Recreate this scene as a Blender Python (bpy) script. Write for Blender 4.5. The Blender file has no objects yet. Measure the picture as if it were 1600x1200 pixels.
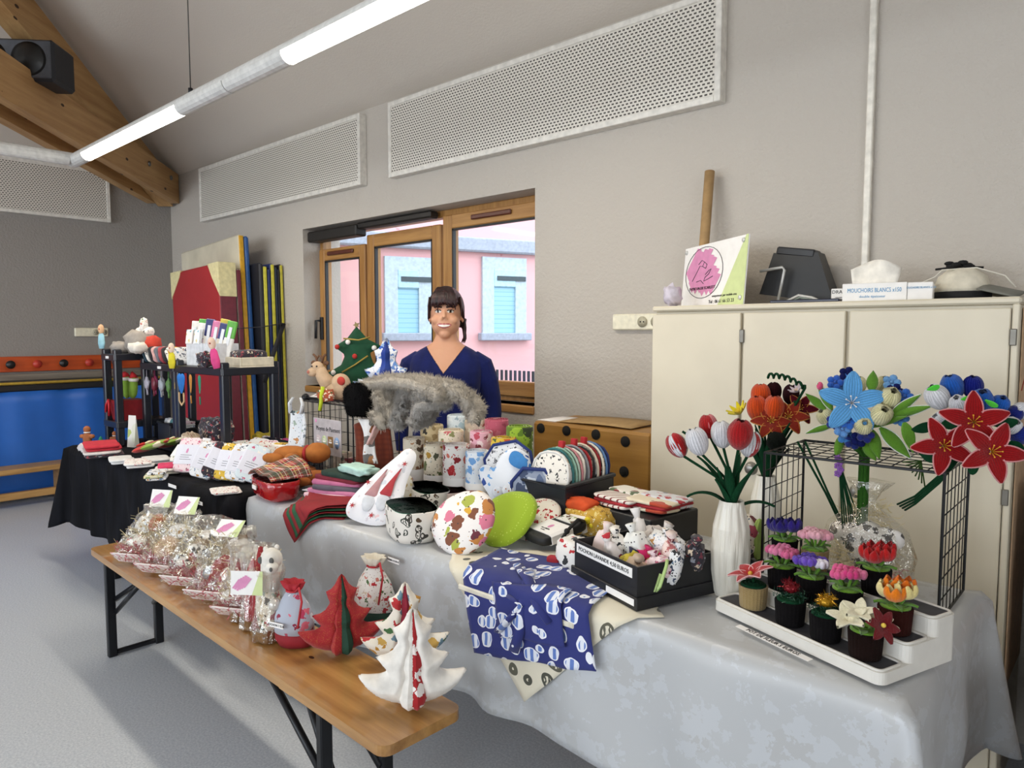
import bpy, bmesh, math, random
from mathutils import Vector, Matrix, Euler, noise
PI = math.pi
scene = bpy.context.scene
C = scene.collection
random.seed(7)
# ---------------------------------------------------------------- camera
CAMZ = 1.48; FPX = 1106.0
YAW = math.radians(47.8); PITCH = math.atan(81 / FPX)
_fh = Vector((-math.cos(YAW), math.sin(YAW), 0)); RT = Vector((math.sin(YAW), math.cos(YAW), 0))
FW = (_fh * math.cos(PITCH) + Vector((0, 0, -math.sin(PITCH)))).normalized()
UP = RT.cross(FW)
cam_d = bpy.data.cameras.new('camera'); cam = bpy.data.objects.new('camera', cam_d); C.objects.link(cam)
cam_d.sensor_width = 36; cam_d.lens = FPX / 1600 * 36; cam_d.clip_start = .02; cam_d.clip_end = 100
cam.matrix_world = Matrix((( RT.x, UP.x, -FW.x, 0), (RT.y, UP.y, -FW.y, 0), (RT.z, UP.z, -FW.z, CAMZ), (0, 0, 0, 1)))
scene.camera = cam
# ---------------------------------------------------------------- world, exposure, big lights
scene.view_settings.view_transform = 'Standard'; scene.view_settings.look = 'None'
scene.view_settings.gamma = 1; scene.view_settings.exposure = 0.0; scene.view_settings.use_curve_mapping = False
w = bpy.data.worlds.new('world'); scene.world = w; w.use_nodes = True
w.node_tree.nodes['Background'].inputs[0].default_value = (.80, .90, 1.0, 1); w.node_tree.nodes['Background'].inputs[1].default_value = 3.6
def area(name, loc, rot, sx, sy, power, col):
    l = bpy.data.lights.new(name, 'AREA'); l.shape = 'RECTANGLE'; l.size = sx; l.size_y = sy; l.energy = power; l.color = col
    o = bpy.data.objects.new(name, l); C.objects.link(o); o.location = loc; o.rotation_euler = rot
    return o
# daylight entering through the tall windows of the wall behind the camera and of the right wall
for i, x in enumerate((-5.6, -3.0, -.4)):
    area('window_daylight', (x, -4.9, 1.75), (PI/2, 0, 0), 1.9, 2.1, 66, (.90, .95, 1.0))
area('window_daylight', (3.45, -1.6, 1.75), (PI/2, 0, PI/2), 2.4, 2.0, 30, (1.0, .92, .82))

# ---------------------------------------------------------------- pixel -> point helpers (1600 x 1200 frame)
def ray(u, v): return FW + RT * ((u - 800) / FPX) - UP * ((v - 600) / FPX)
CP = Vector((0, 0, CAMZ))
def az(u, v, z): d = ray(u, v); return CP + d * ((z - CAMZ) / d.z)
def ay(u, v, y): d = ray(u, v); return CP + d * (y / d.y)
def ax(u, v, x): d = ray(u, v); return CP + d * (x / d.x)

# ---------------------------------------------------------------- mesh builder
class MB:
    def __init__(s): s.v = []; s.f = []; s.m = []; s.s = []
    def add(s, vs, fs, mi=0, sm=False, M=None):
        b = len(s.v)
        s.v += [tuple(M @ Vector(p)) for p in vs] if M is not None else [tuple(p) for p in vs]
        for f in fs: s.f.append([i + b for i in f]); s.m.append(mi); s.s.append(sm)
        return s
    def box(s, lo, hi, b=0, mi=0, M=None):
        x0, y0, z0 = lo; x1, y1, z1 = hi
        if b <= 0:
            vs = [(x, y, z) for x in (x0, x1) for y in (y0, y1) for z in (z0, z1)]
            fs = [(0, 1, 3, 2), (4, 6, 7, 5), (0, 4, 5, 1), (2, 3, 7, 6), (0, 2, 6, 4), (1, 5, 7, 3)]
            return s.add(vs, fs, mi, False, M)
        b = min(b, (x1-x0)*.45, (y1-y0)*.45, (z1-z0)*.45)
        bm = bmesh.new()
        for x, sx in ((x0, 1), (x1, -1)):
            for y, sy in ((y0, 1), (y1, -1)):
                for z, sz in ((z0, 1), (z1, -1)):
                    bm.verts.new((x, y+sy*b, z+sz*b)); bm.verts.new((x+sx*b, y, z+sz*b)); bm.verts.new((x+sx*b, y+sy*b, z))
        return s.hull(bm, mi, M)
    def hull(s, bm, mi=0, M=None, sm=False):
        if not isinstance(bm, bmesh.types.BMesh):
            pts = bm; bm = bmesh.new()
            for p in pts: bm.verts.new(p)
        r = bmesh.ops.convex_hull(bm, input=bm.verts)
        bmesh.ops.dissolve_limit(bm, angle_limit=.02, verts=bm.verts, edges=bm.edges)
        bm.verts.index_update()
        vs = [v.co.copy() for v in bm.verts]; fs = [[v.index for v in f.verts] for f in bm.faces]; bm.free()
        return s.add(vs, fs, mi, sm, M)
    def tube(s, pts, r, n=8, mi=0, closed=False, sm=True, M=None, caps=True, flat=1.0):
        pts = [Vector(p) for p in pts]; k = len(pts); R = r if isinstance(r, (list, tuple)) else [r] * k
        vs = []; prev = None
        for i, p in enumerate(pts):
            if closed: t = pts[(i+1) % k] - pts[i-1]
            else: t = pts[min(i+1, k-1)] - pts[max(i-1, 0)]
            t = t.normalized() if t.length > 1e-9 else Vector((0, 0, 1))
            if prev is None:
                a = Vector((0, 0, 1)) if abs(t.z) < .9 else Vector((1, 0, 0))
                nx = t.cross(a).normalized()
            else:
                nx = (prev - t * prev.dot(t)); nx = nx.normalized() if nx.length > 1e-6 else t.orthogonal().normalized()
            prev = nx; ny = t.cross(nx)
            for j in range(n):
                a = 2*PI*(j+.5)/n; vs.append(p + (nx*math.cos(a) + ny*math.sin(a)*flat) * R[i])
        fs = []
        for i in range(k if closed else k-1):
            for j in range(n):
                a = i*n+j; b = i*n+(j+1) % n; i2 = (i+1) % k
                fs.append((a, b, i2*n+(j+1) % n, i2*n+j))
        if caps and not closed:
            fs.append(tuple(range(n))[::-1]); fs.append(tuple((k-1)*n+j for j in range(n)))
        return s.add(vs, fs, mi, sm, M)
    def lathe(s, prof, n=20, mi=0, sm=True, M=None, rf=None):
        vs = []; k = len(prof)
        for i, (r, z) in enumerate(prof):
            for j in range(n):
                a = 2*PI*j/n; q = r * (rf(a, i/(k-1)) if rf else 1); vs.append((q*math.cos(a), q*math.sin(a), z))
        fs = [(i*n+j, i*n+(j+1) % n, (i+1)*n+(j+1) % n, (i+1)*n+j) for i in range(k-1) for j in range(n)]
        if prof[0][0] > 1e-5: fs.append(tuple(range(n))[::-1])
        if prof[-1][0] > 1e-5: fs.append(tuple((k-1)*n+j for j in range(n)))
        return s.add(vs, fs, mi, sm, M)
    def grid(s, fn, nu, nv, mi=0, sm=True, M=None, cu=False):
        vs = [fn(i/(nu if cu else nu-1), j/(nv-1)) for i in range(nu) for j in range(nv)]
        fs = [(i*nv+j, ((i+1) % nu)*nv+j, ((i+1) % nu)*nv+j+1, i*nv+j+1) for i in range(nu if cu else nu-1) for j in range(nv-1)]
        return s.add(vs, fs, mi, sm, M)
    def slab(s, fn, nu, nv, th, mi=0, M=None):
        """closed sheet: fn(u,v)->Vector; thickness th along -normal"""
        P = [[Vector(fn(i/(nu-1), j/(nv-1))) for j in range(nv)] for i in range(nu)]
        top = []; bot = []
        for i in range(nu):
            for j in range(nv):
                du = P[min(i+1, nu-1)][j] - P[max(i-1, 0)][j]; dv = P[i][min(j+1, nv-1)] - P[i][max(j-1, 0)]
                nrm = du.cross(dv); nrm = nrm.normalized() if nrm.length > 1e-12 else Vector((0, 0, 1))
                top.append(P[i][j]); bot.append(P[i][j] - nrm*th)
        N = nu*nv; fs = []
        for i in range(nu-1):
            for j in range(nv-1):
                a, b, c, d = i*nv+j, (i+1)*nv+j, (i+1)*nv+j+1, i*nv+j+1
                fs.append((a, b, c, d)); fs.append((N+d, N+c, N+b, N+a))
        for i in range(nu-1):
            fs.append((i*nv, N+i*nv, N+(i+1)*nv, (i+1)*nv)); e = nv-1
            fs.append((i*nv+e, (i+1)*nv+e, N+(i+1)*nv+e, N+i*nv+e))
        for j in range(nv-1):
            fs.append((j, j+1, N+j+1, N+j)); e = (nu-1)*nv
            fs.append((e+j, N+e+j, N+e+j+1, e+j+1))
        return s.add(top+bot, fs, mi, True, M)
    def ell(s, c, r, mi=0, n=12, m=8, M=None, nz=0, seed=0, fr=8):
        if not isinstance(r, (list, tuple)): r = (r, r, r)
        vs = []
        for i in range(m+1):
            t = PI*i/m
            for j in range(n):
                a = 2*PI*j/n; d = Vector((math.sin(t)*math.cos(a), math.sin(t)*math.sin(a), math.cos(t)))
                q = 1 + (nz*noise.noise(d*fr*.3 + Vector((seed*3.1, seed, 0))) if nz else 0)
                vs.append((c[0]+d.x*r[0]*q, c[1]+d.y*r[1]*q, c[2]+d.z*r[2]*q))
        fs = [(i*n+j, (i+1)*n+j, (i+1)*n+(j+1) % n, i*n+(j+1) % n) for i in range(m) for j in range(n)]
        return s.add(vs, fs, mi, True, M)
    def prism(s, poly, z0, z1, mi=0, M=None, sm=False):
        n = len(poly); vs = [(x, y, z0) for x, y in poly] + [(x, y, z1) for x, y in poly]
        fs = [(i, (i+1) % n, n+(i+1) % n, n+i) for i in range(n)]
        # triangulated caps for concave outlines
        from mathutils.geometry import tessellate_polygon
        for t in tessellate_polygon([[Vector((x, y, 0)) for x, y in poly]]):
            a, b, c = t
            ar = (poly[b][0]-poly[a][0])*(poly[c][1]-poly[a][1]) - (poly[c][0]-poly[a][0])*(poly[b][1]-poly[a][1])
            if ar < 0: a, c = c, a
            fs.append((n+a, n+b, n+c)); fs.append((c, b, a))
        return s.add(vs, fs, mi, sm, M)
    def pillow(s, poly, th, n=26, mi=0, M=None, mif=None, pw=.5, both=True, half=None):
        """stuffed cushion from a 2D outline in the local XZ plane; thickness along Y"""
        xs = [p[0] for p in poly]; zs = [p[1] for p in poly]; x0, x1, z0, z1 = min(xs), max(xs), min(zs), max(zs)
        h = max(x1-x0, z1-z0)/n; k = len(poly)
        def ins(x, z):
            r = False
            for i in range(k):
                a = poly[i]; b = poly[(i+1) % k]
                if (a[1] > z) != (b[1] > z) and x < (b[0]-a[0])*(z-a[1])/(b[1]-a[1]) + a[0]: r = not r
            return r
        def near(x, z):
            bd = 1e9; bp = None
            for i in range(k):
                a = poly[i]; b = poly[(i+1) % k]; dx, dz = b[0]-a[0], b[1]-a[1]; L = dx*dx+dz*dz or 1e-12
                t = max(0, min(1, ((x-a[0])*dx+(z-a[1])*dz)/L)); qx, qz = a[0]+t*dx, a[1]+t*dz
                d = (qx-x)**2+(qz-z)**2
                if d < bd: bd = d; bp = (qx, qz)
            return math.sqrt(bd), bp
        nx = int((x1-x0)/h)+3; nz = int((z1-z0)/h)+3; P = {}
        for i in range(nx):
            for j in range(nz):
                x = x0-h+i*h; z = z0-h+j*h; d, q = near(x, z); I = ins(x, z)
                if I: P[i, j] = [x, z, d, q]
                elif d < h*.75: P[i, j] = [q[0], q[1], 0, q]
        quads = [(i, j) for i in range(nx) for j in range(nz) if all((i+a, j+b) in P for a, b in ((0, 0), (1, 0), (1, 1), (0, 1)))]
        cnt = {}
        for i, j in quads:
            for a, b in ((0, 0), (1, 0), (1, 1), (0, 1)): cnt[i+a, j+b] = cnt.get((i+a, j+b), 0)+1
        for kk, c in cnt.items():
            if c < 4: p = P[kk]; p[0], p[1] = p[3]; p[2] = 0
        md = max((P[kk][2] for kk in cnt), default=1) or 1
        idx = {}; vs = []
        for kk in cnt:
            x, z, d, q = P[kk]; y = th*.5*(min(1, d/md))**pw
            idx[kk] = len(vs); vs.append((x, -y, z))
        off = len(vs)
        for kk in cnt:
            x, z, d, q = P[kk]; vs.append((x, th*.5*(min(1, d/md))**pw, z))
        bb = len(s.v); s.add(vs, [], 0, True, M)
        for i, j in quads:
            q = [idx[i, j], idx[i+1, j], idx[i+1, j+1], idx[i, j+1]]
            m_ = mi
            if mif: cx = sum(vs[t][0] for t in q)/4; cz = sum(vs[t][2] for t in q)/4; m_ = mif(cx, cz)
            s.f.append([bb+t for t in q]); s.m.append(m_); s.s.append(True)
            s.f.append([bb+off+t for t in q][::-1]); s.m.append(m_); s.s.append(True)
        return s
    def build(s, name, mats, parent=None, world=False, loc=None, rot=None, weld=False):
        me = bpy.data.meshes.new(name); me.from_pydata(s.v, [], s.f)
        if not isinstance(mats, (list, tuple)): mats = [mats]
        for m in mats: me.materials.append(m)
        me.polygons.foreach_set('material_index', s.m); me.polygons.foreach_set('use_smooth', s.s)
        if weld:
            bm = bmesh.new(); bm.from_mesh(me); bmesh.ops.remove_doubles(bm, verts=bm.verts, dist=weld if weld is not True else 1e-5); bm.to_mesh(me); bm.free()
        me.update()
        o = bpy.data.objects.new(name, me); C.objects.link(o)
        if loc is not None: o.location = loc
        if rot is not None: o.rotation_euler = rot
        if parent is not None:
            o.parent = parent
            if world: o.matrix_parent_inverse = wm(parent).inverted()
        return o
def wm(o): return (wm(o.parent) @ o.matrix_parent_inverse if o.parent else Matrix()) @ o.matrix_basis
def tag(o, label, cat, group=None, kind=None):
    if label: o['label'] = label
    if cat: o['category'] = cat
    if group: o['group'] = group
    if kind: o['kind'] = kind
    return o
def struct(o): o['kind'] = 'structure'; return o
def thing(name, label, cat, loc=(0, 0, 0), rz=0, group=None, rot=None):
    o = bpy.data.objects.new(name, None); C.objects.link(o); o.empty_display_size = .05
    o.location = loc; o.rotation_euler = rot if rot is not None else (0, 0, rz)
    return tag(o, label, cat, group)
def dup(o, parent=None, loc=None, rz=None, label=None, group=None, first=True):
    c = o.copy(); C.objects.link(c)
    if parent is not None: c.parent = parent
    if loc is not None: c.location = loc
    if rz is not None: c.rotation_euler = (0, 0, rz)
    if label: c['label'] = label
    if group: c['group'] = group
    for ch in list(o.children): dup(ch, c)
    return c
def T(x=0, y=0, z=0, rx=0, ry=0, rz=0, s=1): return Matrix.Translation((x, y, z)) @ Euler((rx, ry, rz)).to_matrix().to_4x4() @ Matrix.Diagonal((s, s, s, 1)) if not isinstance(s, tuple) else Matrix.Translation((x, y, z)) @ Euler((rx, ry, rz)).to_matrix().to_4x4() @ Matrix.Diagonal((*s, 1))
def arc(cx, cz, r, a0, a1, n=8): return [(cx+r*math.cos(a0+(a1-a0)*i/n), cz+r*math.sin(a0+(a1-a0)*i/n)) for i in range(n+1)]
def smooth_poly(p, it=2):
    for _ in range(it):
        q = []
        for i in range(len(p)):
            a = p[i]; b = p[(i+1) % len(p)]
            q += [(a[0]*.75+b[0]*.25, a[1]*.75+b[1]*.25), (a[0]*.25+b[0]*.75, a[1]*.25+b[1]*.75)]
        p = q
    return p

# ---------------------------------------------------------------- materials
MATS = {}
def _c(c):
    if isinstance(c, str):
        c = c.lstrip('#'); r = [int(c[i:i+2], 16)/255 for i in (0, 2, 4)]
        return tuple(((x/12.92) if x <= .04045 else ((x+.055)/1.055)**2.4) for x in r) + (1,)
    return tuple(c) + (1,)
class NT:
    def __init__(s, name):
        s.m = bpy.data.materials.new(name); s.m.use_nodes = True; s.n = s.m.node_tree.nodes; s.l = s.m.node_tree.links
        s.b = s.n['Principled BSDF']; s.out = s.n['Material Output']
    def N(s, t, **kw):
        nd = s.n.new(t)
        for k, v in kw.items():
            if k.startswith('i_'):
                nd.inputs[int(k[2:])].default_value = v
            else: setattr(nd, k, v)
        return nd
    def L(s, a, b): s.l.new(a, b)
    def co(s, kind='Object', scale=None, rot=None):
        t = s.N('ShaderNodeTexCoord'); o = t.outputs[kind]
        if scale is not None or rot is not None:
            mp = s.N('ShaderNodeMapping'); s.L(o, mp.inputs[0])
            if scale is not None: mp.inputs[3].default_value = scale if isinstance(scale, tuple) else (scale,)*3
            if rot is not None: mp.inputs[2].default_value = rot
            o = mp.outputs[0]
        return o
    def mix(s, f, a, b, mode='MIX'):
        m = s.N('ShaderNodeMix', data_type='RGBA', blend_type=mode)
        for val, idx in ((f, 0), (a, 6), (b, 7)):
            if hasattr(val, 'is_linked'): s.L(val, m.inputs[idx])
            else: m.inputs[idx].default_value = val
        return m.outputs[2]
    def math(s, op, a, b=None, c=None):
        m = s.N('ShaderNodeMath', operation=op)
        for i, val in enumerate((a, b, c)):
            if val is None: continue
            if hasattr(val, 'is_linked'): s.L(val, m.inputs[i])
            else: m.inputs[i].default_value = val
        return m.outputs[0]
    def ramp(s, f, stops, const=False):
        r = s.N('ShaderNodeValToRGB'); s.L(f, r.inputs[0]); e = r.color_ramp.elements
        if const: r.color_ramp.interpolation = 'CONSTANT'
        while len(e) < len(stops): e.new(.5)
        for i, (p, c) in enumerate(stops): e[i].position = p; e[i].color = _c(c)
        return r.outputs[0]
    def noise(s, co, scale, det=3, rough=.5):
        t = s.N('ShaderNodeTexNoise'); s.L(co, t.inputs['Vector']); t.inputs['Scale'].default_value = scale; t.inputs['Detail'].default_value = det; t.inputs['Roughness'].default_value = rough
        return t
    def vor(s, co, scale, feature='F1', rnd=1):
        t = s.N('ShaderNodeTexVoronoi', feature=feature); s.L(co, t.inputs['Vector']); t.inputs['Scale'].default_value = scale; t.inputs['Randomness'].default_value = rnd
        return t
    def bump(s, h, strength=.3, dist=.01):
        b = s.N('ShaderNodeBump'); b.inputs['Strength'].default_value = strength; b.inputs['Distance'].default_value = dist
        s.L(h, b.inputs['Height']); s.L(b.outputs[0], s.b.inputs['Normal'])
    def base(s, c):
        if hasattr(c, 'is_linked'): s.L(c, s.b.inputs['Base Color'])
        else: s.b.inputs['Base Color'].default_value = c
    def set(s, rough=.6, metal=0, sheen=0, coat=0, spec=.5):
        s.b.inputs['Roughness'].default_value = rough; s.b.inputs['Metallic'].default_value = metal
        s.b.inputs['Sheen Weight'].default_value = sheen; s.b.inputs['Coat Weight'].default_value = coat; s.b.inputs['Specular IOR Level'].default_value = spec
        return s
def mat(c, rough=.6, metal=0, var=.08, nsc=30, bump=0, bsc=200, sheen=0, coat=0, name=None, spec=.5, emit=0, bdist=.002):
    key = ('m', str(c), rough, metal, var, nsc, bump, bsc, sheen, coat, spec, emit)
    if key in MATS: return MATS[key]
    t = NT(name or 'paint_' + str(c).strip('#')); t.set(rough, metal, sheen, coat, spec); col = _c(c); co = t.co()
    if var:
        n = t.noise(co, nsc); dk = tuple(x*(1-var*2) for x in col[:3]); lt = tuple(min(1, x*(1+var)) for x in col[:3])
        r = t.N('ShaderNodeValToRGB'); t.L(n.outputs[0], r.inputs[0]); r.color_ramp.elements[0].position = .3; r.color_ramp.elements[1].position = .7
        r.color_ramp.elements[0].color = dk+(1,); r.color_ramp.elements[1].color = lt+(1,); t.base(r.outputs[0])
    else: t.base(col)
    if bump: t.bump(t.noise(co, bsc, 2).outputs[0], bump, bdist)
    if emit: t.b.inputs['Emission Color'].default_value = col; t.b.inputs['Emission Strength'].default_value = emit
    MATS[key] = t.m; return t.m
def fab(base, cols, scale=40, size=.33, kind='spots', dark=None, rough=.85, name=None, line=.5):
    """printed fabric: scattered motifs in random colours on a plain ground"""
    key = ('f', str(base), str(cols), scale, size, kind, str(dark), rough)
    if key in MATS: return MATS[key]
    t = NT(name or 'print_' + kind); t.set(rough, sheen=.15); co = t.co(); b = _c(base)
    n = t.noise(co, scale*1.6, 2)
    if kind == 'spots' or kind == 'rings' or kind == 'dots':
        rnd = .25 if kind == 'dots' else 1
        wob = t.mix(.0 if kind == 'dots' else .035 if scale > 20 else .06, co, n.outputs['Color'])
        v = t.vor(wob, scale, rnd=rnd)
        sep = t.N('ShaderNodeSeparateColor'); t.L(v.outputs['Color'], sep.inputs[0])
        k = len(cols); pc = t.ramp(sep.outputs[0], [(i/k, c) for i, c in enumerate(cols)], True)
        if kind == 'rings': f = t.math('COMPARE', v.outputs['Distance'], size*.75, size*.22)
        else:
            thr = t.math('MULTIPLY_ADD', sep.outputs[1], size*.5 if kind == 'spots' else 0, size*.7)
            f = t.math('LESS_THAN', v.outputs['Distance'], thr)
        c = t.mix(f, b, pc)
        if dark:
            v2 = t.vor(co, scale*2.7); c = t.mix(t.math('LESS_THAN', v2.outputs['Distance'], .17), c, _c(dark))
        t.base(c)
    elif kind == 'plaid':
        sp = t.N('ShaderNodeSeparateXYZ'); t.L(co, sp.inputs[0]); c = b
        for ax_, o in ((0, 0.), (2, .3), (1, .1)):
            for (k_, w_, col) in ((scale, .30, cols[0]), (scale, .06, cols[1]), (scale*2, .07, cols[2])):
                ph = .0 if col == cols[0] else .5
                fr = t.math('FRACT', t.math('MULTIPLY_ADD', sp.outputs[ax_], k_, o + ph))
                f = t.math('MULTIPLY', t.math('LESS_THAN', fr, w_), .62)
                c = t.mix(f, c, _c(col))
        t.base(c)
    elif kind == 'stripe':
        sp = t.N('ShaderNodeSeparateXYZ'); t.L(t.co(rot=(0, .0, line)), sp.inputs[0])
        fr = t.math('FRACT', t.math('MULTIPLY', sp.outputs[0], scale)); t.base(t.mix(t.math('LESS_THAN', fr, size), b, _c(cols[0])))
    elif kind == 'scrib':   # line-drawn motifs
        w1 = t.noise(co, scale*.7, 1); wob = t.mix(.05, co, w1.outputs['Color'])
        v = t.vor(wob, scale); sep = t.N('ShaderNodeSeparateColor'); t.L(v.outputs['Color'], sep.inputs[0])
        k = len(cols); pc = t.ramp(sep.outputs[0], [(i/k, c) for i, c in enumerate(cols)], True)
        f1 = t.math('COMPARE', v.outputs['Distance'], size*.8, .05)
        wv = t.N('ShaderNodeTexWave'); t.L(co, wv.inputs[0]); wv.inputs['Scale'].default_value = scale*1.7; wv.inputs['Distortion'].default_value = 6; wv.inputs['Detail Scale'].default_value = 2
        f2 = t.math('MULTIPLY', t.math('GREATER_THAN', wv.outputs['Fac'], .6), t.math('LESS_THAN', v.outputs['Distance'], size*.75))
        t.base(t.mix(t.math('MAXIMUM', f1, f2), b, pc))
    t.bump(t.noise(co, 700, 1).outputs[0], .15, .001)
    MATS[key] = t.m; return t.m
def velvet(c, sc=260, name=None):
    key = ('v', str(c))
    if key in MATS: return MATS[key]
    t = NT(name or 'chenille'); col = _c(c); t.set(.95, sheen=.3 if sum(col[:3]) > .15 else .02, spec=.1); co = t.co(); n = t.noise(co, sc, 3, .7)
    t.base(t.mix(n.outputs[0], tuple(x*.72 for x in col[:3])+(1,), tuple(min(1, x*1.22) for x in col[:3])+(1,)))
    t.bump(n.outputs[0], .7, .004); MATS[key] = t.m; return t.m
def wood(c1, c2, axis=0, sc=6, rough=.45, name='wood', knots=False, coat=0):
    key = ('w', str(c1), str(c2), axis, sc, rough, knots)
    if key in MATS: return MATS[key]
    t = NT(name); t.set(rough, coat=coat); s = [sc*6, sc*6, sc*6]; s[axis] = sc*.35
    co = t.co(scale=tuple(s)); n = t.noise(co, 1.0, 5, .62); n2 = t.noise(t.co(), 2.5, 2)
    f = t.math('ADD', t.math('MULTIPLY', n.outputs[0], .8), t.math('MULTIPLY', n2.outputs[0], .25))
    c = t.ramp(f, [(.33, c2), (.68, c1)])
    if knots:
        s2 = [7, 7, 7]; s2[axis] = 3.5; v = t.vor(t.co(scale=tuple(s2)), 1.0)
        c = t.mix(t.math('LESS_THAN', v.outputs['Distance'], .085), c, _c('#3a2210'))
    t.base(c); t.bump(n.outputs[0], .12, .003); MATS[key] = t.m; return t.m
def cello():
    if 'cello' in MATS: return MATS['cello']
    t = NT('cellophane'); n = t.n; co = t.co(); tr = n.new('ShaderNodeBsdfTransparent'); gl = n.new('ShaderNodeBsdfGlossy'); gl.inputs['Roughness'].default_value = .045
    gl.inputs['Color'].default_value = (1, 1, .97, 1); tr.inputs['Color'].default_value = (.96, .95, .92, 1)
    lw = n.new('ShaderNodeLayerWeight'); lw.inputs['Blend'].default_value = .35
    v = t.noise(co, 24, 4, .6); b = n.new('ShaderNodeBump'); b.inputs['Strength'].default_value = 1; b.inputs['Distance'].default_value = .014
    t.L(v.outputs[0], b.inputs['Height']); t.L(b.outputs[0], gl.inputs['Normal']); t.L(b.outputs[0], lw.inputs['Normal'])
    f = t.math('MULTIPLY_ADD', lw.outputs['Facing'], .5, .17)
    mx = n.new('ShaderNodeMixShader'); t.L(f, mx.inputs[0]); t.L(tr.outputs[0], mx.inputs[1]); t.L(gl.outputs[0], mx.inputs[2]); t.L(mx.outputs[0], t.out.inputs[0])
    MATS['cello'] = t.m; return t.m
def text(s, size, m, parent, M, name='lettering', ext=.0004, align='CENTER', sx=1.0):
    cu = bpy.data.curves.new('t', 'FONT'); cu.body = s; cu.size = size; cu.extrude = ext; cu.align_x = align; cu.align_y = 'CENTER'; cu.resolution_u = 2
    o = bpy.data.objects.new('t', cu); C.objects.link(o); bpy.context.view_layer.update()
    me = bpy.data.meshes.new_from_object(o); bpy.data.objects.remove(o); bpy.data.curves.remove(cu)
    me.transform(M @ Matrix.Diagonal((sx, 1, 1, 1))); me.materials.clear(); me.materials.append(m)
    p = bpy.data.objects.new(name, me); C.objects.link(p)
    if parent is not None: p.parent = parent
    return p
# text lying in a vertical plane facing -Y
def TV(x, y, z, rz=0, rx=PI/2): return Matrix.Translation((x, y, z)) @ Euler((rx, 0, rz)).to_matrix().to_4x4()
BLACK = mat('#15161a', .5, name='black_plastic'); WHITE = mat('#e9e6df', .5, name='white_paint'); PAPER = mat('#f2f0ee', .7, var=.02, name='white_paper')
INK = mat('#1c1c20', .7, var=0, name='ink'); PINK = mat('#d98fb8', .7, var=.05, name='pink_ink'); LGREEN = mat('#cfdca0', .7, var=.03, name='pale_green_ink')
# ================================================================ ROOM SHELL
YW = 3.05; XF = -7.4; ZW = 3.02; YB = -5.0; XR = 3.6; SL = .5
def wallmat(c, sc=55, st=.5):
    t = NT('textured_paint'); t.set(.85); co = t.co(); n = t.noise(co, sc, 3, .6); n2 = t.noise(co, .7, 2); col = _c(c)
    t.base(t.mix(n2.outputs[0], tuple(x*.94 for x in col[:3])+(1,), tuple(min(1, x*1.05) for x in col[:3])+(1,))); t.bump(n.outputs[0], st, .012); return t.m
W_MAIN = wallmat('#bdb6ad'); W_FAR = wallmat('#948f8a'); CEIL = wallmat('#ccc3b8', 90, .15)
def floormat():
    t = NT('speckled_vinyl'); t.set(.32, spec=.4); co = t.co(); n = t.noise(co, 120, 3, .7); n2 = t.noise(co, 1.1, 3); v = t.vor(co, 34)
    c = t.ramp(n.outputs[0], [(.35, '#b0b8c4'), (.5, '#c2c9d3'), (.66, '#d6dbe2')])
    c = t.mix(t.math('MULTIPLY', n2.outputs[0], .35), c, _c('#c2c2bf'))
    sp = t.N('ShaderNodeSeparateColor'); t.L(v.outputs['Color'], sp.inputs[0])
    scuff = t.math('MULTIPLY', t.math('LESS_THAN', v.outputs['Distance'], .05), t.math('GREATER_THAN', sp.outputs[0], .965))
    t.base(t.mix(scuff, c, _c('#3a3d42'))); t.bump(n.outputs[0], .04, .002); return t.m
m = MB(); m.box((XF-.3, YB-.3, -.1), (XR+.3, YW+.3, 0)); struct(m.build('floor', floormat()))
# window wall with its opening
WX0 = ay(473, 362, YW).x; WX1 = ay(836, 300, YW).x; WZ0 = 1.06; WZ1 = 2.28; WD = .34
m = MB(); m.box((XF, YW, 0), (WX0, YW+WD, ZW)); m.box((WX1, YW, 0), (XR, YW+WD, ZW)); m.box((WX0, YW, 0), (WX1, YW+WD, WZ0)); m.box((WX0, YW, WZ1), (WX1, YW+WD, ZW))
struct(m.build('wall_back', W_MAIN))
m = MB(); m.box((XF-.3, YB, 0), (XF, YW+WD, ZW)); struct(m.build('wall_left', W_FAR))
# wall behind the camera with three tall windows, and right wall with one
m = MB(); xs = [(-6.6, -4.6), (-4.0, -2.0), (-1.4, .6)]; z0, z1 = .65, 2.85; px = XF
for a, b in xs: m.box((px, YB-.3, 0), (a, YB, ZW)); m.box((a, YB-.3, 0), (b, YB, z0)); m.box((a, YB-.3, z1), (b, YB, ZW)); px = b
m.box((px, YB-.3, 0), (XR, YB, ZW)); struct(m.build('wall_front', W_MAIN))
m = MB(); m.box((XR, YB, 0), (XR+.3, -2.9, ZW)); m.box((XR, -.3, 0), (XR+.3, YW+WD, ZW)); m.box((XR, -2.9, 0), (XR+.3, -.3, .7)); m.box((XR, -2.9, 2.8), (XR+.3, -.3, ZW)); struct(m.build('wall_right', W_MAIN))
OAK = wood('#b98a4e', '#8a5c2a', 2, 5, .45, 'oak_frame'); OAKX = wood('#b98a4e', '#8a5c2a', 0, 5, .45, 'oak_frame_rail')
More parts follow.
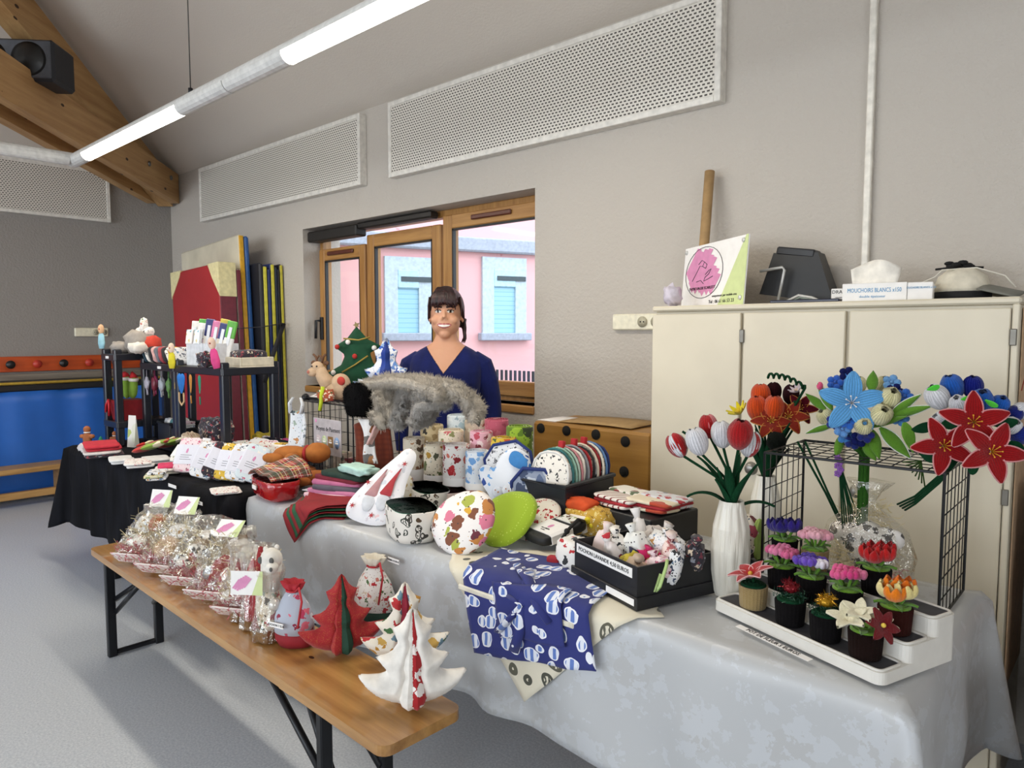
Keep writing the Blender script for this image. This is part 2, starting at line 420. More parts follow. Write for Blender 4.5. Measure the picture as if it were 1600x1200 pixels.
def frame_rect(m, x0, x1, z0, z1, y, wd, dp, axis='x', off=0, sk=(1, 1, 1, 1)):
    def bb(a, b): m.box(a, b, .006)
    if axis == 'x':
        bb((x0, y, z0), (x0+wd, y+dp, z1)); bb((x1-wd, y, z0), (x1, y+dp, z1)); bb((x0+wd, y, z1-wd), (x1-wd, y+dp, z1)); bb((x0+wd, y, z0), (x1-wd, y+dp, z0+wd))
    else:
        bb((y, x0, z0), (y+dp, x0+wd, z1)); bb((y, x1-wd, z0), (y+dp, x1, z1)); bb((y, x0+wd, z1-wd), (y+dp, x1-wd, z1)); bb((y, x0+wd, z0), (y+dp, x1-wd, z0+wd))
for i, (a, b) in enumerate(xs):
    m = MB(); frame_rect(m, a, b, z0, z1, YB-.2, .07, .07); frame_rect(m, (a+b)/2-.04, (a+b)/2+.04, z0, z1, YB-.2, .039, .07); struct(m.build('window_%d' % (i+2), OAK))
m = MB(); frame_rect(m, -2.9, -.3, .7, 2.8, XR+.1, .07, .07, 'y'); struct(m.build('window_5', OAK))
# hipped ceiling
hr = (YW-YB)/2; zr = ZW+SL*hr; yr = (YW+YB)/2; A = (XF, YB, ZW); B = (XR, YB, ZW); Cc = (XR, YW, ZW); D = (XF, YW, ZW); E = (XF+hr, yr, zr); F_ = (XR-hr, yr, zr)
m = MB(); k = .25
vs = [A, B, Cc, D, E, F_]; vs2 = [(x, y, z+k) for x, y, z in vs]
fs = [(0, 1, 5, 4), (1, 2, 5), (2, 3, 4, 5), (3, 0, 4)]
m.add(vs, [f[::-1] for f in fs]); m.add(vs2, fs); m.add(vs+vs2, [(0, 1, 7, 6), (1, 2, 8, 7), (2, 3, 9, 8), (3, 0, 6, 9)]); struct(m.build('ceiling', CEIL))
# ---------------------------------------------------------------- window in the back wall
GLASS = None
def glass():
    global GLASS
    if GLASS: return GLASS
    t = NT('window_glass'); n = t.n; tr = n.new('ShaderNodeBsdfTransparent'); gl = n.new('ShaderNodeBsdfGlossy'); gl.inputs['Roughness'].default_value = .01
    lw = n.new('ShaderNodeLayerWeight'); lw.inputs[0].default_value = .5
    f = t.math('MULTIPLY_ADD', t.math('POWER', lw.outputs['Facing'], 4), .5, .035)
    mx = n.new('ShaderNodeMixShader'); t.L(f, mx.inputs[0]); t.L(tr.outputs[0], mx.inputs[1]); t.L(gl.outputs[0], mx.inputs[2]); t.L(mx.outputs[0], t.out.inputs[0])
    GLASS = t.m; return t.m
win = thing('window_1', None, None, ((WX0+WX1)/2, YW, WZ0)); struct(win)
YF = YW+.13
def wx(u): return ay(u, 450, YF).x
ux = [WX0+.005, wx(572), wx(690), WX1-.005]
m = MB(); frame_rect(m, WX0, WX1, WZ0, WZ1-.0, YF+.02, .045, .08); m.build('outer_frame', OAK, win, True)
for i in range(3):
    a, b = ux[i]+.012, ux[i+1]-.012; zt = WZ1-(.15 if i == 0 else .09 if i == 1 else .04); zb = WZ0+.03
    m = MB(); y = YF; wd = .085 if i else .07
    m.box((a, y, zb), (a+wd, y+.07, zt), .007); m.box((b-wd, y, zb), (b, y+.07, zt), .007); s_ = m.build('sash', OAK, win, True)
    m = MB(); m.box((a+wd, y+.002, zt-.09), (b-wd, y+.068, zt), .006); m.box((a+wd, y+.002, zb), (b-wd, y+.068, zb+.09), .006); m.build('sash_rail', OAKX, s_, True)
    m = MB(); m.box((a+wd-.01, y+.03, zb+.08), (b-wd+.01, y+.045, zt-.08)); m.build('pane', glass(), s_, True)
    m = MB(); g = .012
    for q in ((a+wd, a+wd+g), (b-wd-g, b-wd)): m.box((q[0], y+.005, zb+.09), (q[1], y+.03, zt-.09))
    m.box((a+wd, y+.005, zt-.09-g), (b-wd, y+.03, zt-.09)); m.build('gasket', BLACK, s_, True)
    if i != 1:
        m = MB(); c = (a+b)/2; m.box((c-.17, y-.016, zt-.055), (c+.17, y, zt-.025), .006); m.build('trickle_vent', mat('#5a2a1c', .4, name='brown_vent'), s_, True)
    if i == 0:
        m = MB(); m.box((a+.02, y-.02, 1.42), (a+.05, y, 1.60), .004); m.tube([(a+.035, y-.02, 1.57), (a+.035, y-.06, 1.57), (a+.035, y-.065, 1.43)], .011); m.build('window_handle', BLACK, s_, True)
m = MB(); m.box((WX0+.01, YW+.03, WZ1-.10), (wx(572)+.02, YF, WZ1-.02), .01); m.box((wx(572)-.0, YW+.05, WZ1-.055), (wx(690)-.02, YF, WZ1-.01), .01); m.build('blind_case', mat('#1d1b1a', .5, name='dark_blind_case'), win, True)
m = MB(); m.box((WX0, YW-.015, WZ0-.05), (WX1, YF+.02, WZ0), .008); m.build('window_sill', OAKX, win, True)
# ---------------------------------------------------------------- outside: pink house, yellow wing wall, fence
bd = Vector((.38, .925, 0)).normalized(); bn = Vector((bd.y, -bd.x, 0)); P0 = CP + ray(700, 519)*9
def ap(u, v, off=0):
    d = ray(u, v); return CP + d*(((P0+bn*off)-CP).dot(bn)/d.dot(bn))
def st(u, v):
    p = ap(u, v)-P0; return p.dot(bd), p.z+CAMZ*0+P0.z
MB_ = Matrix.Translation((P0.x, P0.y, 0)) @ Matrix(((bd.x, -bn.x, 0, 0), (bd.y, -bn.y, 0, 0), (0, 0, 1, 0), (0, 0, 0, 1)))   # local x along facade, y inward
house = thing('neighbour_house', 'pink rendered house with pale blue roller shutters seen through the window', 'house', (P0.x, P0.y, 0), math.atan2(bd.y, bd.x))
def pinkm():
    t = NT('peeling_pink_render'); t.set(.9); co = t.co(); n = t.noise(co, 3.5, 6, .7); n2 = t.noise(co, .6, 2)
    c = t.mix(n2.outputs[0], _c('#e8aeb2'), _c('#efc0c0')); t.base(t.mix(t.math('GREATER_THAN', n.outputs[0], .66), c, _c('#d98a8e'))); return t.m
m = MB(); m.box((-9, 0, 0), (9, .3, 7)); m.build('facade', pinkm(), house)
def zz(u, v): return ap(u, v).z
m = MB(); zl = zz(700, 381); m.box((-9, -.12, zl-.09), (9, 0, zl+.09), .02); m.build('ledge', mat('#aab2c2', .8, name='grey_stone'), house)
SH = None
def shut():
    t = NT('blue_shutter'); t.set(.5); co = t.co(); sp = t.N('ShaderNodeSeparateXYZ'); t.L(co, sp.inputs[0]); fr = t.math('FRACT', t.math('MULTIPLY', sp.outputs[2], 17))
    t.base(t.mix(t.math('LESS_THAN', fr, .16), _c('#a9d8ee'), _c('#8cc2dc'))); t.bump(fr, .5, .02); return t.m
SH = shut()
for (ul, ur, vt, vb) in ((600, 672, 402, 520), (752, 820, 403, 520), (905, 985, 405, 522)):
    x0 = st(ul, 460)[0]; x1 = st(ur, 460)[0]; zt = zz((ul+ur)/2, vt); zb = zz((ul+ur)/2, vb); fw = .16
    m = MB(); m.box((x0, -.05, zb), (x0+fw, 0, zt)); m.box((x1-fw, -.05, zb), (x1, 0, zt)); m.box((x0+fw, -.05, zt-fw), (x1-fw, 0, zt)); wn = m.build('window_surround', mat('#c2d2de', .8, name='blue_grey_trim'), house)
    m = MB(); m.box((x0-.05, -.12, zb-.1), (x1+.05, 0, zb), .01); m.build('window_sill', mat('#aab2c2', .8, name='grey_stone'), wn)
    m = MB(); m.box((x0+fw, -.02, zb), (x1-fw, 0, zt-fw-.22)); m.build('shutter', SH, wn)
    m = MB(); m.box((x0+fw, -.06, zt-fw-.22), (x1-fw, 0, zt-fw), .01); m.build('shutter_box', mat('#b9dfef', .5, name='pale_blue_box'), wn)
    m = MB(); m.box((x0+fw+.04, -.07, zt-fw-.14), (x0+fw+.45, -.055, zt-fw-.08)); m.build('vent_grille', mat('#3c4a50', .5, name='grille'), wn)
def yellowm():
    t = NT('streaked_yellow_render'); t.set(.9); co = t.co(scale=(1, 22, 2)); n = t.noise(co, 1, 4, .7); t.base(t.ramp(n.outputs[0], [(.3, '#b3ad5c'), (.7, '#dcd68a')])); t.bump(n.outputs[0], .5, .02); return t.m
wxx = -6.4; m = MB(); m.box((wxx-.3, YW+WD+.05, 0), (wxx, ax(530, 450, wxx).y, 5)); o = m.build('wing_wall', yellowm()); tag(o, 'yellowish streaked rendered wall outside the left window pane', 'wall')
m = MB(); m.box((-25, YW+WD, -.25), (10, 25, -.15)); o = struct(m.build('ground', mat('#8f8d88', .9, name='asphalt')))
fen = thing('picket_fence', 'dark picket fence outside behind the woman', 'fence', ap(800, 600)+bn*2)
m0 = None
for i in range(26):
    u = 770+i*7.0; p = ay(u, 560, 6.2)
    if m0 is None: m = MB(); m.box((-.018, -.01, .1), (.018, .01, 1.18), .005); m0 = m.build('picket', mat('#3a4048', .6, name='grey_picket'), fen); o = m0
    else: o = m0.copy(); C.objects.link(o); o.parent = fen
    o.matrix_parent_inverse = Matrix.Translation(fen.location).inverted(); o.location = (p.x, 6.2, -.15+.0)
m = MB(); a = ay(765, 560, 6.23); b = ay(960, 560, 6.23)
for z in (.25, .85): m.box((a.x, 6.215, z), (b.x, 6.24, z+.05))
m.build('rail', mat('#3a4048', .6, name='grey_picket'), fen, True)
# ---------------------------------------------------------------- wall fittings
def perf():
    t = NT('perforated_board'); t.set(.6); co = t.co(); sp = t.N('ShaderNodeSeparateXYZ'); t.L(co, sp.inputs[0])
    def cell(o, k, w): return t.math('LESS_THAN', t.math('ABSOLUTE', t.math('SUBTRACT', t.math('FRACT', t.math('MULTIPLY', o, k)), .5)), w)
    row = t.math('FLOOR', t.math('MULTIPLY', sp.outputs[2], 62))
    sh = t.math('MULTIPLY', t.math('FRACT', t.math('MULTIPLY', row, .5)), 1.0)
    xx = t.math('ADD', t.math('MULTIPLY', t.math('ADD', sp.outputs[0], sp.outputs[1]), 42), sh)
    fx = t.math('LESS_THAN', t.math('ABSOLUTE', t.math('SUBTRACT', t.math('FRACT', xx), .5)), .3)
    f = t.math('MULTIPLY', fx, cell(sp.outputs[2], 62, .24)); t.base(t.mix(f, _c('#dcd7cd'), _c('#4d4843'))); return t.m
PERF = perf(); PFR = mat('#e2ded6', .5, name='panel_frame')
def panel(name, lo, hi, ax_, label):
    th = thing('acoustic_panel', label, 'panel', ((lo[0]+hi[0])/2, (lo[1]+hi[1])/2, lo[2]), group='perforated acoustic wall panels')
    m = MB(); q = .03
    if ax_ == 'x':
        x0, x1, y0, y1 = lo[0], hi[0], lo[1], hi[1]
        m.box((x0+q, y0+.008, lo[2]+q), (x1-q, y1, hi[2]-q)); m.build('perforated_sheet', PERF, th, True)
        m = MB(); m.box((x0, y0, lo[2]), (x0+q, y1, hi[2]), .003); m.box((x1-q, y0, lo[2]), (x1, y1, hi[2]), .003); m.box((x0+q, y0, lo[2]), (x1-q, y1, lo[2]+q), .003); m.box((x0+q, y0, hi[2]-q), (x1-q, y1, hi[2]), .003)
    else:
        x0, x1, y0, y1 = lo[0], hi[0], lo[1], hi[1]
        m.box((x0, y0+q, lo[2]+q), (x1-.008, y1-q, hi[2]-q)); m.build('perforated_sheet', PERF, th, True)
        m = MB(); m.box((x0, y0, lo[2]), (x1, y0+q, hi[2]), .003); m.box((x0, y1-q, lo[2]), (x1, y1, hi[2]), .003); m.box((x0, y0+q, lo[2]), (x1, y1-q, lo[2]+q), .003); m.box((x0, y0+q, hi[2]-q), (x1, y1-q, hi[2]), .003)
    m.build('edge_frame', PFR, th, True)
yp = YW-.06
panel('p', (ay(606, 230, yp).x, yp, 2.50), (ay(1126, 90, yp).x, YW, 2.985), 'x', 'largest white perforated acoustic panel, high on wall above cabinet and window')
panel('p', (ay(311, 310, yp).x, yp, 2.50), (ay(562, 250, yp).x, YW, 2.985), 'x', 'perforated acoustic panel high on wall between timber beam and window')
panel('p', (XF, -2.2, 2.51), (XF+.06, ax(172, 300, XF+.06).y, 2.985), 'y', 'perforated acoustic panel on the dark far left wall under the lamp')
m = MB(); x = ay(1358, 230, YW-.02).x; m.box((x-.013, YW-.03, 1.3), (x+.013, YW, ZW+.02), .004); struct(m.build('trim_1', mat('#e6e1d6', .4, name='cream_conduit')))
def socket(label, M, n=2, w=.24):
    th = thing('wall_socket', label, 'socket'); th.matrix_basis = M
    m = MB(); m.box((-w/2, -.03, -.04), (w/2, 0, .04), .006); m.build('cover_plate', mat('#eae4cc', .35, name='cream_plastic'), th)
    for i in range(n):
        m = MB(); cx = w*.1+i*.075-.02*(n == 1); m.lathe([(.0, -.004), (.024, -.004), (.027, .004), (.0, .004)], 16, M=T(cx, -.032, 0, PI/2)); o = m.build('outlet', mat('#b9b39c', .4, name='socket_grey'), th)
        m = MB()
        for d in (-.009, .009): m.ell((cx+d, -.037, 0), .004, 0, 6, 4)
        m.build('contact_hole', INK, o)
p = ax(142, 519, XF); socket('cream double wall socket on the dark far left wall', T(p.x, p.y, p.z, rz=PI/2), 2, .28)
p = ay(1001, 503, YW); socket('cream wall socket beside the white cabinet', T(p.x, p.y, p.z), 2, .30)
# ---------------------------------------------------------------- timber hip truss in the corner
GLU = wood('#c39c6a', '#9c7244', 0, 3.2, .5, 'laminated_timber', True)
tr = thing('timber_truss', 'laminated timber roof beams in the ceiling corner', 'beam', (XF, YW, 2.7), -PI/4)
# local x runs from the corner diagonally into the room
s2 = math.sqrt(2)
def beam(name, x0, z0b, z0t, x1, z1b, z1t, y0, y1):
    m = MB(); m.hull([(x, y, z) for y in (y0, y1) for x, z in ((x0, z0b), (x0, z0t), (x1, z1b), (x1, z1t))]); o = m.build(name, GLU, tr); return o
zc = 2.7; L1 = hr*s2; dz = L1*SL/s2
beam('rafter', .12, 2.98-zc-.26, 2.99-zc, L1*.95, 2.98-zc+dz*.95-.34, 2.98-zc+dz*.95-.04, -.07, .07)
for y0, y1 in ((.075, .155), (-.155, -.075)): beam('tie_beam', .17, 2.74-zc, 3.02-zc, 4.6, 3.06-zc, 3.36-zc, y0, y1)
for x in (.35, .8): m = MB(); m.lathe([(0, 0), (.022, 0), (.022, .012), (0, .012)], 8, M=T(x, .155, 2.93-zc+.06*x, -PI/2)); m.build('bolt', mat('#8a8a88', .4, .9, name='steel'), tr)
# loudspeaker on the tie beam
sp_ = thing('loudspeaker', 'black twin-horn loudspeaker resting on the timber beam', 'speaker', (XF+1.64, YW-1.62, 3.135), -PI/4, rot=(math.radians(0), math.radians(3.5)*-1, -PI/4+.62))
M0 = sp_.location
m = MB(); m.box((-.27, -.14, 0), (.27, .14, .27), .02); m.build('cabinet', mat('#22242a', .55, name='speaker_black'), sp_)
sp_.rotation_euler = (0, 0, PI/4+.05)
m = MB(); m.box((-.255, -.155, .015), (.255, -.14, .255), .01); m.build('front_rim', mat('#4a4d55', .5, name='speaker_rim'), sp_)
for cx in (-.12, .12):
    m = MB(); m.lathe([(.0, .03), (.05, .025), (.095, 0), (.105, -.006), (.11, .0)], 24, M=T(cx, -.156, .135, PI/2)); o = m.build('cone', mat('#101114', .35, name='cone_black'), sp_)
    m = MB(); m.ell((cx, -.14, .135), (.035, .03, .035)); m.build('dust_cap', mat('#2b3433', .3, name='dust_cap'), o)
# ---------------------------------------------------------------- suspended linear lamp
ZL = 2.65; pc = az(118, 250, ZL); YL = pc.y; XL = pc.x; RL = .045
lamp = thing('linear_pendant_lamp', 'white suspended linear lamp with glowing tubes turning a corner', 'lamp', (XL, YL, ZL))
HOUS = mat('#d9d8d4', .3, name='lamp_housing')
def halfpipe(p0, p1, r, up):
    m = MB(); a = Vector(p0); b = Vector(p1); d = (b-a).normalized(); sd = d.cross(Vector((0, 0, 1)))
    sec = [(r*math.cos(t), r*math.sin(t)) for t in [PI*i/8 for i in range(9)]] if up else [(r*math.cos(t), -r*math.sin(t)) for t in [PI*i/8 for i in range(9)]]
    n = len(sec); vs = [p + sd*x + Vector((0, 0, z)) for p in (a, b) for x, z in sec]
    fs = [(i, (i+1) % n, n+(i+1) % n, n+i) for i in range(n)]+[tuple(range(n))[::-1], tuple(range(n, 2*n))]
    m.add(vs, fs, 0, False); return m
GLOW = NT('lamp_diffuser'); GLOW.b.inputs['Base Color'].default_value = (1, .97, .88, 1); GLOW.b.inputs['Emission Color'].default_value = (1, .95, .82, 1); GLOW.b.inputs['Emission Strength'].default_value = 9; GLOW = GLOW.m
xl = [XL+.25, XL+1.70, XL+2.75, XL+4.2, XL+5.2]
halfpipe((XL-RL, YL, ZL), (XL+5.6, YL, ZL), RL, True).build('upper_housing', HOUS, lamp, True)
halfpipe((XL, YL+RL, ZL), (XL, YL-5.2, ZL), RL, True).build('upper_housing', HOUS, lamp, True)
for a, b, g in ((XL-RL, xl[0], 0), (xl[0], xl[1], 1), (xl[1], (xl[1]+xl[2])/2-.004, 0), ((xl[1]+xl[2])/2+.004, xl[2], 0), (xl[2], xl[3], 1), (xl[3], XL+5.6, 0)):
    halfpipe((a, YL, ZL), (b, YL, ZL), RL*(.96 if g else 1), False).build('diffuser' if g else 'lower_cover', GLOW if g else HOUS, lamp, True)
for a, b, g in ((YL-RL, YL-.5, 0), (YL-.508, YL-.95, 0), (YL-.95, YL-2.4, 1), (YL-2.4, YL-5.2, 0)):
    halfpipe((XL, a, ZL), (XL, b, ZL), RL*(.96 if g else 1), False).build('diffuser' if g else 'lower_cover', GLOW if g else HOUS, lamp, True)
def ceil_z(x, y): return min(ZW+SL*(YW-y), ZW+SL*(x-XF), ZW+SL*(y-YB))
for (x, y) in ((XL+1.80, YL), (XL, YL-.72), (XL+4.4, YL)):
    m = MB(); m.tube([(x, y, ZL+RL), (x, y, ceil_z(x, y)+.02)], .003, 5); c_ = m.build('suspension_cable', mat('#55524e', .5, .6, name='cable_steel'), lamp, True)
    m = MB(); m.lathe([(.012, 0), (.012, .03), (0, .03)], 8, M=T(x, y, ZL+RL-.004)); m.build('cable_grip', BLACK, c_, True)
# fluorescent light given by the lit tubes
for i, (a, b) in enumerate(((xl[0], xl[1]), (xl[2], xl[3]))):
    o = area('tube_light', ((a+b)/2, YL, ZL-RL-.01), (0, 0, 0), b-a, .07, 16, (1, .9, .74)); 
# ================================================================ FAR WALL: rail, gym curtain-mat, low bench
z1 = ax(80, 556, XF).z; z2 = ax(80, 579, XF).z
rk = thing('coat_rail', 'orange-stained wooden coat rail with round pegs on the far wall', 'coat rack', (XF, 1.6, z2))
m = MB(); m.box((XF, -1.5, z2), (XF+.03, 2.9, z1), .005); m.build('board', wood('#c9541f', '#a03c12', 1, 4, .45, 'orange_board'), rk, True)
for i, u in enumerate((-25, 14, 56, 97, 137, 178, 222)):
    p = ax(u, 568, XF+.03); m = MB(); m.lathe([(.018, 0), (.016, .03), (.034, .04), (.036, .055), (.0, .06)], 16, M=T(p.x, p.y, (z1+z2)/2, 0, PI/2)); m.build('peg', mat('#1b1a1c' if i % 2 else '#c23a2c', .4, name='peg_black' if i % 2 else 'peg_red'), rk, True)
z3 = ax(80, 593, XF+.05).z
m = MB(); m.box((XF, -2, z3), (XF+.06, 2.95, z2-.02), .008); struct(m.build('trim_2', wood('#8a8276', '#5f574e', 1, 4, .7, 'worn_dado')))
z4 = ax(80, 599, XF+.1).z; z5 = ax(80, 609, XF+.1).z
gm = thing('wall_gym_mat', 'long blue vinyl mat with black and yellow top edge along the far wall', 'gym mat', (XF+.06, 1.2, 0))
def fnm(u, v):
    y = -2+u*4.85; z = .06+(z5-.06)*v; wv = .012*math.sin(y*9+2*math.sin(y*3)) + .008*math.sin(y*23+z*2)
    return (XF+.13+wv*(.4+.6*v), y, z)
m = MB(); m.slab(lambda u, v: fnm(u, v), 90, 10, .06); m.build('blue_cover', mat('#2768c2', .42, var=.06, nsc=3, name='blue_vinyl'), gm, True)
m = MB(); m.box((XF+.06, -2, z5), (XF+.14, 2.85, z4), .01); m.build('black_band', mat('#121214', .6, name='black_vinyl'), gm, True)
m = MB(); m.tube([(XF+.11, -2, z4+.012), (XF+.11, 2.85, z4+.012)], .014, 8); m.build('yellow_piping', mat('#d8b84a', .5, name='yellow_piping'), gm, True)
PINE = wood('#c39a5f', '#9a7340', 1, 5, .5, 'pine_bench')
lb = thing('low_bench', 'low wooden gym bench in front of the blue wall mat', 'bench', (-7.05, 1.3, 0))
m = MB(); m.box((-7.2, -1.6, .30), (-6.95, 1.94, .345), .006); m.build('seat_board', PINE, lb, True)
for y in (-1.2, 1.86): m = MB(); m.box((-7.18, y, 0), (-6.97, y+.055, .30), .004); m.build('leg', PINE, lb, True)
m = MB(); m.box((-7.1, -1.2, .07), (-7.05, 1.88, .13), .004); m.build('stretcher', PINE, lb, True)
# ================================================================ stacked gym mats beside the window
def gmat(name, label, x0, x1, y0, y1, z1, tilt, cf, ce, corners=False):
    th = thing(name, label, 'gym mat', (x1, (y0+y1)/2, 0), rot=(0, math.radians(-tilt), 0), group='gym mats stacked upright beside the window')
    w = x1-x0; d = (y1-y0)/2; m = MB(); m.box((-w, -d, .0), (-.004, d, z1), .012); m.build('cover', cf, th)
    if ce: m = MB(); m.box((-.006, -d+.002, .01), (.006, d-.002, z1-.01), .003); m.build('edge_band', ce, th)
    if corners:
        cm = mat('#d9cf9f', .6, name='cream_corner')
        for (px, s) in ((-w, 1), (0, -1)):
            m = MB(); q = .20; m.prism([(px-.004*s, z1+.004), (px+s*q, z1+.004), (px+s*q*.85, z1-.05), (px-.004*s, z1-q*1.1)] if s > 0 else [(px+.008, z1+.004), (px+.008, z1-q*1.3), (px-q*.55, z1-q*.55), (px-q*.9, z1+.004)], -d-.004, d+.004, M=Matrix(((1, 0, 0, 0), (0, 0, 1, 0), (0, 1, 0, 0), (0, 0, 0, 1)))); m.build('corner_patch', cm, th)
    return th
CRIM = mat('#9d2429', .55, var=.06, nsc=3, name='crimson_vinyl'); DCR = mat('#6a1c2c', .55, name='maroon_vinyl')
xr = -5.25
gmat('gym_mat', 'red crash mat with cream corners standing beside the shelves', ay(275, 420, 2.58).x+.03, xr-.04, 2.56, 2.69, 2.02, 2.5, CRIM, DCR, True)
gmat('gym_mat', 'maroon edged thin mat behind the red crash mat', -6.4, xr-.02, 2.70, 2.735, 1.98, 3, mat('#9a938c', .6, name='grey_vinyl'), DCR)
gmat('gym_mat', 'tall beige quilted mat with yellow edge behind the red mat', ay(296, 385, 2.77).x, xr-.03, 2.75, 2.79, 2.26, 3.6, mat('#c9c2ae', .6, var=.1, nsc=4, name='beige_vinyl'), mat('#d9a526', .5, name='yellow_vinyl'))
gmat('gym_mat', 'tall blue mat directly behind the beige one', -6.4, xr-.02, 2.795, 2.835, 2.25, 3.6, mat('#2a5a9c', .5, name='blue_mat_vinyl'), None)
for i, (a, b, ce, nm) in enumerate(((2.842, 2.865, '#16171d', 'black'), (2.868, 2.90, '#d6cf45', 'yellow'), (2.905, 2.93, '#24356f', 'navy'), (2.935, 2.965, '#d6cf45', 'bright yellow'), (2.968, 2.99, '#1c2a3c', 'dark slate'), (2.992, 3.012, '#131318', 'jet black'), (3.015, 3.04, '#cfc542', 'mustard yellow'))):
    gmat('gym_mat', ['first thin black mat edge right of the tall blue mat', 'thin mat with yellow edge, first of three yellow ones beside the window', 'thin navy mat between two yellow-edged mats', 'thin mat with yellow edge, middle of three yellow ones beside the window', 'thin dark slate mat right of the middle yellow edge', 'thin black mat against the last yellow-edged mat', 'thin mat with yellow edge nearest to the window and wall'][i], -6.3, xr+.03, a, b, 2.03-.02*(i % 3), 1.4, mat('#24356f' if i % 2 else '#191a22', .5, name='thin_mat'), mat(ce, .5, name=nm.replace(' ', '_')+'_vinyl'))
st_ = MB(); zst = 1.50
st_.tube([(xr+.02, 2.50, zst), (xr+.045, 2.80, zst+.02), (xr+.05, 3.0, zst+.05)], .028, 4, flat=.15); st_.tube([(xr+.05, 3.0, zst+.05), (xr+.05, 2.9, zst-.2), (xr+.05, 2.82, zst-.42)], .026, 4, flat=.15)
o = st_.build('mat_strap', mat('#2a2a30', .8, name='webbing')); tag(o, 'dark webbing strap across the yellow and blue gym mats', 'strap')
# ================================================================ CABINET
YC = 2.60; CZ = 1.565
xc0 = ay(1018, 600, YC).x; xc3 = ay(1574, 600, YC).x; xc1 = ay(1157, 600, YC).x; xc2 = ay(1321, 600, YC).x
CAB = mat('#d6cdb8', .45, var=.03, nsc=4, name='cream_laminate')
cb = thing('storage_cabinet', 'wide cream storage cabinet behind the flowers', 'cabinet', ((xc0+xc3)/2, YC, 0))
m = MB(); m.box((xc0+.005, YC+.02, 0), (xc3+.02, YW-.01, CZ), .004); m.build('body', CAB, cb, True)
m = MB(); m.box((xc0-.0, YC-.005, CZ), (xc3+.025, YW-.01, CZ+.022), .006); m.build('top_panel', CAB, cb, True)
m = MB(); m.box((xc3+.004, YC-.002, 0), (xc3+.022, YC+.03, CZ), .003); m.build('side_edge', CAB, cb, True)
for i, (a, b) in enumerate(((xc0, xc1-.006), (xc1+.006, xc2-.008), (xc2+.006, xc3))):
    m = MB(); m.box((a, YC, .06), (b, YC+.018, CZ-.012), .003); d_ = m.build('door', CAB, cb, True)
    if i > 0:
        kx = a+.045; kz = 1.48-2.5*(250 if i == 1 else 265)/FPX*.92
        m = MB(); m.lathe([(.0, .022), (.012, .022), (.020, .018), (.024, .004), (.026, 0)], 18, M=T(kx, YC, kz, PI/2)); m.build('lock_knob', mat('#8b8984', .35, .7, name='lock_metal'), d_, True)
    if i != 1:
        hx = b+.008 if i == 2 else b+.007
        for hz in (1.44, .95): m = MB(); m.box((hx-.008, YC-.008, hz), (hx+.010, YC+.004, hz+.05), .002); m.build('hinge', mat('#77736b', .4, .7, name='hinge_metal'), d_, True)
m = MB(); m.box((xc3+.0225, YC+.06, .35), (xc3+.026, YW-.05, CZ-.01)); o = m.build('cork_board', mat('#c9a888', .8, name='beige_board'), cb, True)
m = MB(); m.tube([(xc3+.027, YC+.08, 1.30), (xc3+.027, YC+.14, 1.34), (xc3+.027, YC+.14, 1.5), (xc3+.027, YC+.10, 1.5)], .002, 4); m.build('drawn_line', mat('#a8483c', .8, name='red_line'), o, True)
# dark wooden furniture right of the cabinet, seen at the frame edge
sh = thing('wooden_sideboard', 'brown wooden furniture at the right picture edge beside the cabinet', 'cupboard', (xc3+.5, 2.8, 0))
m = MB(); m.box((xc3+.12, 2.62, 0), (xc3+.9, YW-.02, 1.02), .006); m.build('body', mat('#3b2a20', .5, name='dark_brown_side'), sh, True)  # plain dark brown body
m = MB(); m.box((xc3+.12, 2.598, .62), (xc3+.9, 2.62, .78), .004); m.build('drawer_front', wood('#b07a3c', '#84551f', 0, 4, .45, 'brown_wood'), sh, True)
m = MB(); m.box((xc3+.12, 2.598, .0), (xc3+.17, 2.62, .60), .004); m.build('door_stile', wood('#b07a3c', '#84551f', 2, 4, .45, 'brown_wood_v'), sh, True)
# ---- wooden gym box with round holes, between woman and cabinet
gb = thing('wooden_gym_box', 'ochre plywood box with round holes between woman and cabinet', 'box', (-1.95, 2.75, 0))
PLY = wood('#a87c3a', '#875d24', 0, 3, .4, 'ochre_plywood'); YG = 2.62
bx0 = ay(832, 660, YG).x; bx1 = xc0-.01; bz = ay(925, 668, YG).z
m = MB(); m.box((bx0, YG, .55), (bx1, YW-.08, bz), .012); m.box((bx0-.03, YG-.03, 0), (bx1, YW-.06, .55), .012); m.build('body', PLY, gb, True)
for (u, v) in ((845, 669), (931, 679), (977, 690), (885, 673), (975, 737)):
    p = ay(u, v, YG-.001); m = MB(); m.lathe([(.0, 0), (.024, 0), (.024, .004), (0, .004)], 18, M=T(p.x, YG-.003, p.z, -PI/2)); m.build('round_hole', mat('#0c0a08', .9, var=0, name='hole_dark'), gb, True)
m = MB(); p = ay(925, 645, 2.8); m.slab(lambda u, v: (bx0+.12+u*.42, 2.66+v*.26, bz+.004+.008*math.sin(u*2.5)+.004*v), 8, 4, .003); o = m.build('cardboard_sheet', mat('#a98a5c', .8, name='kraft_card')); tag(o, 'brown cardboard sheet lying on the ochre gym box', 'cardboard')
m = MB(); m.slab(lambda u, v: (bx0+.0+u*.11+.0*v, 2.66+v*.2, bz+.003), 4, 4, .002); o = m.build('paper_sheet', PAPER); tag(o, 'white paper sheet on the gym box beside the cardboard', 'paper')
# ---- things on the cabinet
ZC = CZ+.022
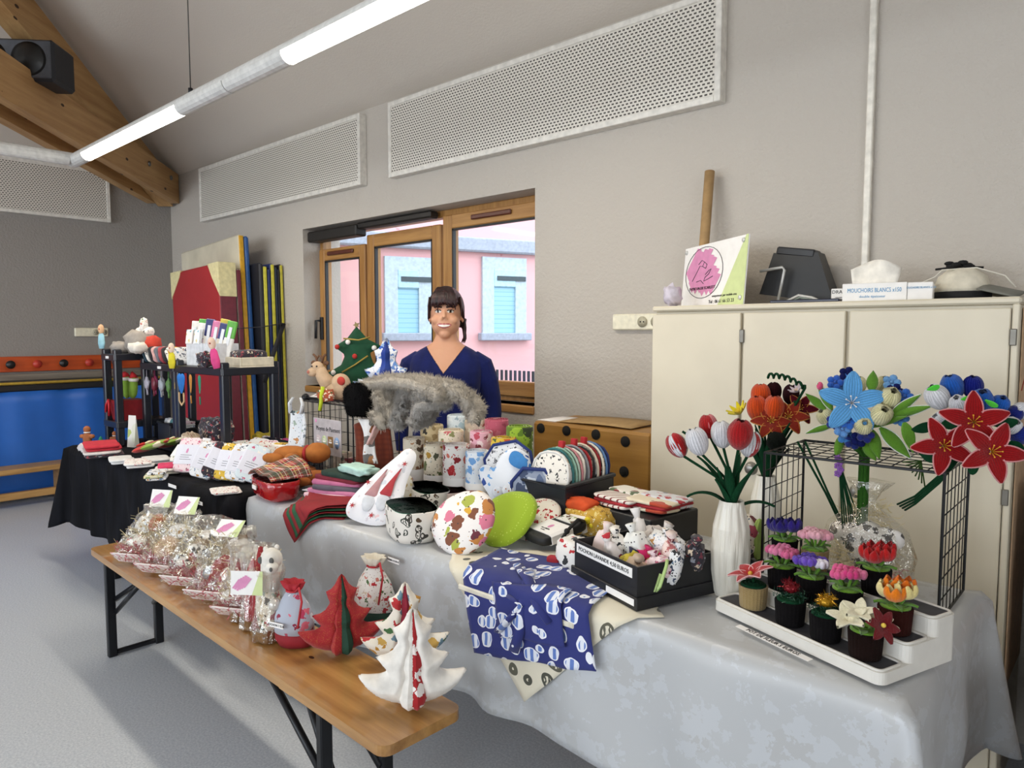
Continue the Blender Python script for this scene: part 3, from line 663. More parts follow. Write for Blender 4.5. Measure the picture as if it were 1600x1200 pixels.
# sign board
pA = ay(1064, 474, 2.94); pB = ay(1161, 472, 2.64)
sg = thing('sign_board', 'white leaning sign with pink brush logo in an oval', 'sign', (pA.x, pA.y, ZC), rot=(math.radians(-4), 0, math.atan2(pB.y-pA.y, pB.x-pA.x)))
sw = math.hypot(pB.y-pA.y, pB.x-pA.x); sh_ = .272
m = MB(); m.box((0, 0, 0), (sw, .006, sh_), .001); m.build('board', PAPER, sg)
m = MB(); m.prism([(.62*sw, 0), (sw, 0), (sw, sh_), (.97*sw, sh_)], .0, .0012, M=Matrix(((1, 0, 0, 0), (0, 0, -1, 0), (0, 1, 0, 0), (0, 0, 0, 1)))); m.build('green_wedge', LGREEN, sg)
def logo(par, cx, cz, r, fx=1.0, y=0):
    """oval outline with diagonal pink brush strokes and a fine line drawing"""
    m = MB(); rr = random.Random(3)
    for i in range(9):
        o = (i-4)*r*.2; l0 = -r*(.95-.10*abs(i-4)+rr.uniform(-.08, .12)); l1 = r*(.95-.12*abs(i-5)+rr.uniform(-.08, .12)); wd = r*.115
        a = 1.0; d = Vector((math.cos(a), math.sin(a))); nn = Vector((-d.y, d.x))
        q = [nn*(o-wd)+d*l0, nn*(o-wd)+d*l1, nn*(o+wd)+d*(l1-.06*r), nn*(o+wd)+d*(l0+.1*r)]
        m.add([(cx+p.x*.82*fx, y-.0012-.0001*i, cz+p.y) for p in q], [(0, 1, 2, 3)])
    m.build('pink_brush_strokes', PINK, par)
    m = MB(); m.tube([(cx+fx*r*.86*math.cos(2*PI*i/28), y-.002, cz+r*1.02*math.sin(2*PI*i/28)) for i in range(28)], r*.012, 4, closed=True)
    for pts in (((-.25, .35), (-.1, .5), (.02, .42), (-.05, .25), (-.18, .28), (-.3, .05), (-.5, -.3)), ((-.05, .25), (.1, .15), (.15, .3), (.02, .42)), ((.1, -.1), (.25, .05), (.35, .1), (.25, -.1), (.1, -.2), (.05, -.35), (.2, -.3), (.45, -.2)), ((-.3, -.35), (-.1, -.3), (.05, -.45))):
        m.tube([(cx+fx*a*r, y-.0024, cz+b*r) for a, b in pts], r*.014, 4)
    m.build('logo_line_drawing', mat('#4a3b4a', .7, var=0, name='logo_line'), par)
logo(sg, sw*.36, .15, .108, 1.75)
text('ENTRE UN DE SCARLETT', .017, INK, sg, TV(sw*.36, -.0035, .082), sx=1.2)
text('uniquement par mobile sms', .014, INK, sg, TV(sw*.72, -.002, .044), sx=1.25); text('Tel : 06 61 66 53 23', .02, INK, sg, TV(sw*.68, -.002, .02), sx=1.25)
for cx, cz in ((.018, sh_-.02), (sw-.03, sh_-.02), (sw-.022, .028)): m = MB(); m.lathe([(0, .006), (.008, .006), (.010, 0)], 12, M=T(cx, -.001, cz, PI/2)); m.build('pin', mat('#d8d8d6', .3, .3, name='pin'), sg)
# tube, crumpled cloth
a = ay(1100, 385, 2.93); m = MB(); b = ay(1109, 268, 2.99); d = (b-a).normalized(); a = a-d*.27; m.tube([a, b], .022, 16, caps=True); o = m.build('cardboard_tube', mat('#a5855a', .8, name='kraft_tube')); tag(o, 'brown cardboard tube leaning on the wall behind the sign', 'tube')
m = MB(); p = ay(1052, 472, 2.72); m.ell((p.x-.015, 2.74, ZC+.05), (.035, .05, .045), nz=.5, seed=2, fr=9, n=18, m=12); o = m.build('crumpled_cloth', mat('#cfc8d6', .8, name='pale_cloth')); tag(o, 'crumpled pale lilac cloth left of the sign on the cabinet', 'cloth')
# black device lying tilted + bracket + cables + tablet
p = ay(1205, 468, 2.78); dv = thing('black_case', 'black tapered plastic case tilted behind the sign', 'case', (p.x+.05, 2.90, ZC+.028), rot=(math.radians(0), math.radians(9), math.radians(4)))
m = MB(); m.hull([(-.13, -.05, 0), (.16, -.05, .0), (-.13, .09, 0), (.16, .09, 0), (-.11, -.03, .17), (.06, -.03, .19), (-.11, .07, .17), (.06, .07, .19)]); m.build('shell', mat('#17181b', .45, name='case_black'), dv)
m = MB(); m.box((-.10, -.034, .165), (.05, .06, .198), .006); m.build('lid_rim', mat('#26272b', .5, name='case_rim'), dv)
m = MB(); m.tube([(-.13, -.09, .09), (-.045, -.09, .115), (-.035, -.09, .105), (-.038, -.09, -.02)], .006, 6); m.build('wire_bracket', mat('#c9c9c6', .4, .4, name='white_wire'), dv)
CN = [('#cfcdc8', 'white'), ('#b9c7bd', 'pale green'), ('#8a8c8e', 'grey'), ('#4d7a5a', 'dark green')]
for i in range(4):
    q = ay(1236, 468, 2.77); y = 2.765+.012*i; m = MB(); m.tube([(q.x-.03+.02*i, y, ZC+.006), (q.x+.03, y, ZC+.034-.005*i), (q.x+.08, y, ZC+.024-.004*i), (q.x+.12, y, ZC+.006)], .005, 6); o = m.build('cable', mat(CN[i][0], .5, name='cable')); tag(o, 'loose %s cable beside the black case on the cabinet' % CN[i][1], 'cable', 'cables on the cabinet')
p = ay(1262, 468, 2.66); m = MB(); m.box((p.x-.13, 2.63, ZC), (p.x+.12, 2.735, ZC+.012), .004); o = m.build('tablet', mat('#262a3c', .25, name='tablet_glass')); tag(o, 'dark flat tablet lying at the cabinet front edge', 'tablet')
# tissue boxes
p = ay(1372, 470, 2.68); tb = thing('tissue_box', 'white tissue box with blue lettering and a pulled tissue', 'tissue box', (p.x, 2.70, ZC), math.radians(9))
m = MB(); m.box((-.115, -.04, 0), (.085, .06, .062), .002); m.build('carton', PAPER, tb)
m = MB(); m.box((.086, -.038, 0), (.16, .06, .06), .002); m.build('carton_end', PAPER, tb)
def tissue(u, v):
    x = -.09+u*.14; return (x+.02*v*(u-.3), .01+.02*math.sin(u*7)*v, .06+v*(.055+.03*math.sin(u*PI))+.0*u)
m = MB(); m.slab(tissue, 16, 8, .002); m.build('tissue', mat('#f1ece2', .9, name='tissue_white'), tb)
BLU = mat('#3f8fc0', .6, var=0, name='blue_ink'); text('MOUCHOIRS BLANCS x150', .021, BLU, tb, TV(-.015, -.0405, .037), sx=.66); text('double épaisseur', .012, BLU, tb, TV(-.02, -.0405, .016)); text('MOUCHOIRS BLANCS x150', .0095, BLU, tb, TV(.123, -.039, .042), sx=.8)
p = ay(1318, 470, 2.70); tb2 = thing('paper_box', 'white printed carton left of the tissue box', 'box', (p.x-.0, 2.83, ZC), math.radians(6)); m = MB(); m.box((-.075, -.04, 0), (.06, .04, .055), .002); m.build('carton', PAPER, tb2); text('DRAF', .018, INK, tb2, TV(-.05, -.0405, .042)); text('ramette papier 80g', .008, INK, tb2, TV(-.03, -.0405, .022))
# hat
p = ay(1482, 462, 2.76); ht = thing('cap_hat', 'cream fabric hat with black band, grey visor and black flower', 'hat', (p.x+.02, 2.86, ZC), math.radians(10))
m = MB(); m.lathe([(.085, .028), (.083, .05), (.072, .085), (.045, .108), (.0, .115)], 24); m.build('crown', mat('#d9d2c0', .9, bump=.3, name='cream_felt'), ht)
m = MB(); m.lathe([(.08, 0), (.088, .002), (.088, .03), (.084, .031)], 24); m.build('band', mat('#151517', .8, name='black_band'), ht)
m = MB(); m.slab(lambda u, v: (.04+.11*v+.03*math.sin(PI*u), -.10+.2*u, .045-.03*v+.02*math.cos(PI*(u-.5))-.012), 12, 6, .004); m.build('visor', mat('#77776f', .6, name='grey_visor'), ht)
m = MB()
for i in range(10): a = i*.63; m.ell((-.01+.03*math.cos(a), .0+.025*math.sin(a), .118+.006*(i % 3)), (.016, .012, .008), 0, 8, 5)
m.tube([(-.08, -.02, .11), (-.01, 0, .118), (.06, .0, .112)], .004, 5); m.build('flower', mat('#101012', .9, name='black_felt'), ht)
m = MB(); m.tube([(-.13+.0*i, -.04, .06) for i in range(1)]+[(-.08, -.07, .08), (-.06, -.05, .105), (.04, -.03, .11), (.12, -.03, .08), (.15, -.04, .04)], .0025, 5); m.build('strap', mat('#e2ddd0', .6, name='clear_strap'), ht)
# ================================================================ TABLES AND CLOTHS
ZT = .75
def folding_table(label, x0, x1, y0, y1, legs):
    th = thing('folding_table', label, 'table', ((x0+x1)/2, (y0+y1)/2, 0)); m = MB(); m.box((x0, y0, ZT-.035), (x1, y1, ZT-.006), .004); m.build('table_top', wood('#c08a45', '#8a5722', 0, 4, .5, 'table_board'), th, True)
    for lx in legs:
        for y in (y0-.005, y1-.08): m = MB(); m.box((lx-.02, y, 0), (lx+.02, y+.04, ZT-.035), .004); m.build('leg', mat('#16181c', .4, .3, name='black_steel'), th, True)
        m = MB(); m.box((lx-.012, y0+.08, .03), (lx+.012, y1-.08, .055), .003); m.build('leg_bar', mat('#16181c', .4, .3, name='black_steel'), th, True)
YT0, YT1 = 1.455, 2.22
folding_table('folding table under the black cloth', -5.15, -3.02, YT0+.02, YT1-.02, (-4.57, -3.03))
folding_table('folding table under the silver cloth', -2.93, -.37, 1.545, 2.29, (-2.86, -.8))
def drape(name, label, x0, x1, y0, y1, hem, hemR, m_, end0=True, end1=True, fold=1.0, seed=0, sag=None, cr=.02):
    """tablecloth as one sheet: top, front drop, back drop and the two ends with hanging corner folds"""
    nx = 110; ny = 64; dF = ZT-hem; dE = ZT-hemR; x0_, x1_ = x0, x1
    tot_y = (y1-y0)+2*dF; tot_x = (x1-x0)+(dE if end0 else 0)+(dE if end1 else 0)
    def fn(u, v):
        s = -(dE if end0 else 0)+u*tot_x; t = -dF+v*tot_y          # unfolded coordinates
        ex = max(0, -s) if s < 0 else max(0, s-(x1-x0)); ey = max(0, -t) if t < 0 else max(0, t-(y1-y0))
        sx = -1 if s < 0 else 1; sy = -1 if t < 0 else 1
        x = min(max(s, 0), x1-x0)+x0; y = min(max(t, 0), y1-y0)+y0; z = ZT
        n1 = noise.noise(Vector((s*2.2+seed, t*2.2, 0))); n2 = noise.noise(Vector((s*6+seed, t*1.5, 3)))
        if ex <= 0 and ey <= 0: z += .004*n1
        elif ey > 0 and ex <= 0:
            k = min(1, ey/.25); y += sy*(.012+fold*k*(.02*n2+.012*math.sin(s*17+3*n1)))*1.0+sy*cr*min(1, ey/.05); z -= max(0, ey-.01)
        elif ex > 0 and ey <= 0:
            k = min(1, ex/.25); x += sx*(.012+cr*min(1, ex/.05)+fold*k*(.02*n2+.012*math.sin(t*17))); z -= max(0, ex-.01)
        else:
            r = math.hypot(ex, ey); a = math.atan2(ey, ex)/(PI/2); rr = max(ex, ey)   # hanging corner cone
            out = .03+.28*math.sin(a*PI)*min(1, rr/.5)*.45
            x += sx*out*math.cos(a*PI/2)+sx*.012; y += sy*out*math.sin(a*PI/2)+sy*.012; z -= max(0, rr-.01)*1.0+.04*math.sin(a*PI)*min(1, rr/.3)
        return (x, y, z)
    m = MB(); m.slab(fn, nx, ny, .0025, 0); o = m.build(name, m_); return tag(o, label, 'tablecloth')
def blackcloth():
    t = NT('black_jersey'); t.set(.9, sheen=.0, spec=.15); co = t.co(scale=(14, 14, 2)); n = t.noise(co, 1, 3); t.base(t.ramp(n.outputs[0], [(.3, '#0b0b0e'), (.7, '#191a20')])); t.bump(n.outputs[0], .5, .01); return t.m
def silvercloth():
    t = NT('silver_damask'); t.set(.36, sheen=.15, spec=.6); co = t.co(); v = t.vor(t.mix(.05, co, t.noise(co, 5, 2).outputs['Color']), 5.5); n = t.noise(co, 22, 4, .65); n2 = t.noise(co, 2.2, 2)
    f = t.math('GREATER_THAN', t.math('ADD', n.outputs[0], t.math('MULTIPLY', v.outputs['Distance'], .35)), .63)
    c = t.mix(f, _c('#bcbfc3'), _c('#b5b7b9')); t.base(t.mix(t.math('MULTIPLY', t.math('LESS_THAN', v.outputs['Distance'], .3), t.math('GREATER_THAN', n.outputs[0], .5)), c, _c('#b2b3b4')))
    t.L(t.math('MULTIPLY_ADD', f, .08, .34), t.b.inputs['Roughness']); t.bump(n2.outputs[0], .35, .02); return t.m
SILV = silvercloth()
drape('black_tablecloth', 'black cloth hanging over the far left table', -5.17, -3.02, YT0, YT1, .24, .28, blackcloth(), True, True, 1.3, 1)
drape('silver_tablecloth', 'silver grey damask cloth covering the long right table', -2.955, -.345, 1.53, 2.31, .32, .30, SILV, False, True, .9, 5)
# second covered table end and carton behind the near right corner
st2 = thing('covered_stool', 'small silver-covered stand behind the near right table corner', 'stand', (.02, 2.0, 0))
m = MB(); m.lathe([(.001, .62), (.16, .62), (.19, .60), (.20, .45), (.22, .25)], 28, rf=lambda a, t: 1+.03*t*math.sin(a*7), M=T(.02, 2.02, 0)); m.build('cloth_cover', SILV, st2, True)
m = MB(); m.lathe([(.14, 0), (.14, .61), (0, .61)], 20, M=T(.02, 2.02, 0)); m.build('core', mat('#b9ab8d', .9, name='pressed_board'), st2, True)
m = MB(); p = az(1548, 1150, .30); m.box((-.012, -.001, -.02), (.012, .001, .022)); 
o = m.build('price_tag', PAPER, None, loc=(-.30, 1.72, .42), rot=(0, .2, .9)); tag(o, 'small barcode tag hanging at the near right cloth corner', 'tag')
m = MB()
for i in range(7): m.box((-.009+i*.0026, -.0016, -.012), (-.0078+i*.0026, -.001, .006))
b_ = m.build('barcode', INK, o)
# ---------------------------------------------------------------- wooden bench in front
bp0 = az(141, 856, .48); bp1 = az(590, 1166, .48)
byf = (bp0.y+bp1.y)/2; bx_0 = bp0.x; bx_1 = az(727, 1096, .48).x
bench = thing('trestle_bench', 'varnished wooden trestle bench on black folding legs in front of tables', 'bench', ((bx_0+bx_1)/2, byf+.13, 0))
BW = wood('#bd8f52', '#8f6330', 0, 4.5, .32, 'varnished_pine', True, .6)
ang = math.atan2(bp1.y-bp0.y, bp1.x-bp0.x)
bench.location = (bp0.x, bp0.y, 0); bench.rotation_euler = (0, 0, ang); BL = (bp1-bp0).length+.02; BWd = .265
pl = []
for (cx, cy, a0) in ((.03, .03, PI), (BL-.035, .035, 1.5*PI), (BL-.035, BWd-.035, 0), (.03, BWd-.03, PI/2)): pl += arc(cx, cy, .034, a0, a0+PI/2, 5)
m = MB(); m.prism(pl, .452, .48); m.build('seat_board', BW, bench)
for x in (.62, BL/2+.02, BL-.55): m = MB(); m.box((x, .02, .425), (x+.07, BWd-.02, .452), .003); m.build('batten', BW, bench)
BST = mat('#17191e', .38, .3, name='bench_steel')
for x in (.14, BL-.33):
    for y in (.012, BWd-.05): m = MB(); m.box((x, y, 0), (x+.028, y+.038, .45), .004); m.build('leg', BST, bench)
    m = MB(); m.box((x+.004, .05, .006), (x+.024, BWd-.05, .026), .003); m.build('foot_bar', BST, bench)
    m = MB(); sgn = 1 if x < 1 else -1; m.tube([(x+.014, .05, .20), (x+.014+sgn*.36, .05, .43)], .011, 6); m.tube([(x+.014, BWd-.05, .20), (x+.014+sgn*.36, BWd-.05, .43)], .011, 6); m.tube([(x+.014, .05, .26), (x+.014+sgn*.30, .12, .44)], .014, 4); m.build('brace', BST, bench)
# ================================================================ SOFT GOODS HELPERS
def sq(m, c, r, e1=.4, e2=.4, mi=0, n=20, k=10, M=None, nz=0, seed=0, fr=3):
    """superquadric lump: cushions, folded packs, pouches"""
    def sp(a, e): return math.copysign(abs(a)**e, a)
    vs = []
    for i in range(k+1):
        t = -PI/2+PI*i/k
        for j in range(n):
            a = 2*PI*j/n; d = Vector((sp(math.cos(t), e1)*sp(math.cos(a), e2), sp(math.cos(t), e1)*sp(math.sin(a), e2), sp(math.sin(t), e1)))
            q = 1+(nz*noise.noise(d*fr+Vector((seed*2.7, seed*1.3, seed))) if nz else 0)
            vs.append((c[0]+d.x*r[0]*q, c[1]+d.y*r[1]*q, c[2]+d.z*r[2]*q))
    fs = [(i*n+j, i*n+(j+1) % n, (i+1)*n+(j+1) % n, (i+1)*n+j) for i in range(k) for j in range(n)]
    m.add(vs, fs, mi, True, M); return m
def one(name, label, cat, mb, mats, loc=(0, 0, 0), rot=(0, 0, 0), group=None):
    o = mb.build(name, mats, None, loc=loc, rot=rot); return tag(o, label, cat, group)
XW = fab('#ece8e2', ['#b5262c', '#4a6b3c', '#c97a6a', '#d9c9b0'], 48, .36, dark='#7d2a2e', name='white_festive_print')
XW2 = fab('#efece8', ['#bb2f3c', '#8c2230', '#e0a8a8'], 60, .33, name='white_red_print')
XB = fab('#e9eaec', ['#39465c', '#6f8aa8', '#b98a4a', '#2d2d33'], 46, .36, dark='#3a3d44', name='white_grey_print')
XK = fab('#efe9e0', ['#1e1e22', '#32323a', '#22262a'], 52, .30, name='white_black_print')
XY = fab('#d9b23c', ['#2b2b30', '#e9e2d0', '#7d5a1c'], 48, .38, name='mustard_print')
XP = fab('#efd9dc', ['#c7607f', '#e39ab0', '#8d3f58'], 48, .36, name='pink_print')
XN = fab('#2b2630', ['#b04a52', '#d9c7b0', '#6d2f3c', '#8a8f9a'], 55, .40, name='dark_floral_print')
XR_ = mat('#a3202b', .8, name='red_cotton', bump=.2, bsc=400); XG = mat('#1d4a36', .85, name='green_cotton', bump=.2, bsc=400)
PLB = fab('#b8a58c', ['#8d7a62', '#6a3c34', '#d8ccb8'], 14, kind='plaid', name='beige_plaid'); PLR = fab('#a32a2a', ['#2c4632', '#d8c27a', '#e4ddd0'], 17, kind='plaid', name='red_tartan')
KRAFT = mat('#b48a5a', .85, name='tan_felt'); GRYF = mat('#a09890', .9, name='grey_linen', bump=.3, bsc=500)
# ================================================================ BLACK SHELVES ON THE FAR TABLE
SHM = mat('#22252d', .28, var=.05, name='shelf_plastic'); SHF = mat('#5b6576', .35, var=.04, name='shelf_front_sheen')
YS = 1.76
def shelf(label, x0, x1, y0, y1, zt, zl, z0):
    th = thing('shelf_unit', label, 'shelf', ((x0+x1)/2, (y0+y1)/2, z0), group='black plastic shelf units on the far table')
    for z in (zt, zl):
        m = MB(); m.box((x0, y0, z-.018), (x1, y1, z-.002), .003); m.box((x0, y0-.006, z-.042), (x1, y0+.008, z), .004); m.box((x0, y1-.008, z-.042), (x1, y1+.004, z), .004)
        m.box((x1-.008, y0, z-.042), (x1+.006, y1, z), .004); m.box((x0-.006, y0, z-.042), (x0+.008, y1, z), .004); m.build('tray', SHM, th, True)
    for x in (x0+.02, x1-.02):
        for y in (y0+.02, y1-.02): m = MB(); m.box((x-.022, y-.022, z0), (x+.022, y+.022, zt+(.03 if x > x0+.1 else .03)), .006); m.build('post', SHM, th, True)
    return th
sxA0 = ay(272, 575, YS).x; sxA1 = ay(347, 578, YS).x; syA1 = ax(437, 575, sxA1).y; zA = ay(310, 573, YS).z+.0
shelf('black plastic shelf holding the white box of zip packs', sxA0+.004, sxA1, YS, YS+.33, zA, .80, ZT+.004)
sxB0 = -4.81; shelf('middle black plastic shelf with the row of small pouches on top', sxB0, sxA0-.004, YS, YS+.33, zA, .80, ZT+.004)
YSC = 1.62; sxC0 = ay(159, 552, YSC).x; zCs = ay(172, 553, YSC).z
shelf('leftmost black plastic shelf with grey rag toys on top', sxC0, -4.84, YSC, YSC+.33, zCs, zCs-.43, ZT+.004)
def tagl(x, z, y, w=.05, txt=None):
    m = MB(); m.box((x-w/2, y-.003, z-.008), (x+w/2, y-.0005, z+.008)); o = m.build('price_label', PAPER); tag(o, None, None); return o
for (x, lab) in (((sxB0+sxA0)/2+.06, 'small white price label on the middle shelf edge'), (sxC0+.12, 'small white price label on the leftmost shelf edge')):
    z = zA-.022 if x > sxB0 else zCs-.022; y = YS-.007 if x > sxB0 else YSC-.007
    o = tagl(x, z, y); tag(o, lab, 'label')
# ---- top of shelf A: white box with zip packs
bxA = sxA0+.06; wb = thing('white_carton', 'open white carton holding zip packs on the black shelf', 'box', (bxA, YS+.05, zA))
WB = mat('#e4e6ea', .5, name='glossy_white_card'); bw, bd_, bh = .385, .13, .13
m = MB(); t_ = .004
m.box((0, 0, 0), (bw, t_, bh)); m.box((0, bd_-t_, 0), (bw, bd_, bh)); m.box((0, t_, 0), (t_, bd_-t_, bh)); m.box((bw-t_, t_, 0), (bw, bd_-t_, bh)); m.box((t_, t_, 0), (bw-t_, bd_-t_, t_)); m.build('carton', WB, wb)
m = MB(); m.box((.215, -.001, .002), (.225, 0, bh)); m.build('fold_edge', mat('#c3c6cc', .5, name='card_edge'), wb); text('PRODUITS DU SOIN', .02, INK, wb, TV(.27, -.0015, .03), sx=.8)
zc_ = [('#e9e6e0', '#cfc9d6'), ('#4ea23c', '#e9e6e0'), ('#f0ece8', '#d8b0c0'), ('#e6dcd8', '#7d6a70'), ('#28306e', '#e9e6e0'), ('#c85a8a', '#efe4e8'), ('#d97aa4', '#e6e0e4'), ('#c9b63a', '#2d4a66'), ('#2a3170', '#dcd2c0'), ('#5fae3c', '#ecebe6')]
for i, (c1, c2) in enumerate(zc_):
    x = bxA+.025+i*.038; th = thing('zip_pack', ['crinkled white', 'green topped', 'plain white', 'rosy grey', 'navy topped', 'pink topped', 'bright pink topped', 'yellow and blue', 'dark navy and cream', 'lime green topped'][i]+' zip pack standing in the white carton, number %s from left' % ['one', 'two', 'three', 'four', 'five', 'six', 'seven', 'eight', 'nine', 'ten'][i], 'pouch', (x, YS+.075+.02*(i % 2), zA+.006), rot=(math.radians(-6), math.radians(4+i*.9), math.radians(32)), group='zip packs in the white carton')
    hgt = .255+.014*math.sin(i*2.1); m = MB(); m.box((-.030, -.007, 0), (.030, .007, hgt*.62), .004); m.build('lower_panel', mat(c2, .5, name='pack_panel'), th)
    m = MB(); m.box((-.030, -.006, hgt*.62), (.030, .006, hgt), .004); m.build('upper_panel', mat(c1, .5, name='pack_top'), th)
    m = MB(); m.box((-.011, -.009, hgt*.45), (.009, -.0062, hgt*.86), .001); m.build('pen_tube', mat('#dfe2e6', .3, name='clear_tube'), th)
for i, (u, c, lb) in enumerate(((292, '#e9e4e0', 'white paper sachet with pastel print leaning in front of the carton'), (308, '#e4e9ec', 'white paper sachet with blue print leaning in front of the carton'))):
    m = MB(); m.box((-.035, -.004, 0), (.035, .004, .085), .003); one('paper_sachet', lb, 'sachet', m, fab(c, ['#e0a0b0', '#d8c46a', '#62aebe'], 30, .34, name='pastel_print'), (bxA+.05+.10*i, YS+.044, zA+.13-.005), (math.radians(-8), 0, .1-.1*i))
# cream tray with floral fabric, floral heap
tx = sxA1-.185; tr_ = thing('cream_tray', 'cream wooden tray with folded floral cloth on the black shelf', 'tray', (tx, YS+.10, zA)); CRM = mat('#e2d8c0', .5, name='cream_wood')
m = MB(); m.box((0, 0, 0), (.19, .2, .008)); m.box((0, 0, .008), (.19, .01, .055), .003); m.box((0, .19, .008), (.19, .2, .055), .003); m.box((0, .01, .008), (.01, .19, .055), .003); m.box((.18, .01, .008), (.19, .19, .055), .003); m.build('tray', CRM, tr_)
m = MB(); sq(m, (tx+.095, YS+.2, zA+.055), (.08, .085, .04), .5, .5, nz=.15, seed=3); one('floral_cloth', 'dark floral folded cloth in the cream tray', 'cloth', m, XN)
m = MB(); sq(m, (bxA+.35, YS-.002, zA+.042), (.055, .035, .042), .7, .7, nz=.5, seed=9, fr=2.5, n=26, k=16); one('floral_scrunchies', 'heap of dark floral hair bands beside the white carton', 'hair bands', m, XN)
# clothes-peg dolls
def pegdoll(label, x, y, z, c, c2='#ecd2bc', s=1.0, tilt=0):
    th = thing('peg_doll', label, 'doll', (x, y, z), rot=(0, tilt, .5)); m = MB(); m.lathe([(.016*s, 0), (.022*s, .03*s), (.018*s, .07*s), (.008*s, .085*s)], 10, M=T(s=(1, .45, 1))); m.build('body', mat(c, .8, name='doll_cloth'), th)
    m = MB(); m.ell((0, 0, .105*s), (.017*s, .013*s, .026*s), 0, 12, 8); m.build('head', mat(c2, .7, name='doll_face'), th); m = MB(); m.ell((0, -.013*s, .105*s), (.004*s, .003*s, .004*s), 0, 6, 4); m.build('nose', mat('#b04a3c', .7, name='nose_red'), th)
pegdoll('peg doll with yellow body clipped on the shelf corner', sxA0+.015, YS-.018, zA-.02, '#dfd02e', s=1.15); pegdoll('peg doll with bright pink body clipped on the shelf corner', sxA1-.02, YS-.018, zA+.0, '#e04a8c', '#e6c7b4', 1.3, -.2)
pegdoll('peg doll with pale blue dress on the leftmost shelf corner', sxC0+.02, YSC-.005, zCs+.032, '#9fd0de', '#e0b48a', 1.2)
# ---- middle shelf: row of small pouches
pz = ['#2f4654', '#e7e4e2', '#25272c', '#d8a8a4', '#6b6f78', '#b04a52', '#2a2a2e', '#ece8e4', '#d9a62e', '#e9e6e4']
for i in range(10):
    x = sxB0+.055+i*.052; m = MB(); sq(m, (0, 0, .055), (.012, .065, .055), .5, .5, nz=.12, seed=i)
    fm = XK if pz[i] in ('#e7e4e2', '#ece8e4') else XB if i == 9 else mat(pz[i], .8, name='pouch_cloth', bump=.2)
    one('small_pouch', ['slate blue', 'white and black print', 'black', 'dusty pink', 'grey', 'red', 'jet black', 'white', 'mustard', 'white and grey print'][i]+' zipped pouch in the row on the middle shelf', 'pouch', m, fm, (x, YS+.065, zA+.002), (0, math.radians(-24), math.radians(12)), 'small pouches on the middle shelf')
# ---- left shelf top: grey rag toys
rg = [(0.09, .10, .032, (.07, .05, .03), GRYF, 'long grey linen toy arm'), (.24, .16, .06, (.085, .065, .058), GRYF, 'plump grey linen toy body'), (.15, .21, .05, (.07, .05, .045), XW, 'festive printed toy'), (.33, .12, .035, (.06, .04, .03), mat('#e4ddd2', .9, name='cream_felt'), 'cream felt toy'), (.36, .20, .05, (.04, .04, .045), mat('#c8402e', .85, name='red_felt'), 'red felt toy'), (.07, .2, .03, (.06, .05, .028), mat('#c44038', .85, name='red_felt2'), 'flat red toy'), (.26, .19, .135, (.06, .035, .03), XK, 'white spotted toy head'), (.30, .17, .175, (.018, .018, .04), XW, 'upright toy ear')]
for i, (dx, dy, dzz, r, mt, lb) in enumerate(rg):
    m = MB(); sq(m, (sxC0+.03+dx*.85, YSC-.01+dy, zCs+.003+max(dzz, r[2]*1.25)), tuple(q*1.25 for q in r), .8, .8, nz=.25, seed=i*3); one('rag_toy', lb+' in the heap on the leftmost shelf', 'toy', m, mt, group='rag toys on the leftmost shelf')
# ---- below: red box with green felt bags standing in for dolls, hanging charms, baskets
rb = thing('red_box', 'red card box under the leftmost shelf', 'box', (sxC0+.118, YSC+.10, zCs-.43)); RBM = mat('#8c1a22', .5, name='red_card')
m = MB(); w_, d_2, h_ = .07, .10, .13
m.hull([(-w_*.8, -d_2*.7, 0), (w_*.8, -d_2*.7, 0), (-w_*.8, d_2*.7, 0), (w_*.8, d_2*.7, 0), (-w_, -d_2*.9, h_), (w_, -d_2*.9, h_), (-w_, d_2*.9, h_), (w_, d_2*.9, h_)]); m.build('carton', RBM, rb)
m = MB(); m.tube([(-.03, -.1, .135), (-.01, -.105, .1), (-.03, -.1, .03)], .008, 5); m.tube([(-.03, -.1, .135), (-.06, -.105, .10), (-.085, -.1, .05)], .008, 5); m.build('ribbon', mat('#c4202c', .5, name='red_ribbon'), rb)
for i in range(4):
    x = sxC0+.055+i*.045; th = thing('doll_stand_in', ['leftmost', 'second', 'third', 'rightmost'][i]+' lime green felt bag with red pompom cap standing in for a doll in the red box', 'felt bag', (x, YSC+.09+.02*(i % 2), zCs-.29), rot=(0, math.radians(-16+9*i), 0), group='green felt bags in the red box')
    m = MB(); sq(m, (0, 0, .075), (.032, .026, .075), .9, .9, nz=.1, seed=i); m.build('bag', mat('#7fa53a', .9, name='lime_felt', bump=.3), th); m = MB(); m.lathe([(.030, .118), (.032, .132), (.029, .137)], 12); m.build('cuff', mat('#ece8e2', .95, name='white_fleece', bump=.4), th)
    m = MB(); m.tube([(0, 0, .135), (-.01, 0, .155), (-.028, 0, .168)], [.026, .018, .008], 8); m.build('cap', mat('#c0262c', .9, name='red_fleece'), th)
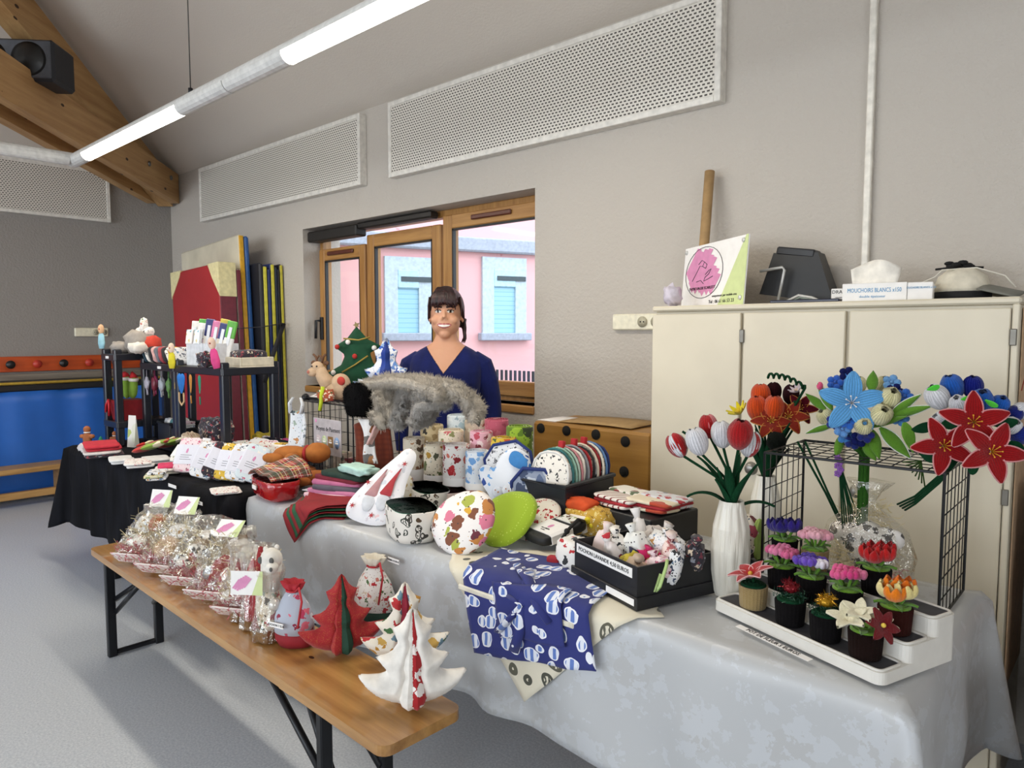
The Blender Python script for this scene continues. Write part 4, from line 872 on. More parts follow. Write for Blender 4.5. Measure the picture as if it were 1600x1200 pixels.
for i in range(9):
    x = sxB0+.06+(i % 5)*.11; y = YS+.012+.05*(i//5); c = ['#b8b4c0', '#7d2a3c', '#a9b0b8', '#5f8a4a', '#d8b04a', '#b23c6a', '#c8c4cc', '#4a8a5a', '#a53040'][i]
    m = MB(); m.tube([(0, 0, 0), (0, 0, -.05)], .002, 4); m.ell((0, 0, -.085), (.03, .012, .04), 0, 10, 7, nz=.5, seed=i); m.tube([(0, 0, -.12), (.004, 0, -.16)], .006, 5)
    one('hanging_charm', '%s bead charm hanging under the middle shelf, place %s' % (['silvery', 'maroon', 'pale grey', 'leaf green', 'golden', 'magenta', 'pearl', 'sea green', 'crimson'][i], ['one', 'two', 'three', 'four', 'five', 'one behind', 'two behind', 'three behind', 'four behind'][i]), 'charm', m, mat(c, .4, name='charm_beads'), (x, y, zA-.046), group='charms hanging under the shelf')
bl = mat('#2673c4', .9, name='blue_felt')
th = thing('blue_felt_mittens', 'pair of blue felt mittens hanging under the shelf by a loop', 'ornament', (sxA0+.12, YS-.012, zA-.046), 0)
for s in (-1, 1):
    m = MB(); m.pillow(smooth_poly([(-.028, -.0), (.028, -.0), (.03, -.06), (.012, -.12), (-.012, -.12), (-.03, -.06)]), .02, 14, M=T(s*.028, 0, 0, 0, s*.25)); m.build('mitten', bl, th)
m = MB(); m.tube([(-.03, 0, -.11), (-.032, 0, -.16), (0, 0, -.185), (.032, 0, -.16), (.03, 0, -.11)], .005, 6); m.build('cuff_loop', mat('#dcb88c', .8, name='tan_cord'), th)
for dx, c, lb in ((.245, '#c9873c', 'orange leaf shaped ornament hanging under the shelf'), (.36, '#2f8a6a', 'teal leaf shaped ornament hanging under the shelf')):
    m = MB(); m.pillow(smooth_poly([(-.02, 0), (.02, 0), (.018, -.05), (.0, -.13), (-.012, -.06)]), .012, 14); m.tube([(0, 0, -.12), (.004, 0, -.165)], .004, 5); one('leaf_ornament', lb, 'ornament', m, mat(c, .85, name='felt_ornament'), (sxA0+dx, YS-.012, zA-.046))
ZB_ = .803
def basket(label, x, y, z, w, d, h, group=None, rz=0, hm=SHM):
    th = thing('plastic_basket', label, 'basket', (x, y, z), rz, group); t = .006; m = MB()
    m.box((-w/2, -d/2, 0), (w/2, d/2, t)); m.box((-w/2, -d/2, t), (w/2, -d/2+t, h), .002); m.box((-w/2, d/2-t, t), (w/2, d/2, h), .002); m.box((-w/2, -d/2+t, t), (-w/2+t, d/2-t, h), .002); m.box((w/2-t, -d/2+t, t), (w/2, d/2-t, h), .002); m.build('walls', hm, th)
    m = MB(); pts = [(-w/2, -d/2, h), (w/2, -d/2, h), (w/2, d/2, h), (-w/2, d/2, h)]; m.tube(pts, .009, 6, closed=True, sm=False); m.build('rim', hm, th); return th
basket('round-cornered black basket of trinkets under the middle shelf', sxB0+.25, YS+.13, ZB_, .18, .20, .11)
for i in range(7):
    m = MB(); sq(m, (sxB0+.19+.04*(i % 4), YS+.09+.06*(i//4), ZB_+.105), (.03, .026, .03), .8, .8, nz=.35, seed=i+40); one('trinket', 'small %s trinket heaped in the black basket' % ['silver', 'white', 'teal', 'grey', 'plum', 'sky blue', 'ivory'][i], 'trinket', m, mat(['#b8bcc4', '#e6e4e2', '#4a7a80', '#8a8d94', '#6a3a4a', '#9cc0d8', '#e2dccb'][i], .5, name='trinket'), group='trinkets in the black basket')
for i in range(3): m = MB(); m.box((-.042, -.05, 0), (.042, .05, .012), .003); one('card_pack', '%s flat card pack stacked beside the black basket' % ['lowest', 'middle', 'topmost'][i], 'card pack', m, [XB, PAPER, XP][i], (sxA0-.10, YS+.09, ZB_+.09+.0125*i), (0, 0, .1*i), 'card packs')
m = MB(); m.box((-.05, -.06, 0), (.05, .06, .088), .004); one('black_card_box', 'low black box carrying the flat card packs', 'box', m, SHM, (sxA0-.10, YS+.09, ZB_), (0, 0, 0))
p = az(130, 690, ZT)
def standing_card(label, x, y, z, w, h, c, rz=0, txt=None):
    th = thing('folded_card', label, 'card', (x, y, z), rz); m = MB(); m.hull([(-w/2, -.02, 0), (w/2, -.02, 0), (-w/2, .02, 0), (w/2, .02, 0), (-w/2, 0, h), (w/2, 0, h)]); m.build('card', c, th)
    if txt:
        for k, s_ in enumerate(txt): text(s_, h*.14, INK, th, Matrix.Translation((0, -.0145+.008*k-.004, h*(.62-.28*k))) @ Euler((PI/2-.25*0-math.atan2(.02, h), 0, 0)).to_matrix().to_4x4())
    return th
standing_card('tall folded leaflet with green stripe below the middle shelf', sxB0+.05, YS-.08, ZT+.006, .06, .20, fab('#e8e9e4', ['#b5c878', '#dfe3d4', '#f0f0ec'], 9, .5, name='leaflet'), .4)
standing_card('small white price card in front of the right shelf post', sxA1-.075, YS-.06, ZT+.075, .06, .085, PAPER, .25, ['MANIQUE', '6 EUROS'])
bk = basket('black perforated basket at the right end of the shelves', sxA1+.10, YS+.16, ZT+.008, .30, .24, .115)
for k in range(2):
    m = MB()
    for i in range(9):
        for j in range(3): m.lathe([(0, 0), (.006, 0), (.006, .002), (0, .002)], 6, M=T(-.11+i*.0275+.013*(j % 2), -.1215 if k == 0 else 0, .03+j*.026, PI/2) if k == 0 else T(.1515, -.09+i*.022, .03+j*.026, 0, PI/2))
    o = m.build('perforation', mat('#9a9a94', .8, var=0, name='hole_light'), bk); o['kind'] = 'stuff'
m = MB(); m.slab(lambda u, v: (sxA1+.0+.2*u, YS+.08+.16*v, ZT+.116+.012*math.sin(u*5)*math.sin(v*4)), 10, 8, .004); one('pale_cloth', 'pale blue cloth lying in the perforated basket', 'cloth', m, mat('#c8d8e4', .85, name='pale_blue_cloth'))
# plaid pouches and floral pile in front of shelf A
for i, (u, y, zc__, r, mt, lb) in enumerate(((297, YS-.07, .085, (.075, .035, .085), PLB, 'large beige plaid fabric pouch leaning by the shelf post'), (318, YS-.09, .05, (.06, .03, .05), PLB, 'small beige plaid pouch lying in front of the larger one'), (338, YS+.09, .09, (.12, .07, .09), XN, 'heap of dark floral scrunchies on the lower shelf'), (305, YS-.125, .03, (.05, .035, .03), mat('#d9d2cc', .9, name='pale_fleece'), 'pale fleece pouch in front of the beige plaid ones'))):
    q = ay(u, 660, y); m = MB(); sq(m, (q.x, y, ZT+.056*(i == 2)+.004+zc__), r, .55, .6, nz=.22, seed=i+60, n=24, k=14); one('fabric_pouch', lb, 'pouch', m, mt)
# ================================================================ FRONT OF BLACK TABLE
def cookie(label, u, v, s, dx=0):
    q = az(u, v, ZT); th = thing('gingerbread_doll', label, 'doll', (q.x, q.y, ZT+.004), .6); c = mat('#a8643c', .9, name='gingerbread_felt', bump=.3)
    m = MB(); sq(m, (0, 0, .05*s), (.032*s, .022*s, .05*s), .8, .8); sq(m, (-.035*s, 0, .07*s), (.025*s, .016*s, .016*s), .8, .8); sq(m, (.035*s, 0, .07*s), (.025*s, .016*s, .016*s), .8, .8); m.build('body', c, th)
    m = MB(); m.ell((0, 0, .122*s), (.027*s, .022*s, .027*s)); m.build('head', c, th); m = MB(); m.lathe([(.02*s, .096*s), (.026*s, .1*s), (.02*s, .104*s)], 12); m.build('neck_ribbon', PAPER, th)
cookie('brown felt gingerbread doll at the far left table end', 137, 697, .85); cookie('small brown felt doll in front of the leftmost shelf', 180, 696, .6)
m = MB(); m.lathe([(.03, 0), (.018, .03), (.022, .032), (.006, .07), (0, .075)], 7); q = az(147, 702, ZT); one('mini_tree', 'tiny green and blue tree beside the gingerbread doll', 'ornament', m, mat('#1f7a5c', .8, name='mini_tree_green'), (q.x, q.y+.04, ZT+.004))
def foldstack(label, u, v, w, d, n, th_, mats, rz, name='folded_cloth', group=None, z=ZT+.004, cat='cloth', yy=None):
    q = az(u, v, z); t = thing(name, label, cat, (q.x, q.y, z), rz, group)
    for i in range(n):
        m = MB(); f = 1-.03*i; ox = .01*math.sin(i*2.3); sq(m, (ox, .006*math.cos(i*3), th_*(i+.5)), (w/2*f, d/2*f, th_*.56), .45, .25, nz=.06, seed=i+len(label), n=24, k=8); m.build('fold', mats[i % len(mats)], t)
    return t
foldstack('stack of red and white folded cloths at the far left table corner', 160, 710, .30, .2, 4, .018, [XN, mat('#e6dfdc', .85, name='white_cotton'), mat('#c43040', .85, name='coral_red', bump=.2), mat('#cf3344', .85, name='coral_red2', bump=.2)], -.25)
m = MB(); sq(m, (0, 0, .025), (.05, .03, .025), .8, .8, nz=.5, seed=4); q = az(122, 706, ZT); one('pompom_trim', 'white fluffy trim at the far left table corner', 'trim', m, mat('#ddd6d4', .95, name='fleece_trim', bump=.5), (q.x+.05, q.y+.02, ZT+.004))
# green shoe-print mitts
def mitt_poly(s=1): return smooth_poly([(-.06*s, 0), (.06*s, 0), (.068*s, .12*s), (.06*s, .22*s), (.02*s, .255*s), (-.03*s, .25*s), (-.062*s, .2*s), (-.064*s, .17*s), (-.10*s, .19*s), (-.125*s, .165*s), (-.10*s, .11*s), (-.065*s, .075*s)], 2)
GRNP = fab('#86a838', ['#b3262c', '#c23028', '#e8dfc4'], 13, .62, name='green_red_print')
for i, (u, v, rz, lb) in enumerate(((212, 716, -1.0, 'left lime green oven mitt with red print lying near the white napkins'), (252, 708, -1.1, 'right lime green oven mitt with red print lying below the shelf'))):
    q = az(u, v, ZT); th = thing('oven_mitt', lb, 'oven mitt', (q.x, q.y, ZT+.02), rot=(math.radians(-72), 0, rz), group='green oven mitts'); m = MB(); m.pillow(mitt_poly(.9), .045, 22, M=T(0, -.02, 0)); m.build('mitt', GRNP, th)
    m = MB(); m.pillow(smooth_poly([(-.035, .03), (.035, .03), (.03, .1), (-.03, .1)]), .02, 12, M=T(0, -.045, 0)); m.build('red_patch', mat('#b8281f', .85, name='red_patch'), th); m = MB(); m.pillow(smooth_poly([(-.03, .09), (.03, .09), (.02, .135), (-.02, .135)]), .018, 12, M=T(0, -.045, 0)); m.build('cream_cuff', mat('#e6d9b0', .85, name='cream_patch'), th)
m = MB(); sq(m, (0, 0, .03), (.07, .05, .03), .6, .6, nz=.1); q = az(272, 700, ZT); one('red_felt_pouch', 'dark red felt pouch at the end of the green mitts', 'pouch', m, mat('#7a1c22', .9, name='dark_red_felt'), (q.x, q.y+.03, ZT+.004), (0, 0, -.6))
WCO = mat('#e4e4e4', .85, name='white_cotton_cloth', bump=.15, bsc=300)
for i, (u, v, w, d, rz, lb) in enumerate(((190, 722, .17, .12, -.3, 'white folded napkin nearest the black cloth edge left'), (218, 727, .20, .14, -.35, 'white folded napkin with red corner print in the front row'), (245, 722, .18, .14, -.3, 'white folded napkin tucked behind the front row'))):
    foldstack(lb, u, v, w, d, 2, .014, [WCO, XW2 if i == 1 else WCO], rz, 'folded_napkin', 'white napkins')
foldstack('white table linen with melon pink wedge print', 262, 738, .14, .11, 3, .014, [mat('#d8d4c4', .85, name='pale_yellow'), mat('#e9e4dc', .85, name='ivory_cloth'), mat('#e0406c', .85, name='melon_pink')], -.4, 'folded_napkin')
foldstack('small stack of leafy patterned cloths at the black cloth edge', 244, 748, .13, .09, 3, .013, [XB, fab('#d9d6b8', ['#5a7a4a', '#8fa060', '#c9b04a'], 40, .4, name='leafy_print'), XB], -.5, 'folded_napkin')
# packs with paper bands
def pack(label, x, y, z, rot, fm, w=.105, h=.15, t=.03, group='banded cloth packs on the black table', big=True):
    th = thing('cloth_pack', label, 'cloth pack', (x, y, z), rot=rot, group=group)
    m = MB(); sq(m, (0, 0, h/2), (w/2, t/2, h/2), .3, .3, nz=.04, seed=int(x*100) % 50); m.build('folded_cloth', fm, th)
    m = MB(); b0, b1 = h*.22, h*.78; pl = [(-w/2-.002, -t/2), (-w/2+.006, -t/2-.003), (w/2-.006, -t/2-.003), (w/2+.002, -t/2), (w/2+.002, t/2), (w/2-.006, t/2+.003), (-w/2+.006, t/2+.003), (-w/2-.002, t/2)]
    m.prism(pl, b0, b1); b = m.build('paper_band', mat('#e2e2ec', .7, var=.02, name='lilac_white_paper') if big else PAPER, th)
    if big:
        m = MB(); m.pillow([(-.006, h*.55), (.004, h*.53), (.008, h*.62), (.003, h*.68), (-.004, h*.64)], .001, 6, M=T(0, -t/2-.0035, 0)); m.build('pink_mark', PINK, b)
        m = MB()
        for k in range(3): m.box((-w*.25, -t/2-.0036, h*(.47-.06*k)), (w*(.25-.1*(k % 2)), -t/2-.003, h*(.47-.06*k)+.0022))
        m.build('printed_lines', mat('#6a6a72', .8, var=0, name='grey_print'), b)
    return th
row1 = [(287, 744, XP, 'pink and grey'), (311, 752, XB, 'grey print'), (329, 752, XN, 'dark floral'), (351, 756, XY, 'mustard print'), (367, 757, XB, 'blue grey print'), (382, 757, fab('#d8e4ea', ['#6f9ab8', '#c7607f', '#efece8'], 42, .36, name='pale_blue_print'), 'pale blue print'), (396, 750, XW, 'festive print')]
for i, (u, v, fm, nm) in enumerate(row1):
    q = az(u, v, ZT); pack('%s cloth pack with paper band, place %s from left in front row' % (nm, ['one', 'two', 'three', 'four', 'five', 'six', 'seven'][i]), q.x, q.y, ZT+.018, (math.radians(-28), math.radians([0, 14, 22, 4, 10, 20, 24][i]), math.radians([32, 40, 45, 30, 38, 42, 45][i])), fm, .125 if i in (0, 3) else .115, .185)
prn = [XW, XW2, XB, XW, XP, XW2, XB, XY]; pn = ['red green print', 'red dotted print', 'grey print', 'festive print', 'pink print', 'cherry print', 'blue grey print', 'mustard print']
k = 0
for r in range(4):
    for c in range(7 if r < 3 else 6):
        x = -3.92+.115*c+.05*r; y = 1.60+.075*r; 
        if x > -3.16 or (x < sxA1+.08 and y > YS-.08): continue
        th = pack('white %s cloth pack, row %s behind the front packs, place %s from left' % (pn[(c*3+r) % 8], ['one', 'two', 'three', 'four'][r], ['one', 'two', 'three', 'four', 'five', 'six', 'seven'][c]), x, y, ZT+.022+.018*r, (math.radians(-52-4*r), math.radians(random.uniform(-8, 14)), math.radians(36+random.uniform(-8, 8))), prn[(c*3+r) % 8], .10, .15, .028, big=False); k += 1
foldstack('white folded pouch with black cutlery print lying above the front packs', 303, 712, .15, .12, 2, .025, [WCO, fab('#e6e8ee', ['#26262c', '#303038'], 26, .25, name='cutlery_print')], -.3, 'folded_napkin', z=ZT+.07)
foldstack('white square napkin with tiny red print at the black cloth corner', 352, 768, .15, .12, 2, .006, [XW2, XW2], -.35, 'folded_napkin')
for i, (u, v, mt, lb) in enumerate(((445, 690, mat('#e0c94a', .9, name='yellow_fleece', bump=.3), 'yellow fabric heap behind the cloth packs'), (452, 705, fab('#c2307a', ['#e48ab4', '#efd6e2', '#7d1c4c'], 50, .4, name='magenta_print'), 'magenta printed fabric heap right of the cloth packs'), (428, 700, XW2, 'white red-print fabric heap behind the cloth packs'))):
    q = az(u, v, ZT+.06); m = MB(); sq(m, (q.x, min(q.y, 2.12), ZT+.064), (.11, .05, .06), .7, .7, nz=.4, seed=i+80, n=28, k=16); one('fabric_heap', lb, 'cloth', m, mt)
for (u, v, lb, tx) in ((290, 750, 'long white price strip at the black cloth edge below the packs', None), (310, 768, 'pair of small white price labels on the black cloth front', '5 EUROS')):
    q = az(u, v, ZT) if v < 760 else ay(313, 766, YT0-.03)
    m = MB(); m.box((-.045, -.0008, -.008), (.045, .0008, .008)); o = m.build('price_label', PAPER, None, loc=(q.x, YT0-.042, ZT-.055 if v > 760 else ZT-.02)); tag(o, lb, 'label')
    if tx: text(tx, .012, INK, o, TV(0, -.0012, 0))
# ================================================================ WIRE CUBES
WIRE = mat('#17181b', .4, .3, name='black_wire')
def wire_cube(label, x0, x1, y0, y1, z0, z1, cell=.045, faces='flrbt', rz=0):
    th = thing('wire_grid_cube', label, 'display rack', ((x0+x1)/2, (y0+y1)/2, z0), group='black wire grid cubes')
    def pan(o, a, b, nm='grid_panel'):   # panel spanned by vectors a (horizontal) and b
        o = Vector(o); a = Vector(a); b = Vector(b); m = MB()
        m.tube([o, o+a, o+a+b, o+b], .004, 6, closed=True, sm=False)
        na = max(1, round(a.length/cell)); nb = max(1, round(b.length/(cell*1.25)))
        for i in range(1, na): m.tube([o+a*i/na, o+a*i/na+b], .0016, 4)
        for i in range(1, nb): m.tube([o+b*i/nb, o+b*i/nb+a], .0016, 4)
        m.build(nm, WIRE, th, True)
    W, D, H = x1-x0, y1-y0, z1-z0
    if 'f' in faces: pan((x0, y0, z0), (W, 0, 0), (0, 0, H))
    if 'b' in faces: pan((x0, y1, z0), (W, 0, 0), (0, 0, H))
    if 'l' in faces: pan((x0, y0, z0), (0, D, 0), (0, 0, H))
    if 'r' in faces: pan((x1, y0, z0), (0, D, 0), (0, 0, H))
    if 't' in faces: pan((x0, y0, z1), (W, 0, 0), (0, D, 0))
    return th
cx0, cx1, cy0, cy1, cz1 = -3.18, -2.75, 1.93, 2.20, 1.135
ZS = ZT+.008
wire_cube('black wire cube carrying plush toys and fur scarves', cx0, cx1, cy0, cy1, ZS, cz1, .05, 'flrt')
m = MB(); m.tube([(cx0-.02, cy0+.03, cz1+.012), (cx1+.42, cy0+.03, cz1+.02)], .006, 8); rd = m.build('rod', WIRE); rail = thing('garment_rod', 'black rod with round knobs lying across the wire cube', 'rod', (cx0-.02, cy0+.03, cz1+.012)); rd.parent = rail; rd.matrix_parent_inverse = wm(rail).inverted()
for x, z in ((cx0-.02, cz1+.012), (cx1+.42, cz1+.02)): m = MB(); m.ell((x, cy0+.03, z), .021, 0, 14, 10); m.build('knob', WIRE, rail, True)
# payment sign
sx_ = -3.07; pay = thing('payment_sign', 'grey sign reading Moyens de Paiement hung on the wire cube', 'sign', (sx_, cy0-.006, cz1-.06)); m = MB(); m.box((-.0, -.003, -.19), (.235, 0, -.015), .001); m.build('card', mat('#b9b2b4', .7, name='grey_card'), pay)
text('Moyens de Paiement', .031, INK, pay, TV(.125, -.0036, -.065), sx=.78)
m = MB(); m.ell((.022, -.003, -.03), (.009, .001, .009)); m.build('pink_dot', PINK, pay)
for i, (c, sh) in enumerate((('#c4b6ba', 1), ('#b5c39a', 1), ('#8d6a3c', 0), ('#7f9cc4', 1))):
    m = MB(); x = .04+i*.053
    if sh: m.lathe([(0, .001), (.021, .001), (.021, 0)], 20, M=T(x, -.003, -.125, PI/2, s=(1, 1.35, 1)))
    else: m.box((x-.021, -.0042, -.152), (x+.021, -.003, -.098))
    b = m.build('badge', mat(c, .7, name='badge'), pay); m = MB(); m.box((x-.012, -.0052, -.130), (x+.012, -.0043, -.122)); m.box((x-.009, -.0052, -.117), (x+.009, -.0043, -.113)); m.build('badge_mark', mat('#f0ece6', .7, var=0, name='badge_mark'), b)
# hanging patterned bib
ANI = fab('#dfe4ea', ['#7d8894', '#c08a5a', '#4d5a62', '#9fb0a4'], 30, .33, dark='#6a7480', name='animal_print')
bib = thing('bib_apron', 'white animal print bib hanging on the left of the wire cube', 'bib', (cx0-.02, cy0-.02, ZT+.03), .15)
m = MB(); m.slab(lambda u, v: (-.065+.13*u*(1-.25*max(0, v-.75)*4*abs(u-.5)), -.012*math.sin(u*9)-.01*math.sin(v*5), .30*v), 14, 14, .004); m.build('panel', ANI, bib)
for s in (-1, 1): m = MB(); m.tube([(s*.04, -.008, .29), (s*.05, -.005, .34), (s*.028, .0, .37)], [.014, .012, .008], 6, flat=.4); m.build('neck_strap', ANI, bib)
# contents inside the cube
for i, (x, c, lb) in enumerate(((-3.06, '#8d8a84', 'grey printed carton standing inside the wire cube'), (-2.97, '#b8a99a', 'beige printed carton standing inside the wire cube'), (-2.87, '#7a2f34', 'dark red labelled carton inside the wire cube'))):
    m = MB(); m.box((-.04, -.03, 0), (.04, .03, .15-.02*i), .003); one('printed_carton', lb, 'carton', m, fab(c, ['#6d6a60', '#c9c2b2', '#8fae6a', '#e6e2da'], 26, .4, name='carton_print'), (x, cy0+.09, ZT+.006), (0, 0, .1*i))
m = MB(); m.box((-.15, -.05, 0), (.15, .05, .05), .003); one('white_tray', 'low white tray behind the printed cartons in the wire cube', 'tray', m, PAPER, (-2.97, cy0+.2, ZT+.006))
# card box, lime stick
cz = cz1+.008
cbx = thing('icon_card_box', 'small flat box with printed icons on the wire cube', 'card box', (-3.12, cy0+.10, cz), rot=(math.radians(16), 0, .1)); m = MB(); m.box((-.07, -.055, .0), (.07, .055, .022), .003); m.build('box', mat('#4a4a4c', .6, name='dark_box'), cbx); m = MB(); m.box((-.066, -.05, .0222), (.066, .05, .0235)); l_ = m.build('printed_lid', PAPER, cbx)
m = MB()
for i in range(4):
    for j in range(2): m.box((-.05+.028*i, -.03+.03*j, .0236), (-.033+.028*i, -.012+.03*j, .0242))
o_ = m.build('icon', mat('#a85a58', .7, var=0, name='icon_ink'), l_); o_['kind'] = 'stuff'
m = MB(); m.tube([(0, 0, 0), (.012, -.0, .04), (.016, 0, .075), (.03, 0, .115)], .0095, 8); one('lime_stick', 'lime yellow felt stick leaning on the cube front', 'ornament', m, mat('#c3d42e', .8, name='lime_felt_stick'), (-3.0, cy0-.016, cz1-.035))
# green felt tree with baubles
ft = thing('felt_tree', 'dark green felt tree cushion with pompom baubles and gold braid', 'cushion', (-2.99, cy0+.20, cz), rot=(math.radians(-6), math.radians(-2), math.radians(38))); ft.scale = (1.12, 1.12, 1.12)
tp = [(0, .33), (.05, .27), (.115, .235), (.06, .205), (.075, .16), (.135, .115), (.07, .09), (.10, .03), (.06, .0), (-.06, 0), (-.12, .02), (-.09, .08), (-.14, .12), (-.075, .155), (-.055, .2), (-.105, .24), (-.045, .275)]
FG = mat('#12452c', .95, name='green_felt', bump=.4, bsc=500)
tp = [(x*1.0, z) for x, z in tp]; m = MB(); m.pillow(tp, .07, 34); m.build('cushion', FG, ft)
for (x, z, c) in ((-.08, .235, '#b8322c'), (.0, .19, '#b8322c'), (.09, .225, '#e8e4e0'), (-.10, .12, '#e8e4e0'), (.09, .115, '#e8e4e0'), (-.05, .06, '#e8e4e0'), (.05, .04, '#e8e4e0'), (-.03, .255, '#e8e4e0')): m = MB(); m.ell((x, -.036, z), .0115, 0, 10, 7); m.build('pompom', mat(c, .9, name='pompom'), ft)
m = MB(); m.tube([(-.05, -.034, .272), (.02, -.04, .262), (.07, -.03, .275)], .004, 5); m.tube([(-.06, -.034, .12), (.0, -.042, .15), (.06, -.036, .19)], .004, 5); m.build('gold_braid', mat('#a08a3c', .5, .3, name='gold_braid'), ft)
m = MB(); m.prism([(.016*math.cos(a)*(1 if i % 2 else .45), .335+.016*math.sin(a)*(1 if i % 2 else .45)) for i, a in enumerate([PI*2*k/10 for k in range(10)])], -.005, .005, M=Matrix(((1, 0, 0, 0), (0, 0, 1, 0), (0, 1, 0, 0), (0, 0, 0, 1)))); m.build('star', mat('#8a7a4a', .6, name='star_gold'), ft)
# reindeer plush
rd_ = thing('reindeer_plush', 'beige reindeer plush with antlers and printed scarf on the wire cube', 'plush toy', (-3.03, cy0+.035, cz), rot=(0, 0, .5)); BE = mat('#c9ab8c', .95, name='beige_plush', bump=.4, bsc=300)
m = MB(); sq(m, (.04, 0, .05), (.06, .045, .05), .9, .9); sq(m, (.085, .0, .07), (.05, .042, .065), .9, .9); m.build('body', BE, rd_)
m = MB(); m.tube([(.03, 0, .07), (-.01, 0, .115), (-.03, 0, .155)], [.045, .034, .03], 12); m.ell((-.037, -.004, .16), (.034, .028, .034)); m.ell((-.055, -.02, .14), (.028, .022, .022)); m.build('head', BE, rd_)
for s in (-1, 1): m = MB(); m.ell((-.03+s*.034, .01, .185), (.016, .007, .012)); m.tube([(-.03+s*.012, .006, .185), (-.03+s*.02, .006, .215), (-.03+s*.034, .006, .228)], .006, 6); m.tube([(-.03+s*.016, .006, .203), (-.03+s*.002, .006, .222)], .005, 6); m.build('ear_and_antler', mat('#6b4a34', .9, name='brown_felt'), rd_)
m = MB(); m.ell((-.068, -.036, .142), .009); m.build('nose', mat('#c07a6a', .9, name='pink_nose'), rd_)
for s in (-1, 1): m = MB(); m.ell((-.04+s*.013, -.03, .17), .0045, 0, 8, 6); m.build('eye', INK, rd_)
m = MB(); sq(m, (.03, -.05, .03), (.045, .02, .03), .8, .8, nz=.3); m.build('scarf', fab('#a8502c', ['#b8262c', '#e9dfc8', '#3c5a34'], 60, .4, name='rust_print'), rd_)
m = MB(); m.ell((.105, -.035, .10), (.022, .01, .022)); m.build('red_patch', mat('#b83a32', .9, name='red_patch_felt'), rd_)
# ---- fin trees (stuffed, several fins round one axis)
HALF = [(x*.30, z*.30) for x, z in [(0, 0), (.1, -.01), (.22, .015), (.36, .075), (.47, .17), (.53, .25), (.57, .32), (.46, .305), (.34, .305), (.265, .34), (.31, .40), (.385, .50), (.29, .505), (.21, .55), (.15, .635), (.175, .70), (.20, .79), (.135, .815), (.085, .87), (.04, .96), (0, 1.0)]]
def fintree(name, label, loc, s, mats, fins=6, rz=0, thick=.06, group=None, skip=()):
    th = thing(name, label, 'cushion', loc, rz, group); h = [(x*s, z*s) for x, z in HALF]
    for i in range(fins):
        if i in skip: continue
        a = 2*PI*i/fins; m = MB(); m.pillow(h, thick*s, 30, M=T(0, 0, .012*s, rz=a) @ T(.002, 0, 0), pw=.55); m.build('fin', mats[i % len(mats)], th)
    return th
BLW = fab('#e2e6ee', ['#2b57b0', '#5f86c8', '#8fb0dc'], 36, .45, dark='#1f3f8c', name='blue_white_print'); BLD = mat('#1d3a8c', .85, name='royal_blue')
fintree('blue_tree_cushion', 'blue and white printed tree cushion on the wire cube', (-2.74, cy0+.19, cz), 1.0, [BLW, BLW, BLD], 6, .3, .075)
def pile(src, n, L, seed, mt, par):
    rr = random.Random(seed); m = MB(); V_ = [Vector(v) for v in src.v]; F_2 = src.f
    for k in range(n):
        f = F_2[rr.randrange(len(F_2))]
        if len(f) < 4: continue
        a, b, c, d = (V_[i] for i in f[:4]); u, v = rr.random(), rr.random(); p = a.lerp(b, u).lerp(d.lerp(c, u), v); nn = (b-a).cross(d-a)
        if nn.length < 1e-12: continue
        nn.normalize(); dr = (nn+Vector((rr.gauss(0, .5), rr.gauss(0, .5), rr.gauss(0, .5)-.35))).normalized(); sd = dr.orthogonal().normalized()*.0012; m.add([p-sd, p+sd, p+dr*L*rr.uniform(.5, 1.2)], [(0, 1, 2)])
    o = m.build('fur_pile', mt, par); o['kind'] = 'stuff'; return o
# black fur cushion + fur scarves draped over the front edge
def furm(c, sc=90):
    t = NT('fur'); t.set(1.0, sheen=.25 if c[1] != '0' else .02, spec=.05); co = t.co(scale=(1, 1, .35)); n = t.noise(co, sc, 5, .75); col = _c(c); t.base(t.mix(n.outputs[0], tuple(x*.6 for x in col[:3])+(1,), tuple(min(1, x*1.25) for x in col[:3])+(1,))); t.bump(n.outputs[0], 1.0, .02); return t.m
q = ay(563, 625, cy0-.05); m = MB(); sq(m, (q.x, cy0-.06, q.z), (.082, .04, .072), .7, .6, nz=.12, seed=3, n=26, k=14); o = one('black_fur_bag', 'black furry bag hanging at the front of the wire cube', 'bag', m, furm('#0e0d0f')); pile(m, 2500, .012, 3, furm('#0e0d0f'), o)
def strip(m, pts, w, nz, seed, thick=.03, n=10):
    """soft strip following pts with width w"""
    k = len(pts); P = [Vector(p) for p in pts]
    def fn(u, v):
        t = u*(k-1); i = min(int(t), k-2); f = t-i; p = P[i].lerp(P[i+1], f); d = (P[i+1]-P[i]).normalized(); sd = Vector((d.y, -d.x, 0)); sd = sd.normalized() if sd.length > .2 else Vector((.75, -.66, 0))
        return p + sd*(v-.5)*w*(1+.25*noise.noise(Vector((u*4, seed, 0)))) + Vector((0, 0, 1))*nz*noise.noise(Vector((u*6, v*3, seed))) + Vector((.6, -.8, 0))*nz*noise.noise(Vector((u*5, v*4, seed+5)))
    m.slab(fn, 26, n, thick); return m
FUR1 = furm('#ddd2c2', 110); FUR2 = furm('#cfcac4', 110)
def sc_pt(u, v, y): return ay(u, v, y)
